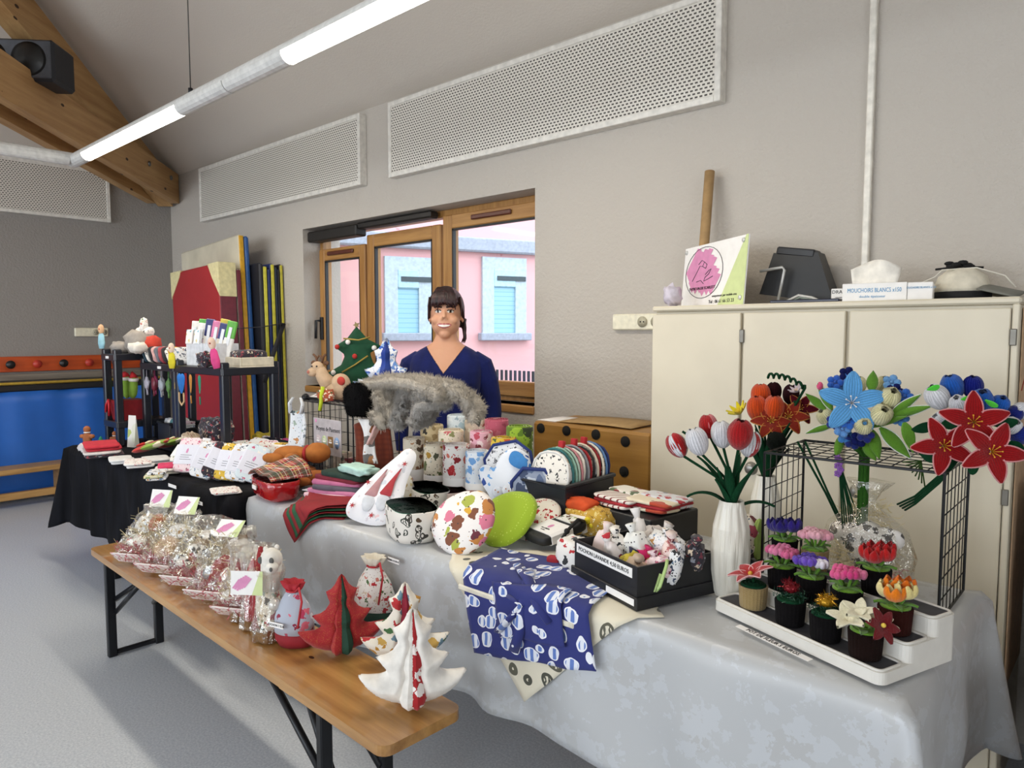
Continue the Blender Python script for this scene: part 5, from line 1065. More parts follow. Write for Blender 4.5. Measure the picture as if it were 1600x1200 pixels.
for i, (pts, mt, lb, w) in enumerate((
    ([(583, 612, 1.97), (600, 600, 1.94), (640, 600, 1.92), (690, 612, 1.88), (705, 625, 1.86)], FUR1, 'beige fur scarf piled along the rod', .15),
    ([(600, 615, 1.90), (606, 640, 1.88), (605, 660, 1.87)], FUR1, 'beige fur scarf end hanging in front of the wire cube', .11),
    ([(640, 610, 1.90), (632, 640, 1.88), (626, 668, 1.87)], FUR2, 'grey fur scarf end hanging left of the rod middle', .08),
    ([(672, 615, 1.88), (672, 640, 1.86), (660, 668, 1.85)], FUR2, 'grey fur scarf tip hanging in front of the woman', .13),
    ([(705, 612, 1.88), (722, 620, 1.86), (735, 640, 1.85), (742, 655, 1.85)], FUR1, 'beige fur scarf end hanging at the right rod knob', .06))):
    m = MB(); strip(m, [sc_pt(*p) for p in pts], w, .018, i*7+1, .035); o = one('fur_scarf', lb, 'scarf', m, mt, group='fur scarves on the rod'); pile(m, 6500, .02, i, mt, o)
for i, (u, v, mt, lb, r) in enumerate(((655, 598, mat('#d9a9a4', .9, name='pink_fleece', bump=.4), 'pale pink fleece scarf on the rod', (.055, .04, .03)), (690, 604, fab('#d9cfc8', ['#7d2f2c', '#4a2a24', '#c99a8a'], 28, .38, name='cream_fox_print'), 'cream printed scarf with brown motifs beside the pink one', (.05, .04, .03)), (618, 592, XN, 'dark floral scarf lying between the fur scarves', (.06, .035, .02)))):
    q = ay(u, v, 1.965); m = MB(); sq(m, (q.x, 1.965, q.z), r, .8, .8, nz=.35, seed=i+31, n=24, k=14); one('scarf_bundle', lb, 'scarf', m, mt)
# minky blanket and fox scarves hung on the cube's right face
def minky():
    t = NT('minky_fleece'); t.set(.95, sheen=.5); co = t.co(); v = t.vor(co, 42, rnd=.15); t.base(t.mix(v.outputs['Distance'], _c('#8a3a1e'), _c('#5a2110'))); t.bump(v.outputs['Distance'], -.9, .02); return t.m
q0 = ay(556, 655, 1.90); q1 = ay(614, 655, 2.02)
m = MB(); m.slab(lambda u, v: (q0.x+(q1.x-q0.x)*u, 1.885+.13*u+.012*math.sin(u*8+v*3), ZT+.05+v*.26+.012*math.sin(u*5)), 16, 12, .012); one('minky_blanket', 'rust brown dimpled fleece blanket hung beside the wire cube', 'blanket', m, minky())
FOX = fab('#e6e4e4', ['#a8744a', '#8d5a34', '#6d6a68'], 17, .55, name='fox_print')
fa = ay(570, 655, 1.862); fb = ay(578, 725, 1.85); m = MB(); m.slab(lambda u, v: (fa.x+(fb.x-fa.x)*u+(.05*(v-.5)+.012*math.sin(u*6))*(1.15-.4*math.sin(PI*u)), 1.86+.03*(v-.5)+.006*math.sin(v*6+u*4), fa.z+(fb.z-fa.z)*u), 16, 8, .006); one('fox_scarf', 'white scarf with brown fox print hanging before the fleece blanket', 'scarf', m, FOX)
m = MB(); strip(m, [ay(592, 640, 1.86), ay(592, 665, 1.85), ay(578, 695, 1.845)], .03, .006, 9, .01); one('pink_ribbon_scarf', 'narrow pale pink ribbon crossing the fox print scarf', 'ribbon', m, mat('#d8b0ac', .9, name='pale_pink'))
# ================================================================ CENTRE TABLE GOODS
# dolls with tartan bows
def doll(label, x, y, z, rz, c, s=1):
    th = thing('fabric_doll', label, 'doll', (x, y, z), rz, group='brown fabric dolls with tartan bows'); mt = mat(c, .9, name='doll_brown', bump=.3, bsc=400)
    m = MB(); sq(m, (0, 0, .035*s), (.075*s, .04*s, .035*s), .8, .8); sq(m, (-.06*s, -.04*s, .025*s), (.045*s, .02*s, .02*s), .8, .8); sq(m, (-.06*s, .04*s, .025*s), (.045*s, .02*s, .02*s), .8, .8); sq(m, (.03*s, -.055*s, .03*s), (.022*s, .04*s, .02*s), .8, .8); m.build('body', mt, th)
    m = MB(); m.ell((.115*s, 0, .045*s), (.055*s, .045*s, .042*s), nz=.1); m.build('head', mt, th)
    m = MB(); m.lathe([(.030*s, -.008), (.037*s, 0), (.030*s, .008)], 14, M=T(.068*s, 0, .04*s, 0, PI/2)); m.build('tartan_bow', mat('#b02a2c', .8, name='red_ribbon_bow'), th)
q = az(440, 735, ZT+.08)
doll('brown fabric doll with red bow, uppermost on the pile', -2.99, 1.75, ZT+.115, .55, '#b06a2c', 1.15); doll('rust brown fabric doll with red bow, middle of three', -2.78, 1.76, ZT+.035, .5, '#a8602a', 1.0); doll('ochre yellow fabric doll with red bow nearest the wire cube', -2.58, 1.84, ZT+.035, .55, '#c08a26', 1.1)
m = MB(); sq(m, (-2.99, 1.75, ZT+.06), (.15, .08, .052), .6, .6, nz=.15, seed=5); one('brown_cushion', 'flat brown cushion under the uppermost fabric doll', 'cushion', m, mat('#8f5526', .9, name='brown_cotton'))
# red basket with tartan cloth
rbk = thing('red_vinyl_basket', 'shiny red soft basket lined with tartan at the silver table end', 'basket', (-2.84, 1.58, ZT+.006), -.2)
se = lambda a, t: 1/((abs(math.cos(a))**3.2+abs(math.sin(a))**3.2)**(1/3.2))
RVN = mat('#a8141c', .18, var=.08, nsc=25, coat=.6, bump=.5, bsc=24, bdist=.02, name='red_vinyl_gloss')
m = MB(); m.lathe([(.10, .0), (.125, .02), (.13, .06), (.135, .085), (.128, .088)], 32, rf=se, M=T(s=(1.15, .62, 1))); m.build('basket_wall', RVN, rbk); m = MB(); m.lathe([(.126, .088), (.118, .05), (.0, .045)], 32, rf=se, M=T(s=(1.15, .62, 1))); m.build('lining', PLR, rbk)
m = MB(); m.box((-.03, -.092, .045), (.02, -.088, .062)); m.build('price_tag', PAPER, rbk)
m = MB(); m.slab(lambda u, v: (-2.93+.20*u+.03*v, 1.50+.18*v, ZT+.10+.085*math.sin(PI*min(1, u*.9+.1))*(.35+.65*v)+.01*math.sin(u*9)), 16, 12, .006); one('tartan_cloth', 'red tartan cloth spilling from the shiny red basket', 'cloth', m, PLR)
# stack of pouches
st3 = [(mat('#1c3a30', .85, name='bottle_green'), 'bottle green'), (XN, 'dark floral'), (mat('#e0bcc4', .85, name='blush_cotton'), 'blush'), (mat('#c87a9c', .7, name='rose_pink'), 'rose pink'), (mat('#5a5460', .8, name='plum_grey'), 'plum grey'), (mat('#c06a90', .7, name='orchid_pink'), 'orchid pink'), (mat('#7a1f30', .85, name='wine_red'), 'wine red'), (mat('#22382f', .85, name='forest_green'), 'forest green')]
for i, (mt, nm) in enumerate(st3):
    m = MB(); sq(m, (0, 0, .011), (.15-.006*i, .062, .0125), .35, .3, nz=.05, seed=i, n=26, k=8); one('flat_pouch', '%s flat pouch, layer %s of the stack beside the red basket' % (nm, ['one', 'two', 'three', 'four', 'five', 'six', 'seven', 'eight'][i]), 'pouch', m, mt, (-2.50+.015*math.sin(i*2), 1.66+.008*i, ZT+.006+.0165*i), (math.radians(-3), math.radians(-4+1.2*i), .38+.07*math.sin(i*1.7)), 'stack of flat pouches')
m = MB(); sq(m, (-2.42, 1.72, ZT+.165), (.10, .05, .018), .6, .6, nz=.3, seed=2, n=26); one('mint_cloth', 'pale mint folded cloth on top of the pouch stack', 'cloth', m, mat('#b9dcd2', .85, name='mint_cotton'))
m = MB(); sq(m, (-2.28, 1.80, ZT+.08), (.09, .05, .07), .6, .6, nz=.25, seed=8, n=26); one('star_print_cloth', 'white and gold printed cloth heap behind the mint one', 'cloth', m, fab('#ebe6d8', ['#b89a4a', '#d8c890', '#8c2f34'], 45, .35, name='gold_star_print'))
# draped sheets over the front edge
EDGE = 1.515
def dsheet(name, label, cat, cx, cy, w, d, rz, z, mt, ed=EDGE, n=26, off=0, curve=.03, wr=.004, seed=0, parent=None):
    def fn(u, v):
        a = (u-.5)*w; b = (v-.5)*d; x = cx+a*math.cos(rz)-b*math.sin(rz); y = cy+a*math.sin(rz)+b*math.cos(rz); zz_ = z+off+wr*noise.noise(Vector((x*9, y*9, seed)))
        if y < ed:
            e = ed-y; k = min(1, e/curve); y = ed-curve*.9*k-off*1.0-.010-.012*max(0, noise.noise(Vector((x*6, seed, e*3))))*min(1, e/.1)*2; zz_ -= max(0, e-curve*.35*k)
        return (x, y, zz_)
    m = MB(); m.slab(fn, n, n, .0025); o = m.build(name, mt, parent)
    if parent is None: tag(o, label, cat)
    return o
RN = mat('#8f1c24', .8, name='napkin_red', bump=.2, bsc=300); GN = mat('#1f5a3a', .8, name='napkin_green', bump=.2, bsc=300)
for i in range(6): o = dsheet('triangle_napkin', '%s napkin in the stack hanging over the silver table edge, layer %s' % ('green' if i in (1, 3) else 'dark red', ['one', 'two', 'three', 'four', 'five', 'six'][i]), 'napkin', -2.50+.015*i, 1.585+.012*i, .28, .28, PI/4-.1+.05*i, ZT+.006+.007*i, [RN, GN, RN, GN, RN, RN][i], 1.515, 24, .0042*i, .03, .004, i)
m = MB(); m.box((-.075, -.05, 0), (.075, .05, .004), .001); one('grey_card_sheet', 'pale grey card lying behind the red and green napkins', 'card', m, mat('#c9ccd2', .6, name='grey_card'), (-2.62, 1.68, ZT+.052), (0, 0, .2))
# big white gnome mitten leaning
gp = smooth_poly([(-.075, .0), (.045, -.005), (.10, .03), (.115, .10), (.10, .20), (.115, .30), (.06, .33), (.02, .27), (-.05, .17), (-.10, .08), (-.105, .03)], 2)
GQ = fab('#e9e8ec', ['#cfd4dc', '#d8d2d8', '#e8c9cc'], 34, .3, name='white_quilted')
gq = az(572, 822, ZT); gm_ = thing('gnome_mitten', 'large white mitten with red-hatted gnomes leaning on the pouch stack', 'oven mitt', (gq.x, gq.y, ZT+.01), rot=(math.radians(-30), math.radians(8), math.radians(24)))
m = MB(); m.pillow(gp, .05, 34); m.build('mitten', GQ, gm_)
for (x, z, c) in ((-.01, .10, '#b88a8c'), (.045, .115, '#b03a40')):
    m = MB(); m.pillow([(x-.026, z), (x+.026, z), (x+.022, z+.06), (x+.034, z+.13), (x+.006, z+.07)], .012, 18, M=T(0, -.024, 0)); g_ = m.build('gnome_hat', mat(c, .85, name='gnome_hat'), gm_)
    m = MB(); m.pillow(smooth_poly([(x-.03, z), (x+.03, z), (x+.02, z-.05), (x, z-.065), (x-.02, z-.05)]), .012, 14, M=T(0, -.024, 0)); m.build('beard', mat('#d3d6dc', .9, name='beard_white'), g_)
for (x, z) in ((-.07, .05), (.08, .05), (.08, .25), (.02, .03), (-.04, .15)): m = MB(); m.prism([(x+.012*math.cos(a)*(1 if i % 2 else .35), z+.012*math.sin(a)*(1 if i % 2 else .35)) for i, a in enumerate([PI*2*k/12 for k in range(12)])], .0, .002, M=Matrix(((1, 0, 0, 0), (0, 0, -1, -.022), (0, 1, 0, 0), (0, 0, 0, 1)))); m.build('red_star', mat('#b03a40', .85, name='gnome_hat'), gm_)
# red tote and green cloth behind
m = MB(); q = ay(622, 750, 1.93); sq(m, (q.x, 1.93, ZT+.055), (.065, .045, .052), .5, .5, nz=.1, seed=4); one('red_fabric_tote', 'red fabric tote standing behind the gnome mitten', 'bag', m, mat('#a3141c', .75, name='tote_red', bump=.3)); m = MB(); q = ay(640, 733, 2.02); sq(m, (q.x-.09, 2.04, ZT+.06), (.09, .03, .055), .6, .6, nz=.3, seed=6); one('green_cloth_bundle', 'dark green cloth bundle between tote and rolls', 'cloth', m, XG)
# soft fabric baskets
def soft_basket(label, x, y, w, d, h, rz, out, inn, name='fabric_basket', z=ZT+.006, tilt=0):
    th = thing(name, label, 'basket', (x, y, z), rot=(tilt, 0, rz), group='soft fabric baskets'); sw_ = lambda a, t: se(a, t)*(1+.02*math.sin(a*3+1)*t)
    m = MB(); m.lathe([(.46, 0), (.49, .02), (.5, h*.6), (.505, h), (.495, h+.003)], 36, rf=sw_, M=T(s=(w, d, 1))); m.build('outer_wall', out, th); m = MB(); m.lathe([(.495, h+.003), (.48, h-.002), (.46, .02), (.0, .018)], 36, rf=sw_, M=T(s=(w, d, 1))); m.build('lining', inn, th); return th
SK = fab('#e6e2da', ['#3a3630', '#54402c', '#2f3830'], 30, .40, 'scrib', name='line_drawn_print'); GRL = fab('#1f7a5c', ['#8ab8a4', '#d9e6dc'], 70, .20, name='green_star_lining')
q = az(617, 845, ZT); soft_basket('cream line-print fabric basket with green lining, nearest the table edge', q.x, q.y+.075, .25, .16, .105, -.42, SK, GRL)
q = az(660, 800, ZT); soft_basket('green-lined fabric basket behind the nearest one', q.x-.0, q.y+.03, .26, .14, .09, -.40, SK, GRL, z=ZT+.006)
q = az(700, 775, ZT+.05); soft_basket('pinkish fabric basket with red lining below the rolls', q.x, q.y-.02, .27, .13, .085, -.36, fab('#d9c0b4', ['#8a4a40', '#5a3a34', '#b89088'], 22, .34, 'scrib', name='pink_line_print'), mat('#8c2026', .85, name='red_lining'))
# bowl covers
def cap(label, u, v, r, mt, tilt, rz, dz=0, thick=.5, dy=0):
    q = az(u, v, ZT); th = thing('bowl_cover', label, 'bowl cover', (q.x, q.y+dy, ZT+.006), rot=(math.radians(tilt), 0, rz), group='fabric bowl covers'); m = MB()
    k = 36; P = []
    pr = [(0, -.30), (.35, -.29), (.7, -.24), (.92, -.12), (1.0, .02), (.93, .12), (.82, .14), (.5, .13), (0, .13)]
    m.lathe([(a*r, -b*r*thick*1.6) for a, b in pr], k, rf=lambda a, t: 1+.035*math.sin(a*11)*max(0, t-.3)+.03*math.sin(a*3+r*40), M=T(0, 0, r*.96, PI/2)); m.build('gathered_cover', mt, th); return th
CAKE = fab('#ece8e6', ['#c08040', '#7d4a34', '#d87a94', '#a8b04a', '#6a2c3a', '#d8a838'], 21, .52, dark='#4a3a3c', name='cake_print')
cap('white bowl cover printed with cakes and fruit at the table edge', 703, 868, .118, CAKE, -38, .25, dy=.01); cap('lime green dotted bowl cover between the two white ones', 752, 858, .118, fab('#9cba28', ['#c3d860', '#b8d050'], 90, .3, 'dots', name='lime_dots'), -48, .05, dy=.045); cap('white bowl cover with red cherries behind the green one', 795, 852, .10, fab('#ece6dc', ['#b3262c', '#a81f28', '#5a7a34'], 46, .33, name='cherry_print'), -55, .1, dy=.07)
# reusable rolls on a low stepped riser
rs = thing('stepped_riser', 'low white stepped riser under the fabric rolls', 'riser', (-2.2, 2.2, ZT)); m = MB(); m.box((-2.62, 2.085, ZT+.006), (-1.80, 2.19, ZT+.046), .003); m.build('lower_step', PAPER, rs, True); m = MB(); m.box((-2.62, 2.19, ZT+.006), (-1.84, 2.31, ZT+.085), .003); m.build('upper_step', PAPER, rs, True)
ROL = [(647, 2.02, 0, '#d6cbb8', ['#7a4f34', '#a8744a', '#54402c'], 'brown mug print', 1), (681, 2.02, 0, '#ddd2bc', ['#5f6a3c', '#a8802c', '#4a4a34'], 'olive leaf print', 1), (713, 2.02, 0, '#e6e2de', ['#b3262c', '#8a1c24', '#c86a5a'], 'red van print', 1), (746, 2.02, 0, '#e4eaf2', ['#3f78c0', '#6fa0d8', '#8ab4dc'], 'blue snowflake print', 1),
       (675, 2.135, .047, '#bfae88', ['#a8946a', '#8d7a54', '#2c2822'], 'tan linen weave', 0), (705, 2.135, .047, '#e3d8c4', ['#c8686a', '#d8c8a8', '#8a8a5a'], 'cream berry print', 0), (752, 2.135, .047, '#ddA8b8', ['#7a2c3a', '#b8485a', '#efd8dc'], 'pink fruit print', 0), (787, 2.12, .047, '#d8b83a', ['#a8322c', '#c85a2c', '#4a5a2c'], 'yellow blossom print', 0),
       (718, 2.25, .086, '#d6e0e6', ['#a8c0cc', '#e6eef2', '#9ab0bc'], 'pale blue stripe', 0), (743, 2.25, .086, '#c9b8a4', ['#a33a3c', '#5f6a4a', '#e2dccb'], 'beige hedge print', 0), (776, 2.25, .086, '#b8566c', ['#d08a98', '#a04058', '#c87084'], 'rose pink dotted', 0), (812, 2.21, .086, '#8fb02e', ['#e8ecd8', '#2c3a1c', '#5a7a1c'], 'green monster-eye print', 0)]
for i, (u, y, dz, b, cs, nm, band) in enumerate(ROL):
    q = ay(u, 700, y); th = thing('fabric_roll', '%s fabric roll standing in %s row' % (nm, ['the front', 'the middle', 'the back'][0 if i < 4 else 1 if i < 8 else 2]), 'fabric roll', (q.x, y, ZT+.007+dz), i*.7, 'fabric rolls on the riser'); R = .049+.004*(i % 3); H = .255-.012*(i % 2)
    fm = fab(b, cs, 30 if i != 11 else 16, .42 if i != 11 else .55, dark=cs[2] if i != 4 else None, name='roll_print')
    m = MB(); m.lathe([(R*.9, 0), (R, .004), (R, H-.006), (R*.95, H), (R*.86, H-.003)], 26); m.build('outer_wrap', fm, th)
    m = MB(); n_ = 60; pts = []
    for t in range(n_): a = t*.42; r = R*.85*(1-t/n_)+.006; pts.append((r*math.cos(a), r*math.sin(a)))
    for t in range(n_-1):
        (xa, ya), (xb, yb2) = pts[t], pts[t+1]; m.add([(xa, ya, .01), (xb, yb2, .01), (xb, yb2, H+.002), (xa, ya, H+.002), (xa*.9, ya*.9, H+.002), (xb*.9, yb2*.9, H+.002)], [(0, 1, 2, 3), (3, 2, 5, 4)])
    m.build('rolled_layers', fab(b, [b, '#e9e6e0'], 20, .3, name='roll_inside'), th)
    m = MB(); m.lathe([(R+.0015, .012), (R+.0015, H*.47)], 26); 
    if band: b_ = m.build('paper_band', PAPER, th)
    if band:
        m = MB(); a0 = -i*.7-1.0; m.ell(((R+.002)*math.cos(a0), (R+.002)*math.sin(a0), H*.25), (.006, .006, .012), 0, 8, 6); m.build('pink_mark', PINK, b_)
    m = MB(); a0 = -i*.7-1.15; m.ell(((R+.001)*math.cos(a0), (R+.001)*math.sin(a0), H*.72), (.005, .005, .005), 0, 8, 6); m.build('snap_button', mat('#e6e2da', .3, name='snap'), th)
# snowman oven mitts + pot holders
SN = fab('#e4e8f0', ['#3f7cc4', '#6fa4dc', '#2c4a94'], 24, .36, name='snowflake_print'); NAVY = mat('#1c2f6e', .8, name='navy_binding')
q = az(822, 822, ZT); mt1 = thing('oven_mitt', 'white snowman oven mitt with blue snowflakes standing before the pot holders', 'oven mitt', (-1.80, 1.955, ZT+.006), rot=(math.radians(-12), math.radians(5), math.radians(30)))
m = MB(); m.pillow(mitt_poly(1.12), .05, 34); m.build('mitt', SN, mt1)
m = MB(); m.pillow(smooth_poly([(-.02, .22), (.05, .2), (.062, .235), (.02, .275), (-.015, .27)]), .015, 16, M=T(0, -.028, 0)); m.build('blue_cap_print', mat('#3f86c8', .8, name='cap_blue'), mt1)
for (x, z, r, c) in ((-.045, .11, .022, '#dfe4ee'), (-.005, .12, .024, '#e6eaf2'), (.035, .10, .024, '#6f8ec8'), (-.02, .07, .03, '#8a86c0'), (.03, .05, .03, '#4f78bc'), (-.035, .035, .024, '#dfe2ea')):
    m = MB(); m.ell((x, -.028, z), (r, .006, r)); b_ = m.build('snowman_print', mat(c, .85, name='snowman_print'), mt1)
    if c[1] in 'de': m = MB(); m.ell((x+.004, -.036, z), (.003, .002, .003), 0, 6, 4); m.ell((x-.008, -.036, z+.006), (.0025, .002, .0025), 0, 6, 4); m.build('printed_face', mat('#c87a2c', .8, var=0, name='carrot'), b_)
bk2 = basket('long black basket full of pot holders beside the rolls', -1.66, 2.14, ZT+.008, .235, .31, .165)
PH = [('#e4e2de', 0), ('#2f6a6c', 1), ('#8fb8a8', 1), ('#a8c0b4', 1), ('#c4848c', 1), ('#e9e4dc', 0), ('#8a8c94', 1), ('#a3202b', 0), ('#2a2a2e', 0), ('#d6cbb8', 1), ('#8c1a24', 0), ('#e2ddcf', 1), ('#5f84b8', 1), ('#22336e', 0)]
for i, (c, rd2) in enumerate(PH):
    y = 2.008+.0198*i; s = .095 if rd2 else .088
    th = thing('pot_holder', '%s pot holder, number %s from the front in the long black basket' % ('rounded' if rd2 else 'square', ['one', 'two', 'three', 'four', 'five', 'six', 'seven', 'eight', 'nine', 'ten', 'eleven', 'twelve', 'thirteen', 'fourteen'][i]), 'pot holder', (-1.655, y, ZT+.02), rot=(math.radians(-9), 0, math.radians(3*math.sin(i))), group='pot holders in the basket')
    poly = [(s*math.cos(a), .165+s*1.15*math.sin(a)) for a in [2*PI*k/24 for k in range(24)]] if rd2 else smooth_poly([(-s, .07), (s, .07), (s, .265), (-s, .265)], 2)
    fm = [XK, XB, fab(c, ['#e8ece8', '#c8d8d0'], 90, .3, 'dots', name='dotted'), XN][i % 4] if i not in (7, 10, 13) else mat(c, .85, name='binding')
    m = MB(); m.pillow(poly, .02, 18); m.build('pad', fm, th); m = MB(); m.tube([(x, 0, z) for x, z in poly], .0055, 5, closed=True); m.build('binding', mat(c, .85, name='binding'), th)
    if i in (3, 7, 10): m = MB(); m.box((-.012, -.014, .255), (.012, .006, .30), .003); m.build('hanging_loop', mat('#b3262c', .8, name='loop_red'), th)
th = thing('pot_holder', 'grey snow-scene pot holder with navy binding beside the snowman mitt', 'pot holder', (-1.70, 1.985, ZT+.006), rot=(math.radians(-8), 0, math.radians(25))); poly = smooth_poly([(-.085, 0), (.085, 0), (.085, .21), (-.085, .21)], 1); m = MB(); m.pillow(poly, .022, 20); m.build('pad', fab('#8f9ab0', ['#5a6a8c', '#c4ccd8', '#3f4c6a'], 20, .5, name='snow_scene'), th); m = MB(); m.tube([(x, 0, z) for x, z in poly], .008, 6, closed=True); m.build('binding', NAVY, th)
th = thing('pot_holder', 'large square pot holder with black text print leaning behind the snowman mitt', 'pot holder', (-1.83, 2.03, ZT+.10), rot=(math.radians(-4), math.radians(-13), math.radians(20))); poly = smooth_poly([(-.10, 0), (.10, 0), (.10, .2), (-.10, .2)], 1); m = MB(); m.pillow(poly, .02, 20); m.build('pad', fab('#e4e4e6', ['#22222a', '#3a3a44'], 60, .3, name='text_print'), th); m = MB(); m.tube([(x, 0, z) for x, z in poly], .007, 6, closed=True); m.build('binding', NAVY, th)
# bag packs at the front
def bagpack(label, x, y, z, rot, cl, band, w, L, t):
    th = thing('rolled_bag', label, 'bag', (x, y, z), rot=rot, group='folded shopping bags'); m = MB(); sq(m, (0, L/2, t/2), (w/2, L/2, t/2), .35, .35, nz=.05, seed=int(w*999)); m.build('folded_bag', cl, th)
    m = MB(); m.prism([(-w/2-.002, .004), (-w/2+.01, -.002), (w/2-.01, -.002), (w/2+.002, .004), (w/2+.002, t-.004), (w/2-.01, t+.002), (-w/2+.01, t+.002), (-w/2-.002, t-.004)], -L*.62, -L*.17, M=T(rx=PI/2)); b = m.build('paper_band', band, th); return th, b
bq = az(832, 860, ZT)
th, b = bagpack('black folded bag with white paper band and pink logo', bq.x, bq.y, ZT+.02, (math.radians(10), 0, math.radians(-14)), mat('#121316', .6, name='black_nylon'), PAPER, .135, .20, .035)
m = MB(); m.ell((0, .085, .0375), (.009, .014, .0006)); m.build('pink_mark', PINK, b); text('sac pliable', .011, INK, b, T(0, .062, .0378)); text('avocat', .008, INK, b, T(0, .05, .0378))
m = MB(); m.box((-.045, .14, .035), (.045, .185, .0375)); m.build('avocado_print', fab('#e8e8e2', ['#2f4a2c', '#8fa84a', '#5a3c24'], 34, .45, name='avocado'), th)
m = MB(); m.tube([(.05, .19, .03), (.07, .15, .055), (.085, .09, .04), (.09, .05, .015)], .006, 6); m.ell((.088, .085, .04), .010); m.build('drawstring', mat('#141416', .7, name='cord_black'), th)
YP = fab('#c9a03a', ['#e9e0c4', '#7d5a1c', '#e6d28a'], 75, .38, name='yellow_flower_print'); OLV = mat('#3a4428', .8, name='olive_cloth')
b2 = az(880, 850, ZT); bagpack('yellow print rolled bag with white band beside the black one', b2.x-.01, b2.y+.045, ZT+.02, (math.radians(14), 0, math.radians(-24)), YP, PAPER, .085, .20, .055)
b3 = az(915, 840, ZT); bagpack('olive green rolled bag with cream band', b3.x-.01, b3.y+.06, ZT+.02, (math.radians(14), 0, math.radians(-26)), OLV, mat('#d4d0c4', .7, name='cream_band'), .07, .20, .055)
b4 = az(945, 830, ZT); bagpack('golden brown print rolled pouch left of the black carton', b4.x+.0, b4.y+.09, ZT+.02, (math.radians(12), 0, math.radians(-30)), fab('#a8843c', ['#6a4a1c', '#d8c07a'], 80, .4, name='gold_brown_print'), mat('#6d5226', .8, name='brown_strap'), .075, .14, .045)
q = az(905, 800, ZT); yb_ = thing('drawstring_pouch', 'yellow flower print pouch with orange top behind the rolled bags', 'pouch', (-1.47, 2.03, ZT+.008), -.2); m = MB(); sq(m, (0, 0, .055), (.115, .06, .055), .7, .7, nz=.15, seed=12, n=26, k=14); m.build('pouch', YP, yb_); m = MB(); sq(m, (-.03, -.01, .105), (.07, .045, .022), .7, .7, nz=.25, seed=4, n=24); m.build('orange_top', mat('#d8501c', .8, name='orange_cotton'), yb_); m = MB(); m.ell((.055, -.055, .07), .013); m.ell((.07, -.05, .055), .010); m.build('yellow_toggle', mat('#e6d020', .5, name='toggle_yellow'), yb_)
GNM = fab('#e6e3de', ['#26282c', '#3c4044', '#b3262c'], 34, .36, name='gnome_black_print')
m = MB(); sq(m, (0, 0, .048), (.068, .05, .048), .7, .7, nz=.2, seed=15, n=26, k=14); q = az(893, 898, ZT); one('gnome_pouch', 'white pouch with black gnome print beside the black lavender box', 'pouch', m, GNM, (q.x-.01, q.y+.035, ZT+.008), (0, 0, -.3))
m = MB(); sq(m, (0, 0, .014), (.022, .014, .014), .6, .6); one('red_felt_tab', 'small red felt tab beside the gnome pouch', 'tab', m, XR_, (q.x-.085, q.y+.02, ZT+.008), (0, 0, .3))
# ---- cream and navy aprons hanging at the front
dsheet('cream_cloth', 'cream line-print cloth hanging in a point under the navy apron', 'cloth', -1.29, 1.565, .56, .56, PI/4, ZT+.006, fab('#ddd6c2', ['#3a3a34', '#4a4a40', '#5a584a'], 13, .34, 'scrib', name='cream_line_print'), EDGE, 34, 0, .03, .003, 2)
def cupprint():
    t = NT('navy_cup_print'); t.set(.8, sheen=.1); co = t.co(); n = t.noise(co, 14, 2); wob = t.mix(.04, co, n.outputs['Color']); v = t.vor(wob, 18.5, rnd=.7); sep = t.N('ShaderNodeSeparateColor'); t.L(v.outputs['Color'], sep.inputs[0])
    wv = t.N('ShaderNodeTexWave'); t.L(t.mix(.5, co, v.outputs['Color']), wv.inputs[0]); wv.inputs['Scale'].default_value = 26; wv.inputs['Distortion'].default_value = 2
    body = t.mix(t.math('GREATER_THAN', wv.outputs['Fac'], .5), _c('#5f7cc0'), _c('#dfe3ee')); c = t.mix(t.math('LESS_THAN', v.outputs['Distance'], .40), _c('#232c72'), body)
    t.base(t.mix(t.math('COMPARE', v.outputs['Distance'], .40, .03), c, _c('#e9ebf2'))); t.bump(t.noise(co, 9, 2).outputs[0], .35, .02); return t.m
CUP = cupprint()
ap_ = thing('navy_apron', 'navy apron printed with white cups hanging over the table front', 'apron', (-1.33, 1.52, ZT))
o = dsheet('skirt', None, None, -1.30, 1.505, .46, .45, .20, ZT+.012, CUP, EDGE-.006, 34, .006, .035, .005, 4, ap_); o.matrix_parent_inverse = wm(ap_).inverted()
o = dsheet('pocket', None, None, -1.26, 1.415, .25, .16, .20, ZT+.018, CUP, EDGE-.012, 22, .008, .035, .004, 6, ap_); o.matrix_parent_inverse = wm(ap_).inverted()
m = MB(); m.box((-1.545, EDGE-.060, .695), (-1.10, EDGE-.048, .712), .004); m.build('cream_waistband', mat('#ded8c8', .85, name='cream_band_cloth'), ap_, True)
for i, pts in enumerate((((-1.34, 1.56, .776), (-1.30, 1.50, .772), (-1.27, 1.448, .72), (-1.28, 1.442, .64), (-1.30, 1.440, .58)), ((-1.40, 1.57, .776), (-1.30, 1.50, .776), (-1.22, 1.45, .735), (-1.17, 1.445, .70)), ((-1.33, 1.46, .73), (-1.27, 1.445, .72), (-1.36, 1.440, .62)))): m = MB(); m.tube(pts, .017, 6, flat=.35); m.build('tie_strap', CUP, ap_, True)
# ---- lavender box
lq = az(995, 958, ZT); lx = thing('black_lavender_box', 'black card box of lavender bags with white label', 'box', (lq.x, lq.y, ZT+.006), math.radians(-19)); BKC = mat('#17181c', .45, name='black_card')
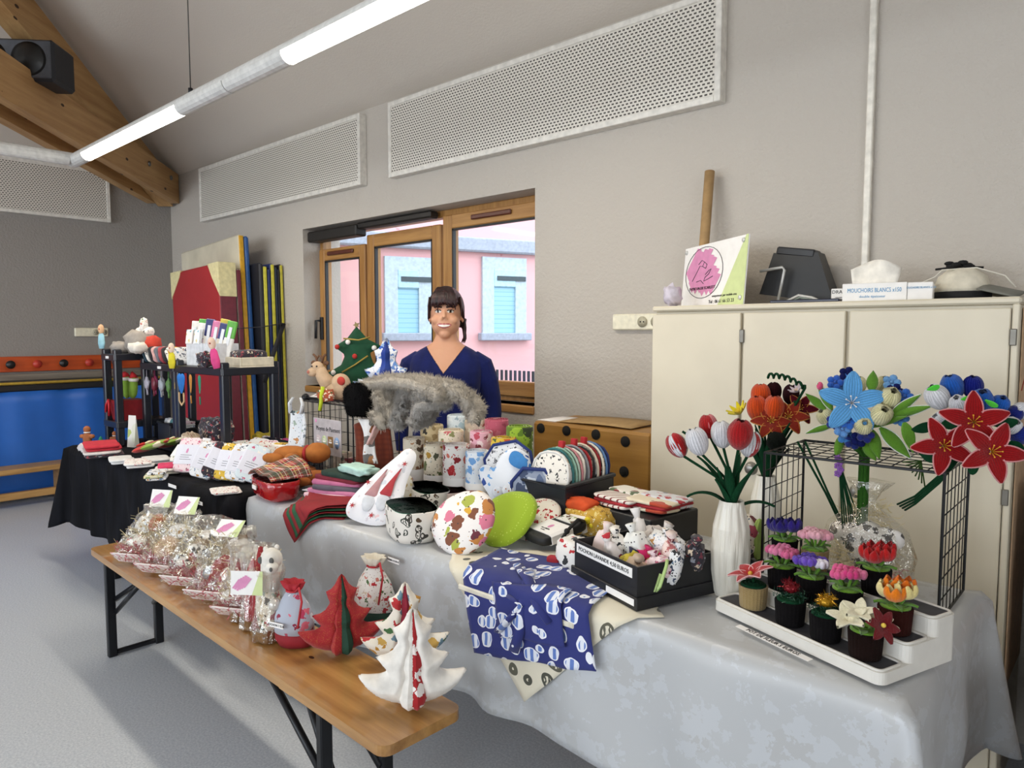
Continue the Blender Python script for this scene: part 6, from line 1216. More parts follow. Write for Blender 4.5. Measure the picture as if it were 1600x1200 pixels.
# local: front face runs -x from the near corner; depth runs +y
m = MB(); Wb, Db, Hb = .29, .27, .115; t_ = .005
m.box((-Wb-.012, -.006, 0), (.006, Db+.006, .035), .002); m.build('lid_tray', BKC, lx)
m = MB(); m.box((-Wb, 0, .035), (0, t_, Hb)); m.box((-Wb, Db-t_, .035), (0, Db, Hb)); m.box((-Wb, t_, .035), (-Wb+t_, Db-t_, Hb)); m.box((-t_, t_, .035), (0, Db-t_, Hb)); m.build('box_walls', BKC, lx)
m = MB(); m.box((-Wb+.012, -.0015, Hb-.034), (-.02, -.0003, Hb-.008)); l_ = m.build('white_label', PAPER, lx); text('POCHON LAVANDE 4,50 EUROS', .0165, INK, l_, TV(-Wb/2-.005, -.0022, Hb-.021), sx=.98)
m = MB(); m.box((-.125, -.0075, .012), (-.004, -.0064, .030)); m.build('small_label', PAPER, lx)
LV = [(-.245, .03, .095, (.034, .014, .05), fab('#ecd8d6', ['#e0a860', '#f0e6e0'], 9, .4, name='peach_organza'), 'peach organza'), (-.20, .05, .10, (.026, .024, .048), XK, 'white black-print'), (-.175, .028, .085, (.022, .02, .048), fab('#ece4e2', ['#b3262c', '#8a1c3a', '#c8303c'], 30, .42, name='red_button_print'), 'red button print'), (-.14, .07, .118, (.035, .025, .045), fab('#ecece8', ['#22222a', '#2c2c34'], 75, .26, 'dots', name='black_dots'), 'black dotted'), (-.125, .03, .075, (.026, .02, .035), fab('#1c2040', ['#b8a83a', '#d8c84a'], 18, .5, name='navy_yellow'), 'navy and yellow'), (-.085, .03, .08, (.036, .024, .03), mat('#d2bba6', .6, name='satin_beige'), 'beige satin'), (-.09, .12, .13, (.06, .03, .032), XB, 'navy sketch print'), (-.15, .14, .12, (.05, .03, .04), fab('#cfc8c4', ['#7a7470', '#a89a94'], 40, .35, name='greige_print'), 'greige'), (-.045, .10, .115, (.035, .022, .045), fab('#e6d2cc', ['#8a3a3c', '#b86a6a'], 46, .4, name='rose_dots'), 'rose dotted'), (-.10, .07, .115, (.035, .014, .012), mat('#d81f6c', .7, name='fuchsia'), 'fuchsia ribbon'), (-.07, .075, .095, (.022, .018, .02), mat('#c8a860', .7, name='straw_yellow'), 'straw yellow'), (-.035, .06, .095, (.04, .02, .03), XP, 'pink floral'), (-.012, .085, .10, (.03, .02, .04), XB, 'blue line-print'), (-.2, .12, .125, (.03, .016, .055), mat('#e6e2e0', .7, name='white_satin'), 'tall white satin'), (-.02, .15, .115, (.035, .025, .04), XN, 'dark floral')]
for i, (x, y, z, r, mt, nm) in enumerate(LV):
    th = thing('lavender_bag', '%s lavender bag heaped in the black box' % nm, 'lavender bag', (0, 0, 0), group='lavender bags in the black box'); th.matrix_basis = wm(lx) @ T(x*.98-.005, .03+y*1.25, z-.012, random.uniform(-.3, .3), random.uniform(-.5, .5), random.uniform(-.8, .8))
    r = tuple(q*1.12 for q in r); m = MB(); sq(m, (0, 0, 0), r, .7, .7, nz=.25, seed=i+5, n=22, k=12); m.build('bag', mt, th); m = MB(); top = r[2]; m.tube([(0, 0, top*.85), (.002, 0, top*1.15), (.004, 0, top*1.5)], [.007, .010, .017], 8); m.build('gathered_top', mt, th)
m = MB(); m.tube([(.0, .10, .12), (.014, .085, .11), (.018, .06, .06), (.012, .05, .045), (.010, .07, .09)], .005, 5, flat=.4); o = m.build('green_ribbon', mat('#b8d48a', .6, name='pale_green_ribbon')); o.matrix_basis = wm(lx); tag(o, 'pale green ribbon loop hanging over the black box side', 'ribbon')
# ---- black box with folded napkins behind
nb = thing('black_napkin_box', 'black box carrying folded napkins behind the lavender box', 'box', (-1.335, 2.155, ZT+.006), math.radians(-8)); m = MB(); m.box((-.155, -.13, 0), (.155, .13, .105), .004); m.build('carton', BKC, nb)
NAP = [(-.06, .05, 'white leaf print', fab('#e9e4da', ['#5a6a4a', '#8a3a3c', '#b8b09a'], 22, .4, name='leaf_napkin')), (-.05, -.06, 'white and wine striped', fab('#e4dcd4', ['#7a1c28'], 40, .25, 'stripe', name='wine_stripe')), (.075, .055, 'poppy grey', fab('#d2d4da', ['#a82c38', '#c8a8b0', '#8a8c98'], 26, .42, name='poppy_print')), (.07, -.03, 'cream poppy', fab('#e2d6bc', ['#b8442c', '#8a2c24', '#d8c8a4'], 13, .42, name='cream_poppy'))]
k2 = 0
for (x, y, nm, mt) in NAP:
    for j in range(3):
        m = MB(); sq(m, (0, 0, .006), (.085, .055, .0065), .4, .25, nz=.04, seed=j, n=24, k=6); one('folded_napkin', '%s napkin, %s of its pile on the black box' % (nm, ['lowest', 'middle', 'topmost'][j]), 'napkin', m, mt if j == 2 else (XR_ if j == 1 else mt), (-1.335+x*.99, 2.155+y, ZT+.113+.0125*j), (math.radians(-3), math.radians(3*(j-1)), -.25+.12*j+x), 'folded napkins on the black box')
# ================================================================ CHENILLE FLOWERS
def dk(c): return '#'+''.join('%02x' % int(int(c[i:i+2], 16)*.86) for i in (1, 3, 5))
def axm(pos, d, roll=0):
    """matrix taking local +Z to direction d at pos"""
    d = Vector(d).normalized(); q = d.to_track_quat('Z', 'Y'); return Matrix.Translation(Vector(pos)) @ q.to_matrix().to_4x4() @ Matrix.Rotation(roll, 4, 'Z')
def petal(m, L, W, az_, e0, e1, cup=.3, rid=.0012, nr=3, th=.0025, r0=.004, mi=0, M=None, point=.75, ns=10, nt=9, edge=None, z0=0, pr=1.0, tul=False, alt=None):
    top = []; bot = []; r = r0; z = z0; pts = []
    for i in range(ns):
        s = i/(ns-1); el = e0+(e1-e0)*s if not tul else .1+1.4*(1-(1-s)**3)+1.2*s**4
        if i: r += math.cos(el)*L/(ns-1); z += math.sin(el)*L/(ns-1)
        pts.append((r, z, el, max(.05, math.sin(PI*(.04+.93*s)**point))**pr*W/2))
    for (r, z, el, w) in pts:
        nx, nz = -math.sin(el), math.cos(el)
        for j in range(nt):
            t = -1+2*j/(nt-1); ed = math.sqrt(max(0, 1-t*t)); hh = th*ed+rid*abs(math.cos(PI*nr*t/2))*ed; o = cup*w*t*t
            for lst, sg in ((top, 1), (bot, -1)):
                k = o+sg*hh; lst.append((r+nx*k, t*w, z+nz*k))
    R = Matrix.Rotation(az_, 4, 'Z'); MM = (M @ R) if M is not None else R; N = len(top); fs = []
    for i in range(ns-1):
        for j in range(nt-1):
            a, b, c, d = i*nt+j, (i+1)*nt+j, (i+1)*nt+j+1, i*nt+j+1; fs.append((a, b, c, d)); fs.append((N+d, N+c, N+b, N+a))
    b0 = len(m.m); m.add(top+bot, fs, mi, True, MM)
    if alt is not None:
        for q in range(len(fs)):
            if (q//2) % (nt-1) % 2: m.m[b0+q] = alt  # alternate columns darker: shade of the valleys between ridges put into the colour
    if edge is not None:
        E = [top[i*nt] for i in range(ns)]+[top[i*nt+nt-1] for i in range(ns-1, -1, -1)]; m.tube(E, 0.0018 if W > .03 else .0014, 5, mi=edge, M=MM)
    return m
def tulip_head(th, pos, d, s, cols, n=6, open_=0, name='petal', roll=0):
    for i in range(n):
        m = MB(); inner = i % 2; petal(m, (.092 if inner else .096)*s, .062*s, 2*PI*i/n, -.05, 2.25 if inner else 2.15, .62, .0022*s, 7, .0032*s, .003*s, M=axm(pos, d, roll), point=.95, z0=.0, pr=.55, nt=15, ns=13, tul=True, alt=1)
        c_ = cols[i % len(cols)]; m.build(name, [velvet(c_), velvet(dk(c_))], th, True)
def lily_head(th, pos, d, s, col, n=5, edge=None, stamen='#d8a83a', roll=0, e0=.75, e1=-.15, W=.044, point=.72, rid=.0014, pr=.75):
    for i in range(n):
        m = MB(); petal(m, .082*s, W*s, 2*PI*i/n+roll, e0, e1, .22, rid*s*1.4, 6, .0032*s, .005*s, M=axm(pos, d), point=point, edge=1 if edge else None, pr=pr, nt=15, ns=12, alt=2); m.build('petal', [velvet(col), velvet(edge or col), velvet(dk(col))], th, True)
    m = MB(); M_ = axm(pos, d)
    for i in range(7): a = i*.9; m.tube([(0, 0, .004*s), (.008*s*math.cos(a), .008*s*math.sin(a), .02*s), (.016*s*math.cos(a), .016*s*math.sin(a), .034*s)], .0011*s, 4, M=M_); m.ell((.016*s*math.cos(a), .016*s*math.sin(a), .034*s), .0024*s, 0, 6, 4, M=M_)
    o = m.build('stamens', mat(stamen, .5, name='stamen'), th, True); o['kind'] = 'stuff'
def small_flower(m, pos, d, s, mi=0, n=5):
    M_ = axm(pos, d)
    for i in range(n): a = 2*PI*i/n; m.ell((.011*s*math.cos(a), .011*s*math.sin(a), .002*s), (.0085*s, .0085*s, .005*s), mi, 8, 6, M=M_)
    m.ell((0, 0, .005*s), .004*s, mi, 6, 5, M=M_)
def leafpart(th, pos, d, L, W, col, bend=-.6, edge=None, roll=0, e0=.9, name='leaf'):
    """d: horizontal-ish heading vector; leaf rises at e0 and bends to e0+bend"""
    a = math.atan2(d[1], d[0]); m = MB(); petal(m, L, W, a, e0, e0+bend, .35, .0012, 3, .0022, 0, M=Matrix.Translation(Vector(pos)), point=.8, ns=14, nt=7, edge=1 if edge else None)
    return m.build(name, [velvet(col), velvet(edge or col)], th, True)
DG = '#0f3d24'; MG = '#5d8c2a'; STEM = velvet('#123a22')
VASE = NT('ribbed_porcelain'); VASE.set(.35, coat=.2); VASE.base(_c('#dcd8cc')); VASE = VASE.m
def vase(label, x, y, h, r):
    th = thing('ribbed_vase', label, 'vase', (x, y, ZT+.006)); n = 40
    def rf(a, t): return 1+.055*abs(math.sin(a*6+t*5.5))+.045*abs(math.sin(a*6-t*5.5))
    prof = [(r*.72, 0), (r*.80, .01), (r*.93, h*.25), (r*.98, h*.5), (r*.9, h*.72), (r*.66, h*.93), (r*.6, h), (r*.5, h-.003), (r*.45, h*.8)]
    m = MB(); m.lathe(prof, n*2, rf=rf, sm=False); m.build('vase_body', VASE, th); return th
V1 = az(1131, 938, ZT); V1 = Vector((V1.x, V1.y+.035, ZT)); vase('tall white ribbed vase with red and white tulips', V1.x, V1.y, .265, .050)
V2 = Vector((-.905, 2.215, ZT)); vase('white ribbed vase with orange tulips left of the wire cube', V2.x, V2.y, .265, .046)
def stem_to(th, base, top, col=STEM, r=.0042, sag=.03):
    b = Vector(base); t = Vector(top); mid = b.lerp(t, .5)+Vector(((t.x-b.x)*-.25, (t.y-b.y)*-.25, sag)); m = MB(); m.tube([b, b.lerp(mid, .5)+Vector((0, 0, sag*.3)), mid, mid.lerp(t, .6), t], r, 6); m.build('stem', col, th, True)
WH = '#e6e6ec'; RD = '#b01a1e'
def up(p, base, k=.6): v = (Vector(p)-Vector(base)); v.z = max(v.z, .05); return (v.normalized()+Vector((0, 0, k))).normalized()
vt = Vector((V1.x, V1.y, ZT+.262))
for i, (u, v, dy, s, cols, nm) in enumerate(((1110, 683, .03, .80, [RD, RD, '#d87a80'], 'red tulip with pale streak, at the top'), (1067, 712, -.02, .85, [RD, WH], 'half red half white tulip at the far left'), (1096, 709, -.04, .92, [WH], 'white tulip left of the middle'), (1130, 698, -.0, .88, [WH], 'white tulip behind the large red one'), (1154, 700, -.045, .98, [RD, '#a01519'], 'large red tulip at the right'), (1168, 712, .02, .85, [WH, WH, RD], 'white tulip at the far right'))):
    p = ay(u, v, V1.y+dy); th = thing('chenille_tulip', nm+' in the front vase', 'flower', vt-Vector((0, 0, .05)), group='tulips in the front vase'); d = up(p, vt); tulip_head(th, p, d, s, cols, roll=i); stem_to(th, vt-Vector((0, 0, .05)), p)
th = thing('tulip_foliage', 'dark green chenille leaves spreading from the front vase', 'leaves', vt)
for (dx, dy, L, W, bd_, e0) in ((-.7, -.7, .12, .026, -.2, 1.35), (.3, -.95, .13, .026, -.25, 1.35), (.8, -.5, .15, .024, -.6, 1.3), (-.9, .2, .17, .022, -.9, 1.35), (-1, -.25, .13, .022, -1.9, 1.3), (1, .55, .11, .02, -1.5, 1.05), (.1, -1, .14, .026, -.4, 1.4), (-.5, -.85, .10, .026, -.3, 1.25), (.6, .7, .14, .024, -.5, 1.35), (-.2, .9, .16, .024, -.5, 1.3)):
    leafpart(th, vt-Vector((0, 0, .03)), (dx, dy), L*1.15, W, DG, bd_, e0=e0)
p = ay(1076, 672, V1.y); leafpart(th, p+Vector((.03, 0, -.035)), (-.8, -.5), .055, .022, DG, -.2, e0=.75)
# vase two
vt2 = Vector((V2.x, V2.y, ZT+.262)); OR = '#d24a12'
for i, (u, v, dy, s, cols, nm, kind) in enumerate(((1189, 622, .03, 1.0, [OR], 'orange tulip at the top of the back vase', 't'), (1183, 642, -.02, 1.02, [OR, '#c03f0e'], 'orange tulip at the left of the back vase', 't'), (1209, 642, -.01, 1.02, [OR], 'orange tulip in the middle of the back vase', 't'), (1156, 646, .0, .85, ['#e6d21e'], 'bright yellow daffodil at the left of the back vase', 'y'), (1209, 612, .08, .8, ['#2c0c12'], 'blackish red tulip behind the orange ones', 't'), (1236, 616, .08, .8, ['#2a0d14'], 'blackish red tulip at the upper right of the back vase', 't'), (1205, 660, -.03, .8, ['#8c2410', '#a03014'], 'rust red glitter lily low in the back vase', 'l'), (1232, 652, .0, .8, ['#8c2410'], 'rust red glitter lily at the right of the back vase', 'l'), (1250, 640, .05, .7, ['#5a1020'], 'wine red lily beside the blue bouquet', 'l'), (1213, 690, -.06, .7, ['#101410'], 'dark round seed head in front of the back vase', 'b'), (1246, 612, .02, .55, ['#e2d2d8'], 'small pale pink blossom beside the tendril', 'y'))):
    p = ay(u, v, V2.y+dy); th = thing('chenille_flower', nm, 'flower', vt2-Vector((0, 0, .05)), group='flowers in the back vase'); d = up(p, vt2)
    if kind == 't': tulip_head(th, p-d*.03, d, s*.95, cols, roll=i)
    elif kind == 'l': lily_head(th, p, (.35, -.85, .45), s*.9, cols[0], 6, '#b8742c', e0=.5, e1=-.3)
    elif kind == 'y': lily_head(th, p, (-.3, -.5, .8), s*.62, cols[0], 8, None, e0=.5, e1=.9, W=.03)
    else: m = MB(); m.ell(p, .03, 0, 14, 10, nz=.15); m.build('seed_head', velvet(cols[0]), th, True)
    stem_to(th, vt2-Vector((0, 0, .05)), p-d*.03)
th = thing('back_vase_foliage', 'dark green chenille leaves around the back vase flowers', 'leaves', vt2)
for k in range(13): a = k*2.4; leafpart(th, vt2-Vector((0, 0, .03)), (math.cos(a), math.sin(a)), .15+.05*(k % 3), .026, DG if k % 3 else '#0a2a1a', -.35-.1*(k % 4), e0=1.35)
pts = []; A = ay(1258, 606, V2.y+.02); B = ay(1200, 587, V2.y+.02)
for k in range(61):
    t = k/60; a = t*2*PI*6.5; c = A.lerp(B, t); pts.append(c+Vector((0, 0, .012*math.sin(PI*t)))+UP*.007*math.cos(a)+FW*.007*math.sin(a))
m = MB(); m.tube([vt2, vt2.lerp(A, .6)+Vector((0, 0, .03)), A]+pts, .0042, 6); one('spiral_tendril', 'dark green spiral chenille tendril above the orange tulips', 'tendril', m, STEM)
# wire cube right
kx0, kx1, ky0, ky1, kz = -.815, -.365, 1.98, 2.29, 1.135
wire_cube('black wire cube under the flower bouquets', kx0, kx1, ky0, ky1, ZS, kz, .042, 'lrt')
# blue and cream bouquet
b0 = ay(1347, 812, 2.14); bq = thing('blue_cream_bouquet', 'bouquet of pale blue lily, cream tulips and tiny blue blossoms', 'bouquet', (b0.x, 2.14, ZT+.006))
def bp(u, v, dy=0): return ay(u, v, 2.14+dy)
bt = bp(1344, 700)
m = MB()
for k in range(7): a = k*.9; o = Vector((.010*math.cos(a), .010*math.sin(a), 0)); m.tube([Vector((b0.x, 2.14, ZT+.01))+o, Vector((b0.x, 2.14, kz))+o*.9, bt+o*1.6], .0055, 6)
m.build('stem_bundle', velvet('#2f5a1e'), bq, True)
CR = '#e2dcae'; LB = '#5fa3dc'
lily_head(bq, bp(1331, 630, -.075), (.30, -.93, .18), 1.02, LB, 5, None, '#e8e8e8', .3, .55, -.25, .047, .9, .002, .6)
for i, (u, v, dy, s) in enumerate(((1296, 655, -.03, .92), (1386, 628, -.03, 1.0), (1374, 652, -.06, .98), (1349, 668, -.07, .85), (1341, 604, .03, .75), (1377, 604, .03, .75), (1300, 620, .05, .7))):
    p = bp(u, v, dy); d = (p-bp(1340, 690, .02)); d = (d.normalized()+Vector((.15, -.45, .25))).normalized(); tulip_head(bq, p-d*.02, d, s*.85, [CR, '#d8d2a0'], roll=i)
for i, (u, v, dy, c) in enumerate(((1324, 585, .02, '#141c50'), (1305, 598, 0, '#2a5cb8'), (1393, 598, 0, '#6a9cd0'), (1413, 620, -.02, '#2f66c0'), (1325, 659, -.085, '#2f6ac8'), (1316, 671, -.08, '#5f92d0'), (1406, 654, -.02, '#4f86c4'), (1343, 686, -.07, '#141c58'), (1352, 680, -.075, '#1a2670'), (1304, 660, -.06, '#1c2c80'), (1398, 612, -.01, '#161f5a'), (1322, 683, -.06, '#3a78b8'), (1333, 690, -.06, '#1a2a70'), (1318, 610, .02, '#5f92d0'), (1330, 592, .02, '#3f78c8'))):
    m = MB(); p = bp(u, v, dy); small_flower(m, p, (.3, -.85, .4), 1.25); m.ell(p+Vector((0, .012, 0)), .012, 0, 8, 6); m.build('tiny_blossom', velvet(c), bq, True)
for (u, v, du, dv, L, W, e) in ((1300, 640, -22, -40, .085, .026, 1), (1290, 640, -25, -20, .07, .024, 0), (1390, 650, 55, -38, .10, .022, 1), (1388, 652, 62, -16, .115, .024, 1), (1375, 668, 40, 40, .11, .034, 1), (1360, 670, 12, 40, .085, .034, 0), (1300, 665, -34, 10, .075, .018, 1), (1315, 680, -10, 40, .07, .024, 0), (1350, 690, 25, 40, .06, .03, 0), (1362, 612, 2, -25, .06, .03, 0), (1355, 668, 70, -20, .11, .02, 0)):
    a = bp(u, v, -.055); b = bp(u+du, v+dv, -.065); d = (b-a).normalized(); m = MB(); petal(m, L, W, 0, .25, -.25, .3, .0014, 3, .0028, 0, M=Matrix.Translation(a) @ (Matrix((d, Vector((-.3, .9, 0)).cross(d).normalized(), d.cross(Vector((-.3, .9, 0)).cross(d).normalized()))).transposed().to_4x4()), point=.8, edge=1 if e else None); m.build('leaf', [velvet(MG), velvet('#e4e8e0')], bq, True)
m = MB(); p = bp(1281, 603, -.062); m.ell(p, (.009, .009, .012)); m.tube([p, bp(1296, 632, -.055)], .003, 5); m.build('pink_bud', velvet('#d8547c'), bq, True)
# thin hanging stems with purple blossoms
hs = thing('purple_stem_bunch', 'thin dark stems with a purple blossom leaning in the wire cube', 'flower', (ay(1325, 860, 2.2).x, 2.2, ZT+.006)); t_p = ay(1311, 722, 2.08)
m = MB()
for k in range(7): e = ay(1318+k*4, 850+6*(k % 3), 2.12+.01*k); m.tube([t_p, t_p.lerp(e, .5)+Vector((.002*k, 0, 0)), e], .0022, 5)
m.build('stems', STEM, hs, True); m = MB()
for k in range(5): small_flower(m, ay(1311+(k % 2)*4-2, 716+k*6, 2.07), (.3, -.9, .2), .55)
m.build('purple_blossom', velvet('#8a5aa8'), hs, True)
ds = thing('long_dark_stems', 'pair of long dark stems slanting through the wire cube', 'stems', (ay(1330, 860, 2.15).x, 2.15, ZT+.006))
for k in range(2): m = MB(); m.tube([ay(1246+12*k, 690, 2.06), ay(1290+4*k, 770, 2.12), ay(1334+4*k, 862, 2.2)], .0034, 6); m.build('stem', STEM, ds, True)
# blue white red bouquet lying on the cube
rq = thing('red_lily_bouquet', 'bouquet of red lilies with blue and white tulips on the wire cube', 'bouquet', (ay(1500, 700, 2.08).x, 2.08, kz+.006))
def rp(u, v, dy=0): return ay(u, v, 2.06+dy)
for i, (u, v, dy, s, c) in enumerate(((1466, 622, 0, 1.0, WH), (1488, 606, .04, .95, '#1f5cb8'), (1520, 604, .06, .85, '#101c78'), (1533, 628, 0, .95, '#1f5cb8'), (1497, 630, -.02, .75, WH), (1560, 634, .02, .85, '#1f62c4'), (1582, 664, -.02, .72, WH), (1586, 645, .02, .7, '#14227c'), (1598, 680, 0, .75, '#1a2f94'), (1596, 640, .03, .7, WH), (1468, 655, 0, .7, WH))):
    p = rp(u, v, dy); d = ((p-rp(1525, 680, .05)).normalized()+Vector((.1, -.35, .35))).normalized(); tulip_head(rq, p-d*.03, d, s*.85, [c], roll=i)
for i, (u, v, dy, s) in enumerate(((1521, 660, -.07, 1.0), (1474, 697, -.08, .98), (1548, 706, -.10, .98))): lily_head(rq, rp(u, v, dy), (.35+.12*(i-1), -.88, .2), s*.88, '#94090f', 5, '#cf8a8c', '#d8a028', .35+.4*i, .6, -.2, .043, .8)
for (u, v, c, L) in ((1440, 668, DG, .06), (1450, 712, DG, .05), (1524, 726, DG, .05), (1566, 660, DG, .06), (1590, 704, DG, .05), (1420, 684, MG, .08), (1500, 708, MG, .05), (1458, 606, '#4fc83a', .03), (1512, 622, '#4fc83a', .03), (1549, 630, '#4fc83a', .03), (1490, 664, DG, .05)):
    m = MB(); p = rp(u, v, -.05); petal(m, L, .03 if L > .04 else .016, 0, .2, -.3, .3, .0014, 3, .003, -L/2, M=Matrix.Translation(p) @ Matrix.Rotation(u*.7, 4, 'Y') @ Matrix.Rotation(1.1, 4, 'X')); m.build('leaf', velvet(c), rq, True)
m = MB()
for k in range(4): m.tube([rp(1495, 712+3*k, -.03), rp(1465+k, 745+3*k, -.04), rp(1430, 775+4*k, 0), rp(1402+4*k, 788+3*k, .03)], .003, 5)
m.build('dark_stem', STEM, rq, True)
m = MB()
for k in range(8): m.tube([rp(1440, 720+k, -.05), rp(1440-30+k*5, 722+k*5.5, -.04)], .0018, 5)
m.build('thin_stem', velvet('#2f4a1e'), rq, True)
# ---- three-tier stand with potted flowers
s0 = az(1113, 955, ZT); s1 = az(1376, 1080, ZT); sx = (s1-s0); SLn = sx.length; ang = math.atan2(sx.y, sx.x)
stn = thing('tiered_stand', 'white three-step plastic display stand for potted flowers', 'display stand', (s0.x, s0.y, ZT+.008), ang)
PW = mat('#dedbd4', .35, var=.02, name='white_abs'); GM = mat('#3a3a40', .75, bump=.3, bsc=500, name='grey_mat'); DP = .088; Hs = (.026, .064, .104)
for i in range(3):
    m = MB(); pl = []
    for (cx, cy, a0) in ((.02, .02, PI), (SLn-.02, .02, 1.5*PI), (SLn-.02, DP*(3-i)-.02, 0), (.02, DP*(3-i)-.02, PI/2)): pl += arc(cx, cy, .02, a0, a0+PI/2, 5)
    zb = Hs[i-1] if i else 0; pl = [(x, y+DP*i) for x, y in pl]; m.prism(pl, zb, Hs[i]); st_p = m.build('step', PW, stn)
    m = MB(); pl = []
    for (cx, cy, a0) in ((.022, .022, PI), (SLn-.022, .022, 1.5*PI), (SLn-.022, DP-.022, 0), (.022, DP-.022, PI/2)): pl += arc(cx, cy, .012, a0, a0+PI/2, 4)
    pl = [(x, y+DP*i) for x, y in pl]; m.prism(pl, Hs[i], Hs[i]+.0015); m.build('grey_pad', GM, st_p)
    m = MB(); n = len(pl); q2 = [(x+(x-SLn/2)*.012, y+(y-DP*(i+.5))*.09) for x, y in pl]; m.tube([(x, y, Hs[i]+.002) for x, y in q2], .0035, 5, closed=True); m.build('rim', PW, st_p)
MS = Matrix.Translation((s0.x, s0.y, ZT+.008)) @ Matrix.Rotation(ang, 4, 'Z')
POTS = [(0, 1164, 'w', 'lilyred', 'ribbed tan pot with red glitter lily'), (0, 1217, 'k', 'tinselred', 'black pot with dark red tinsel flower'), (0, 1268, 'k', 'tinselgold', 'black pot with gold tinsel flower'), (0, 1332, 'd', 'magnolia', 'dark brown pot with white and burgundy flowers'), (1, 1219, 'k', 'pink', 'black pot with rose pink blossoms'), (1, 1263, 'k', 'purple', 'black pot with purple and white blossoms'), (1, 1324, 'k', 'magenta', 'black pot with bright pink blossoms'), (1, 1392, 'r', 'orange', 'brown-red pot with orange and yellow tulips'), (2, 1243, 'k', 'indigo', 'black pot with indigo tulips at the back'), (2, 1292, 'w', 'lpink', 'ribbed tan pot with pale pink blossoms'), (2, 1381, 'k', 'red', 'black pot with red blossoms at the back')]
PC = {'w': '#9c8558', 'k': '#0f0d0f', 'd': '#1c0f0c', 'r': '#341410'}
HC = {'pink': ['#d0608c', '#d87aa0'], 'purple': ['#5a3aa8', '#6a4ab8', '#e2dce8', '#4a2f94'], 'magenta': ['#d8588c', '#c83a78', '#e07aa4'], 'orange': ['#e07a14', '#e0cf8a', '#d86a10', '#e6d89a'], 'indigo': ['#2c1c78', '#22166a'], 'lpink': ['#dc9cac', '#e0a8b4'], 'red': ['#a81418', '#b81c1c']}
vb = {0: (963, 990, 1016, 1043), 1: (930, 948, 968, 1000), 2: (882, 898, 932)}; cnt = [0, 0, 0]
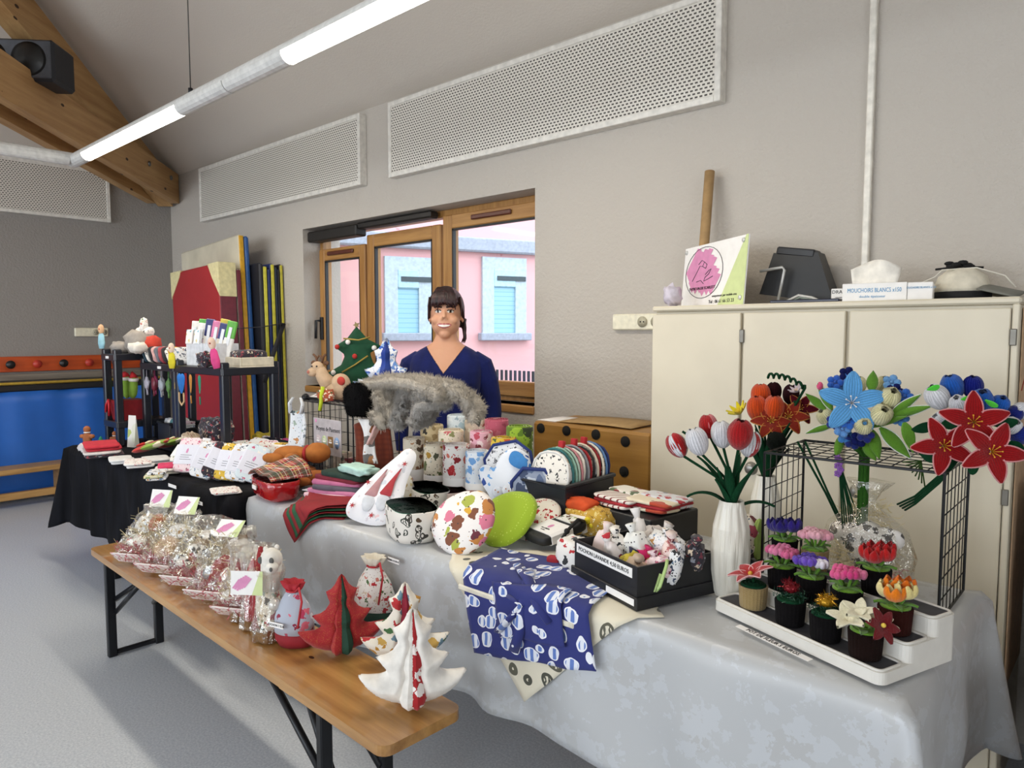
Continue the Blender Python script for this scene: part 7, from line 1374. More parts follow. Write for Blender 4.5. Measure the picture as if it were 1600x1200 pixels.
for (tier, u, pc_, fl, lb) in POTS:
    z = ZT+.008+Hs[tier]+.003; v = vb[tier][cnt[tier]]; cnt[tier] += 1; p = az(u, v-12, z); loc = MS.inverted() @ p; loc.y = DP*(tier+.5); loc.x = min(max(loc.x, .04), SLn-.04)
    if tier == 1: loc.y = DP*1.52
    w_ = MS @ Vector((loc.x, loc.y, Hs[tier]+.003)); th = thing('potted_chenille_flower', lb+' on the tiered stand', 'potted flower', w_, u*.01, 'potted flowers on the stand')
    R = .0345 if tier < 2 else .033; H = .056; m = MB(); m.lathe([(R*.86, 0), (R*.9, .004), (R, H), (R*.9, H+.001), (R*.88, H-.008), (0, H-.008)], 96, rf=lambda a, t: 1+.045*abs(math.cos(a*12)), sm=True); m.build('pot', velvet(PC[pc_], 420), th)
    glit = fl in ('tinselred', 'tinselgold', 'lilyred'); m = MB()
    for k in range(3): m.tube([(R*(.78-.24*k)*math.cos(a), R*(.78-.24*k)*math.sin(a), H+.002+.001*k) for a in [2*PI*j/18 for j in range(18)]], .0048, 6, closed=True)
    m.build('moss_coil', velvet('#0f3a24' if glit else '#6a962e'), th)
    zt = H+.03
    if fl == 'lilyred':
        for k, (dx, dy, dz_) in enumerate(((0, -.01, .03), (-.02, .01, .026))): lily_headL = None
        for i in range(6): m = MB(); petal(m, .056, .032, i*1.05+.2, .7, -.1, .25, .001, 3, .002, .004, M=T(0, -.004, H+.022, .35), edge=1); m.build('petal', [velvet('#a81418'), velvet('#d8a8a8')], th)
        m = MB(); m.ell((0, -.008, H+.03), .006); m.build('stamen', mat('#d8a83a', .5, name='stamen'), th); m = MB(); m.tube([(0, 0, H), (0, 0, H+.025)], .004, 6); m.build('stem', STEM, th)
    elif fl.startswith('tinsel'):
        c = '#7a1620' if fl == 'tinselred' else '#b88a1c'; m = MB(); rr = random.Random(u)
        for k in range(260):
            d = Vector((rr.gauss(0, 1), rr.gauss(0, 1), rr.gauss(0, .8)+.2)).normalized(); o = Vector((rr.uniform(-.014, .014), rr.uniform(-.014, .014), zt+rr.uniform(-.006, .012))); e = o+d*rr.uniform(.008, .018); sd = d.orthogonal().normalized()*.0012; m.add([o-sd, o+sd, e], [(0, 1, 2)])
        m.ell((0, 0, zt), (.018, .018, .012), 0, 10, 6); o_ = m.build('tinsel_head', mat(c, .25, .6, name='tinsel'), th); o_['kind'] = 'stuff'
        m = MB()
        for k in range(140):
            a = rr.uniform(0, 6.28); rd_3 = rr.uniform(.012, .04); o = Vector((rd_3*math.cos(a), rd_3*math.sin(a), H+.004+rr.uniform(0, .018))); d = Vector((rr.gauss(0, 1), rr.gauss(0, 1), rr.gauss(0, 1)+.4)).normalized(); e = o+d*.012; sd = d.orthogonal().normalized()*.0012; m.add([o-sd, o+sd, e], [(0, 1, 2)])
        o_ = m.build('tinsel_leaves', mat('#0e3a2a', .3, .5, name='green_tinsel'), th); o_['kind'] = 'stuff'
    elif fl == 'magnolia':
        for (dx, dz_, s, c, rl) in ((-.034, .03, .62, '#e6e0c4', 0), (-.012, .044, .55, '#e6e0c4', 1.0), (.03, .022, .5, '#e6e0c4', .5)):
            for i in range(5): m = MB(); petal(m, .070*s, .042*s, i*1.256+rl, .7, .2, .4, .001, 3, .003, .003, M=T(dx*1.1, .004, H+dz_-.012, .3, dx*8), pr=.6); m.build('white_petal', velvet(c), th)
        for i in range(6): m = MB(); petal(m, .036, .022, i*1.05, .45, -.1, .3, .001, 3, .003, .003, M=T(.018, -.026, H+.020, 1.0, .3), pr=.6); m.build('burgundy_petal', velvet('#6a0f16'), th)
        m = MB(); m.ell((.018, -.036, H+.026), .005); m.build('yellow_centre', mat('#e0c04a', .6, name='centre_yellow'), th); m = MB(); petal(m, .06, .018, -2.2, .3, .2, .3, M=T(0, 0, H)); m.build('leaf', velvet(MG), th)
    else:
        cs = HC[fl]; k = 0
        for (dx, dy) in ((-.024, -.009), (.0, -.021), (.024, -.007), (-.010, .014), (.017, .014)):
            m = MB(); 
            if fl in ('indigo', 'orange', 'red'): 
                for i in range(5): petal(m, .040, .026, i*1.256, .0, 2.1, .5, .001, 5, .003, .003, M=T(dx, dy, H+.022+.004*(k % 3)), pr=.6, nt=11)
            else:
                for i in range(6): a = i*1.05; m.ell((dx+.0115*math.cos(a), dy+.0115*math.sin(a), H+.038+.005*(k % 2)), (.0085, .0085, .010), 0, 8, 6)
                m.ell((dx, dy, H+.042+.004*(k % 2)), .008, 0, 8, 6)
            m.build('blossom', velvet(cs[k % len(cs)]), th); m = MB(); m.tube([(dx*.3, dy*.3, H), (dx, dy, H+.028)], .0035, 5); m.build('stem', velvet(MG), th); k += 1
        for a in (.5, 2.2, 3.9, 5.2): m = MB(); petal(m, .042, .016, a, .75, -.35, .3, .0008, 3, .0025, .004, M=T(0, 0, H)); m.build('leaf', velvet(MG), th)
# strip label in front of stand
m = MB(); m.box((-.105, -.008, 0), (.105, .008, .001)); pl_ = az(1205, 1012, ZT); o = m.build('price_strip', PAPER, None, loc=(pl_.x, pl_.y+.004, ZT+.012), rot=(.08, .0, ang)); tag(o, 'white label strip lying before the tiered stand', 'label'); text('POT DE FLEUR 5 EUROS', .0155, INK, o, T(0, 0, .0014), sx=.92)
p_ = ay(620, 868, 1.49); m = MB(); m.box((-.03, -.001, -.008), (.03, .001, .008)); o = m.build('price_strip', PAPER, None, loc=(p_.x, 1.475, .705), rot=(0, 0, 0)); tag(o, 'small white price strip on the silver cloth front edge', 'label'); text('PANIER 8 EUROS', .0085, INK, o, TV(0, -.0015, 0))
# floral pouch in hexagon box
hb = thing('hexagon_box', 'navy box with gold hexagon lines beside the front vase', 'box', (-.878, 1.99, ZT+.006), -.25); m = MB(); m.box((-.052, -.045, 0), (.052, .045, .055), .003); m.build('carton', mat('#14202e', .4, name='navy_card'), hb); m = MB()
for i in range(4):
    for j in range(2): cx, cz = -.038+.025*i, .015+.024*j+.012*(i % 2); m.tube([(cx+.013*math.cos(PI/3*k), -.0455, cz+.013*math.sin(PI/3*k)) for k in range(6)], .0009, 4, closed=True)
o_ = m.build('gold_hexagon', mat('#a8843c', .35, .7, name='gold_line'), hb); o_['kind'] = 'stuff'
FLO = fab('#ddd4c6', ['#6a2a34', '#3a2c3c', '#a8485a', '#4a5a6a'], 26, .48, dark='#4a1c24', name='cream_floral')
m = MB(); sq(m, (-.882, 1.995, ZT+.125), (.054, .038, .064), .7, .7, nz=.15, seed=4, n=26, k=16); one('floral_bag', 'cream floral fabric bag standing in the hexagon box', 'bag', m, FLO); m = MB(); sq(m, (-.835, 2.0, ZT+.122), (.010, .028, .06), .7, .7, nz=.2, seed=9); one('green_towel', 'light green towelling cloth behind the floral bag', 'cloth', m, mat('#a8c46a', .95, bump=.5, name='green_terry'))
# cellophane gift in the cube: spotted bunny on straw
def straw(m, c, r, n, seed, L=.05, w=.0013):
    rr = random.Random(seed)
    for k in range(n):
        o = Vector((c[0]+rr.uniform(-1, 1)*r[0], c[1]+rr.uniform(-1, 1)*r[1], c[2]+rr.uniform(-1, 1)*r[2])); d = Vector((rr.gauss(0, 1), rr.gauss(0, 1), rr.gauss(0, .45))).normalized(); sd = d.orthogonal().normalized()*w; l = L*rr.uniform(.5, 1.2); b = Vector((rr.gauss(0, .2), rr.gauss(0, .2), rr.gauss(0, .2)))*l
        m.add([o-sd, o+sd, o+d*l*.5+b+sd, o+d*l*.5+b-sd, o+d*l+sd, o+d*l-sd], [(0, 1, 2, 3), (3, 2, 4, 5)])
    return m
CELLO = cello(); SPOT = fab('#e4e0dc', ['#1a1a1e', '#2a2a2e', '#55504c'], 42, .46, name='black_spot_print'); STR = mat('#d8c89a', .5, name='straw_shreds')
g = az(1400, 948, ZT); gf = thing('cellophane_gift', 'cellophane wrapped gift with black-spotted fabric toy in the wire cube', 'gift', (-.585, 2.16, ZT+.008))
m = MB(); m.lathe([(.10, 0), (.115, .03), (.125, .10), (.10, .17), (.05, .22), (.022, .245), (.035, .27), (.06, .30)], 40, rf=lambda a, t: 1+.09*math.sin(a*5+t*6)*(.3+t)+.06*math.sin(a*11-t*9), M=T(s=(1.0, .72, 1))); m.build('cellophane', CELLO, gf)
m = MB(); sq(m, (.01, 0, .10), (.06, .05, .05), .8, .8, nz=.1); sq(m, (-.045, -.03, .15), (.05, .02, .028), .8, .8); sq(m, (.06, -.03, .15), (.045, .016, .03), .8, .8); m.ell((.01, -.02, .155), (.036, .034, .034)); m.build('spotted_toy', SPOT, gf)
m = MB(); straw(m, (0, 0, .06), (.075, .05, .04), 240, 3); straw(m, (0, 0, .21), (.05, .03, .035), 140, 5, .04); o_ = m.build('straw', STR, gf); o_['kind'] = 'stuff'
m = MB(); straw(m, (.04, -.02, .035), (.05, .05, .025), 160, 8, .03, .0018); o_ = m.build('red_white_shreds', mat('#d88a8a', .6, var=.3, nsc=200, name='pink_shreds'), gf); o_['kind'] = 'stuff'
# ================================================================ BENCH GOODS
ZBn = .484
def bl(u, v): p = az(u, v, .48); return p
def card(th, M, s=.075):
    m = MB(); m.box((-s*.62, 0, -s*.45), (s*.62, .001, s*.45)); c = m.build('logo_card', PAPER, th); c.matrix_basis = M
    m = MB(); m.add([(s*.2, -.0006, -s*.45), (s*.62, -.0006, -s*.45), (s*.62, -.0006, s*.45), (s*.52, -.0006, s*.45)], [(0, 1, 2, 3)]); m.build('green_wedge', LGREEN, c)
    m = MB()
    for i in range(6): o = (i-2.5)*s*.085; m.add([(-s*.28+o-.25*s*.3, -.0008-.0001*i, -s*.28+.04*s*abs(i-2)), (-s*.20+o-.25*s*.3, -.0008-.0001*i, -s*.30+.04*s*abs(i-2)), (-s*.0+o, -.0008-.0001*i, s*.28-.05*s*abs(i-3)), (-s*.10+o, -.0008-.0001*i, s*.30-.05*s*abs(i-3))], [(0, 1, 2, 3)])
    m.build('pink_logo', PINK, c); return c
SHR = mat('#c8606c', .6, var=.35, nsc=160, name='red_white_shreds')
def gift_bag(label, u, v, w, h, t, tilt, rz, items, seed, crd=None, dz=0):
    p = bl(u, v); th = thing('cellophane_bag', label, 'gift bag', (p.x, p.y, ZBn+.5*t*math.sin(math.radians(tilt))-.008), rot=(math.radians(-tilt), 0, rz), group='cellophane gift bags on the bench')
    m = MB()
    def side(u_, v_): return None
    poly = [(-w/2, 0), (w/2, 0), (w/2*1.02, h*.55), (w/2*.85, h*.85), (w/2*.7, h), (-w/2*.7, h), (-w/2*.85, h*.85), (-w/2*1.02, h*.55)]
    m.pillow(poly, t, 16, pw=.45, M=T(0, 0, 0)); 
    rr = random.Random(seed); m.v = [(x+rr.uniform(-.004, .004), y+rr.uniform(-.014, .014), z+rr.uniform(-.006, .006)) for x, y, z in m.v]; m.s = [False]*len(m.s); m.build('cellophane', CELLO, th)
    m = MB(); m.box((-w*.46, -t*.36, .004), (w*.46, t*.36, .009), .002); m.build('base_card', fab('#e6dcd8', ['#b8404c', '#d8a0a4'], 60, .4, name='base_card'), th)
    m = MB(); straw(m, (0, 0, h*.14), (w*.36, t*.22, h*.07), 170, seed, .045, .0016); o_ = m.build('red_white_shreds', SHR, th); o_['kind'] = 'stuff'
    m = MB(); straw(m, (0, 0, h*.5), (w*.32, t*.18, h*.28), 190, seed+1, .06, .0013); o_ = m.build('straw', STR, th); o_['kind'] = 'stuff'
    for k, (x, z, r, mt) in enumerate(items): m = MB(); sq(m, (x*w, -t*.06, z*h), r, .8, .8, nz=.2, seed=seed+k); m.build('wrapped_item', mt, th)
    if crd: card(th, T(crd[0]*w, -t*.42, crd[1]*h, crd[2]), .085)
    return th
TAN = mat('#9a8468', .9, name='tan_linen'); POI = mat('#9a1420', .85, name='poinsettia_red')
gift_bag('leftmost cellophane gift bag with pink shreds at the bench end', 205, 886, .19, .29, .10, 47, .50, [(-.1, .3, (.05, .02, .03), XW), (.15, .62, (.035, .02, .04), mat('#b8683c', .8, name='rust_felt')), (-.15, .6, (.04, .02, .045), XB)], 1, (.05, .98, .5))
gift_bag('second cellophane gift bag with pale ribbons', 243, 903, .19, .29, .10, 46, .5, [(0, .35, (.05, .02, .05), mat('#c9a888', .8, name='peach_felt')), (.1, .62, (.05, .02, .03), XB)], 5, (.1, .98, .3))
gift_bag('cellophane gift bag with black-spotted toy', 287, 925, .20, .30, .11, 45, .5, [(-.2, .28, (.04, .024, .026), SPOT), (.0, .45, (.045, .024, .03), SPOT), (.12, .66, (.05, .024, .026), SPOT), (.02, .52, (.035, .02, .05), TAN), (-.05, .36, (.02, .02, .03), POI)], 9)
gift_bag('cellophane gift bag with red poinsettia and logo card', 326, 948, .20, .30, .11, 44, .5, [(.0, .34, (.03, .03, .05), POI), (.12, .45, (.045, .03, .025), POI), (-.14, .3, (.03, .026, .026), mat('#a8adb4', .25, .5, name='silver_ball')), (.2, .28, (.03, .02, .03), XW), (.1, .68, (.05, .02, .05), TAN)], 13, (-.05, .86, -.1))
gift_bag('cellophane gift bag with white toy and dark red ribbon', 366, 972, .18, .27, .10, 42, .5, [(-.15, .2, (.04, .024, .026), mat('#e2dcd6', .9, name='white_plush')), (.1, .36, (.02, .02, .06), POI), (.2, .5, (.045, .02, .05), mat('#2a2422', .8, name='dark_cloth')), (-.1, .5, (.03, .02, .06), TAN)], 17)
# tall cellophane sleeves on bark slices
BARK = mat('#7a5a3a', .9, var=.2, nsc=60, bump=.6, bsc=60, name='bark')
def sleeve(label, u, v, h, r, inner, seed, crd=False):
    p = bl(u, v); th = thing('cellophane_sleeve', label, 'gift', (p.x, p.y+.03, ZBn), seed, 'tall cellophane gifts on the bench'); m = MB(); m.lathe([(r*.95, 0), (r, .012), (r*.9, .03), (0, .03)], 18, rf=lambda a, t: 1+.06*math.sin(a*4+seed)); m.build('bark_slice', BARK, th)
    m = MB(); m.lathe([(r*1.12, .002), (r*1.15, .04), (r*.95, .09), (r*.85, h*.6), (r*1.0, h*.9), (r*1.25, h)], 26, rf=lambda a, t: 1+.10*math.sin(a*5+t*7+seed)+.07*math.sin(a*9-t*11)); m.s = [False]*len(m.s); m.build('cellophane', CELLO, th)
    inner(th); return th
FEST = fab('#8f1f28', ['#e4d8c8', '#1f4a30', '#b8262c', '#d8b04a'], 42, .4, name='dark_festive_print'); RGL = fab('#a8202c', ['#d8a0a0', '#c05058', '#e8d8c8'], 70, .3, name='red_glitter_print')
def in_cone(mt, r0, h0, h1):
    def f(th): m = MB(); m.lathe([(r0, h0), (r0*.95, h0+.05), (r0*.6, h1*.85), (.004, h1)], 18, rf=lambda a, t: 1+.04*math.sin(a*5)); m.build('fabric_cone', mt, th)
    return f
sleeve('slim cellophane gift with green and red printed cone', 365, 972, .27, .034, in_cone(FEST, .027, .03, .22), 1); sleeve('cellophane gift with pink-red fabric cone beside it', 385, 985, .27, .040, in_cone(fab('#b04a50', ['#d89a9a', '#8a2a34', '#e2c4b8'], 50, .4, name='rosy_print'), .034, .03, .235), 2)
def bearin(th):
    m = MB(); sq(m, (0, 0, .10), (.04, .034, .08), .8, .8, nz=.1, seed=3, n=26, k=16); m.build('printed_body', fab('#e2d8c8', ['#a8262c', '#3a3a34', '#c8b088', '#7d8a6a'], 40, .4, name='cream_gnome_print'), th)
    m = MB(); m.tube([(.0, 0, .17), (.012, 0, .22), (.02, -.005, .255)], [.036, .032, .034], 14); m.ell((.022, -.008, .268), (.036, .034, .036), 0, 16, 12); m.ell((.045, -.032, .25), (.020, .022, .018), 0, 12, 8); m.ell((.03, .01, .302), (.009, .007, .010), 0, 8, 6); m.ell((-.004, -.004, .296), (.009, .007, .010), 0, 8, 6); m.build('white_animal', mat('#e4e0d8', .95, bump=.4, bsc=300, name='white_plush_toy'), th)
    for (x, y, z, r) in ((.003, -.037, .27, .010), (.045, -.034, .272, .009), (.056, -.05, .25, .006)): m = MB(); m.ell((x, y, z), (r, r*.6, r*1.2), 0, 10, 7); m.build('grey_patch', mat('#5a5a58', .95, name='grey_patch'), th)
    m = MB(); m.lathe([(.034, .04), (.033, .1), (.02, .25), (.008, .31), (0, .315)], 16, M=T(-.045, .02, -.02)); m.build('red_star_cone', fab('#8c1820', ['#d8b088', '#e8d0b8'], 80, .22, name='red_star_print'), th)
    m = MB(); m.ell((.05, -.03, .13), .020, 0, 12, 8); m.build('pearl_ball', mat('#d8d4cc', .2, .3, name='pearl'), th)
    card(th, T(-.03, -.064, .20, -.06, 0, .3), .085)
p = bl(405, 1000); bs = sleeve('cellophane gift with white bear-like toy and logo card', 408, 1003, .23, .046, bearin, 0); bs.rotation_euler = (0, 0, .35)
m = MB(); p = bl(440, 985)
rr = random.Random(4)
for k in range(40): a = k*2.4; z = .004+.035*k/40; r = .022*(1-k/55); m.ell((r*math.cos(a), r*math.sin(a), z+.006), (.007, .007, .004), 0, 6, 4)
one('pine_cone', 'brown pine cone beside the drawstring bag', 'pine cone', m, mat('#4a2c1c', .9, name='cone_brown'), (p.x+.02, p.y+.05, ZBn))
# drawstring bags
def dbag(label, loc, s, main, base, top, rz=0):
    th = thing('drawstring_bag', label, 'bag', loc, rz); m = MB(); pf = lambda a, t: 1+.05*math.sin(a*3+1)+.10*max(0, t-.7)*math.sin(a*9)
    m.lathe([(.0, 0), (.055*s, .0), (.068*s, .02*s), (.070*s, .045*s)], 36, rf=pf, M=T(s=(1, .7, 1))); m.build('base_panel', base, th); m = MB(); m.lathe([(.070*s, .045*s), (.068*s, .09*s), (.054*s, .13*s), (.030*s, .165*s), (.022*s, .175*s)], 36, rf=pf, M=T(s=(1, .7, 1))); m.build('main_panel', main, th)
    m = MB(); m.lathe([(.021*s, .174*s), (.03*s, .185*s), (.040*s, .205*s), (.034*s, .203*s), (.015*s, .18*s)], 36, rf=lambda a, t: 1+.16*math.sin(a*7), M=T(s=(1, .7, 1))); m.build('gathered_top', top, th)
    m = MB(); m.tube([(.02*s*math.cos(a), .016*s*math.sin(a)-.004, .176*s) for a in [2*PI*i/14 for i in range(14)]], .0035, 6, closed=True); m.tube([(.02*s, -.014*s, .176*s), (.05*s, -.03*s, .20*s), (.065*s, -.035*s, .16*s), (.06*s, -.05*s, .08*s)], .0035, 6); m.build('cord', mat('#b82a34', .7, name='red_cord'), th); return th
GBP = fab('#aeb4c2', ['#b83a5a', '#d86a7c', '#e4e6ec', '#8a2440'], 32, .34, name='grey_blue_holly_print')
p = bl(447, 1012); d1 = dbag('grey-blue printed drawstring bag with red base and price tag', (p.x, p.y+.03, ZBn), 1.0, GBP, mat('#8c1622', .8, name='wine_base'), mat('#a8202c', .8, name='red_gather'), .3); m = MB(); m.box((-.045, -.062, .072), (.012, -.060, .088)); m.build('price_tag', PAPER, d1); text('POCHON 7 EUR', .0095, INK, d1, TV(-.017, -.0625, .08))
p = bl(545, 985); dbag('dark green drawstring bag with cream festive panel behind the red tree', (p.x+.01, p.y+.10, ZBn), 1.12, XW, mat('#12382a', .8, name='deep_green'), mat('#d8d0c0', .8, name='cream_gather'), .2); m = MB(); m.tube([(-.09, 0, .02), (-.085, .02, .12), (-.04, .04, .19), (.04, .04, .19), (.085, .03, .13), (.095, .01, .03)], .026, 8, flat=.5); one('green_scarf', 'dark green fabric arched around the festive drawstring bag', 'cloth', m, mat('#12382a', .85, name='deep_green_cloth'), (p.x+.01, p.y+.165, ZBn))
# stuffed trees
RGT = fab('#9c1820', ['#b8802c', '#c89a4a', '#a82a28'], 150, .22, name='red_gold_speckle'); GRT = mat('#143c2c', .85, name='tree_green', bump=.2)
FRONT = [(x*.30, z*.30) for x, z in [(0, 0), (.16, -.02), (.26, .03), (.28, .12), (.22, .26), (.17, .33), (.20, .42), (.17, .52), (.10, .62), (.12, .72), (.09, .82), (.04, .95), (0, 1.0)]]
def viewtree(label, p, s, side, fronts, back, dz=.0, thick=.10, twist=0, tip=1.0):
    """stuffed tree of four fins: two side fins across the view, front fins towards the viewer, one behind"""
    th = thing('stuffed_tree', label, 'cushion', (p.x, p.y, ZBn+dz), 0, 'stuffed fabric trees on the bench'); va = math.atan2(-p.y, -p.x)+twist
    for a, mt, prof, t in [(va+PI/2, side, HALF, thick), (va-PI/2, side, HALF, thick), (va+PI, back, FRONT, thick*.7)]+[(va+o, mt, FRONT, thick*.62) for o, mt in fronts]:
        m = MB(); m.pillow([(x*s, z*s) for x, z in prof], t*s, 40, M=T(0, 0, .010, rz=a), pw=.5); m.build('fin', mt, th)
    return th
GBR = fab('#e6dfd2', ['#b8842c', '#3f6a3c', '#b3262c', '#c8a050', '#6a8a9a'], 30, .46, name='gingerbread_print')
p = bl(512, 1030); p.y += .055; viewtree('red and dark green stuffed fabric tree on the bench', p, .80, RGT, [(.15, GRT), (-.5, RGT)], RGT, twist=.12)
p = bl(590, 1062); p.y += .12; p.x -= .02; viewtree('white festive print stuffed tree behind the plain white one', p, .80, GBR, [(.2, mat('#8c1830', .8, name='tree_wine'))], GBR)
WTR = mat('#ebe7e0', .85, bump=.15, bsc=250, name='white_canvas'); RSN = fab('#a3141c', ['#e8e0dc', '#f0ece8'], 34, .40, name='red_snow_print')
p = bl(630, 1112); p.y += .035; viewtree('plain white stuffed tree with red snowflake stripe at the bench end', p, .86, WTR, [(.16, RSN), (-.22, WTR)], WTR, .002, .12)
# ================================================================ THE WOMAN BEHIND THE TABLE
PY = 2.58; pp = ay(697, 490, PY); PXm = pp.x
person = thing('person', 'smiling woman with dark fringe and ponytail in navy V-neck top behind the table', 'person', (PXm, PY, 0), math.atan2(-PXm, PY)-.12); person.scale = (1.0, 1.0, 1.0)
def loft(m, rings, n=32, e=.8):
    vs = []
    for (z, rx, ry, oy, ox) in rings:
        for j in range(n):
            a = 2*PI*j/n; c, s_ = math.cos(a), math.sin(a); vs.append((ox+rx*math.copysign(abs(c)**e, c), oy+ry*math.copysign(abs(s_)**e, s_), z))
    k = len(rings); fs = [(i*n+j, i*n+(j+1) % n, (i+1)*n+(j+1) % n, (i+1)*n+j) for i in range(k-1) for j in range(n)]; fs.append(tuple(range(n))[::-1]); fs.append(tuple((k-1)*n+j for j in range(n))); m.add(vs, fs, 0, True)
m = MB()
loft(m, [(.84, .17, .115, .0, 0), (.92, .185, .12, 0, 0), (1.0, .18, .112, 0, 0), (1.08, .172, .108, -.004, 0), (1.15, .178, .115, -.01, 0), (1.215, .188, .132, -.018, 0), (1.27, .196, .125, -.012, 0), (1.32, .200, .105, 0, 0), (1.355, .185, .09, .006, 0), (1.385, .145, .078, .010, 0), (1.41, .098, .068, .010, 0), (1.43, .070, .062, .010, 0), (1.455, .058, .058, .006, 0), (1.52, .054, .056, .0, 0)], 40)
for s in (-1, 1):
    m.tube([(s*.14, .005, 1.345), (s*.192, .006, 1.303), (s*.222, .010, 1.22), (s*.240, .02, 1.12), (s*.25, .02, 1.04), (s*.248, .0, .95), (s*.24, -.03, .84)], [.045, .060, .058, .053, .047, .04, .03], 16)
    m.tube([(s*.24, -.03, .85), (s*.238, -.038, .81), (s*.236, -.042, .77)], [.028, .034, .03], 12, flat=.6)
    for k, L in enumerate((.062, .072, .068, .052)):
        y = -.066+.018*k; m.tube([(s*.236, y, .785), (s*.234, y-.002, .745), (s*.226, y+.002, .745-L*.6), (s*.216, y+.006, .745-L)], [.0098, .0094, .009, .0075], 8)
    m.tube([(s*.228, -.066, .81), (s*.214, -.088, .785), (s*.204, -.094, .755)], [.012, .011, .008], 8)
    m.tube([(s*.085, 0, .9), (s*.095, 0, .75), (s*.095, -.005, .5), (s*.095, .012, .3), (s*.095, .015, .08)], [.095, .088, .062, .058, .042], 16)
    m.tube([(s*.097, .03, .045), (s*.10, -.05, .04), (s*.105, -.15, .03)], [.042, .043, .03], 12, flat=.8)
HZ = 1.575
m.ell((0, .008, HZ+.025), (.085, .096, .112), 0, 28, 20); m.ell((0, -.022, HZ-.045), (.077, .072, .076), 0, 24, 18); m.ell((0, -.05, HZ-.102), (.033, .034, .028), 0, 16, 12)
for s in (-1, 1): m.ell((s*.043, -.064, HZ-.032), (.030, .024, .026), 0, 14, 10); m.ell((s*.087, .012, HZ-.015), (.010, .018, .03), 0, 12, 10); m.ell((s*.032, -.078, HZ+.034), (.026, .012, .008), 0, 12, 8)
m.tube([(0, -.085, HZ+.018), (0, -.094, HZ-.008), (0, -.100, HZ-.022)], [.009, .011, .0135], 10); m.ell((.011, -.090, HZ-.026), (.009, .010, .008), 0, 10, 8); m.ell((-.011, -.090, HZ-.026), (.009, .010, .008), 0, 10, 8)
m.ell((0, -.081, HZ-.064), (.034, .014, .013), 0, 14, 10)
tmp = m.build('body', [mat('#888888')]); md = tmp.modifiers.new('r', 'REMESH'); md.mode = 'VOXEL'; md.voxel_size = .0042; sm_ = tmp.modifiers.new('s', 'SMOOTH'); sm_.iterations = 5; sm_.factor = .5
bpy.context.view_layer.update(); dg = bpy.context.evaluated_depsgraph_get(); me = bpy.data.meshes.new_from_object(tmp.evaluated_get(dg)); bpy.data.objects.remove(tmp); me.materials.clear()
SKIN = NT('skin'); SKIN.set(.5, spec=.4); SKIN.b.inputs['Subsurface Weight'].default_value = .12; SKIN.b.inputs['Subsurface Radius'].default_value = (.02, .008, .004); _n = SKIN.noise(SKIN.co(), 14, 3); SKIN.base(SKIN.mix(_n.outputs[0], _c('#cf9676'), _c('#d9a688'))); SKIN = SKIN.m
KNIT = NT('navy_jersey'); KNIT.set(.85, sheen=.12, spec=.2); _n = KNIT.noise(KNIT.co(scale=(6, 6, 1.5)), 3, 4); KNIT.base(KNIT.mix(_n.outputs[0], _c('#0d1540'), _c('#18246a'))); KNIT.bump(KNIT.noise(KNIT.co(scale=(9, 9, 16)), 1, 3).outputs[0], .35, .02); KNIT = KNIT.m
for mm in (KNIT, SKIN, mat('#b05a5a', .4, name='lips'), mat('#e6e2dc', .3, var=0, name='eye_white'), mat('#2a1c14', .25, var=0, name='iris'), mat('#2e1e18', .8, var=0, name='eyebrow'), mat('#ece8e0', .25, var=0, name='teeth'), mat('#232a3a', .85, name='denim'), mat('#1c1a1a', .6, name='shoe'), mat('#c47e68', .5, name='blush_skin'), mat('#0a1034', .9, name='navy_hem')): me.materials.append(mm)
def pick(c):
    x, y, z = c; ax_ = abs(x)
    if z < .07: return 8
    if z < .9 and ax_ < .2 : return 7
    if z < .845 and ax_ > .2: return 1
    neck = 1.268+.152*min(1, ax_/.112)**1.05 if y < .0 else 1.412
    if z < neck: return 10 if z > neck-.007 and z > 1.25 and ax_ < .125 and y < .02 else 0
    if z > 1.50 and y < -.04:
        ex = ax_-.0325; ez = z-(HZ+.012)
        if (ex/.016)**2+(ez/.0065)**2 < 1: return 4 if (ex/.007)**2+(ez/.007)**2 < 1 else 3
        if (ex/.019)**2+((ez-.003)/.0085)**2 < 1 and ez > .001: return 5
        if abs(ex) < .023 and abs(ez-.026+.12*abs(ex)) < .0038: return 5
        mz = z-(HZ-.062); cur = .24*ax_*ax_*22*.05
        mz -= 5.0*ax_*ax_
        if ax_ < .037 and y < -.05:
            if abs(mz) < .0062*max(0, 1-(ax_/.033)**2)**.5: return 6
            if abs(mz+.0005) < .0125*max(0, 1-(ax_/.037)**2)**.5: return 2
        pass
    return 1
idx = [pick(p.center) for p in me.polygons]; me.polygons.foreach_set('material_index', idx); me.polygons.foreach_set('use_smooth', [True]*len(idx)); me.update()
body = bpy.data.objects.new('body', me); C.objects.link(body); body.parent = person
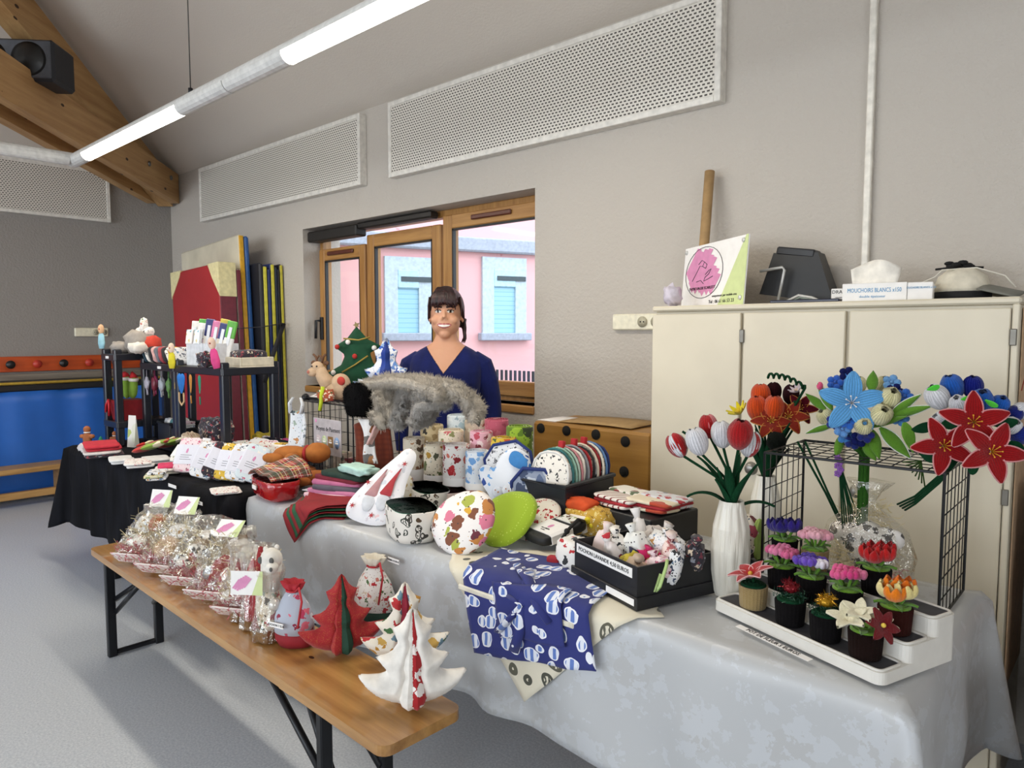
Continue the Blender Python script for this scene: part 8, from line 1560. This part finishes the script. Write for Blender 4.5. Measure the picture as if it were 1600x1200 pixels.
# hair
HAIR = NT('dark_brown_hair'); HAIR.set(.42, spec=.5); _n = HAIR.noise(HAIR.co(scale=(60, 60, 5)), 1.6, 4); HAIR.base(HAIR.ramp(_n.outputs[0], [(.3, '#150b0c'), (.6, '#33191a'), (.8, '#4d2a28')])); HAIR.bump(_n.outputs[0], .6, .008); HAIR = HAIR.m
m = MB(); nA = 72; nT = 22; vs = []
def hem(a):   # a: 0 = +x side, -pi/2 = front
    f = -math.sin(a)     # 1 at the front
    fr = max(0, f)
    z = HZ-.03+.085*min(1, fr*1.9)**1.3 if f > 0 else HZ-.03-.045*(-f)
    return z
for lay in (0, 1):
    for j in range(nA):
        a = 2*PI*j/nA; hz = hem(a)+.012*noise.noise(Vector((math.cos(a)*7, math.sin(a)*7, 1)))+.006*math.sin(j*2.3); zc0 = HZ+.025
        for i in range(nT):
            t = i/(nT-1); top = HZ+.152; z = top+(hz-top)*(t**1.5)
            kz = min(1, max(0, (z-zc0)/.127)); r = math.sqrt(max(0, 1-kz*kz)); k = (1.0 if lay == 0 else .86)*(1+.018*noise.noise(Vector((math.cos(a)*16, math.sin(a)*16, z*8))))
            vs.append((.099*r*k*math.cos(a), .008+.112*r*k*math.sin(a), z if lay == 0 else z-.004*(1-t)))
N = nA*nT
fs = []
for j in range(nA):
    j2 = (j+1) % nA
    for i in range(nT-1): fs.append((j*nT+i, j*nT+i+1, j2*nT+i+1, j2*nT+i)); fs.append((N+j*nT+i, N+j2*nT+i, N+j2*nT+i+1, N+j*nT+i+1))
    fs.append((j*nT+nT-1, N+j*nT+nT-1, N+j2*nT+nT-1, j2*nT+nT-1))
m.add(vs, fs, 0, True)
# fringe strands
rr = random.Random(2)
for k in range(34):
    x = -.066+.132*k/33; ln = rr.uniform(-.020, .012)+.016*math.exp(-((x+.01)/.012)**2); fy = -.106+.5*x*x*6; m.tube([(x*.55, -.055, HZ+.14), (x*.85, fy*.93, HZ+.105), (x, fy-.004, HZ+.066), (x*1.06+rr.uniform(-.004, .004), fy+.001, HZ+.040+ln+.4*abs(x)*-.25)], [.006, .0065, .006, .0022], 5, flat=.6)
for s in (-1, 1): m.tube([(s*.080, -.048, HZ+.09), (s*.088, -.048, HZ+.04), (s*.086, -.044, HZ+.01), (s*.084, -.04, HZ-.012)], [.010, .008, .005, .002], 7, flat=.6)
m.ell((0, .115, HZ+.02), (.035, .03, .035), 0, 12, 8)
m.build('hair', HAIR, person)
m = MB()
for k in range(9): x = .03+.006*(k % 3); m.tube([(x*.5, .12, HZ+.01), (.06+.004*k, .11, HZ-.03), (.086+.003*(k % 4), .07, HZ-.075), (.09+.004*(k % 3), .06, HZ-.11-.01*(k % 4)), (.098-.003*k, .055, HZ-.135-.01*(k % 3))], [.012, .011, .009, .007, .002], 6)
m.build('ponytail', HAIR, person)
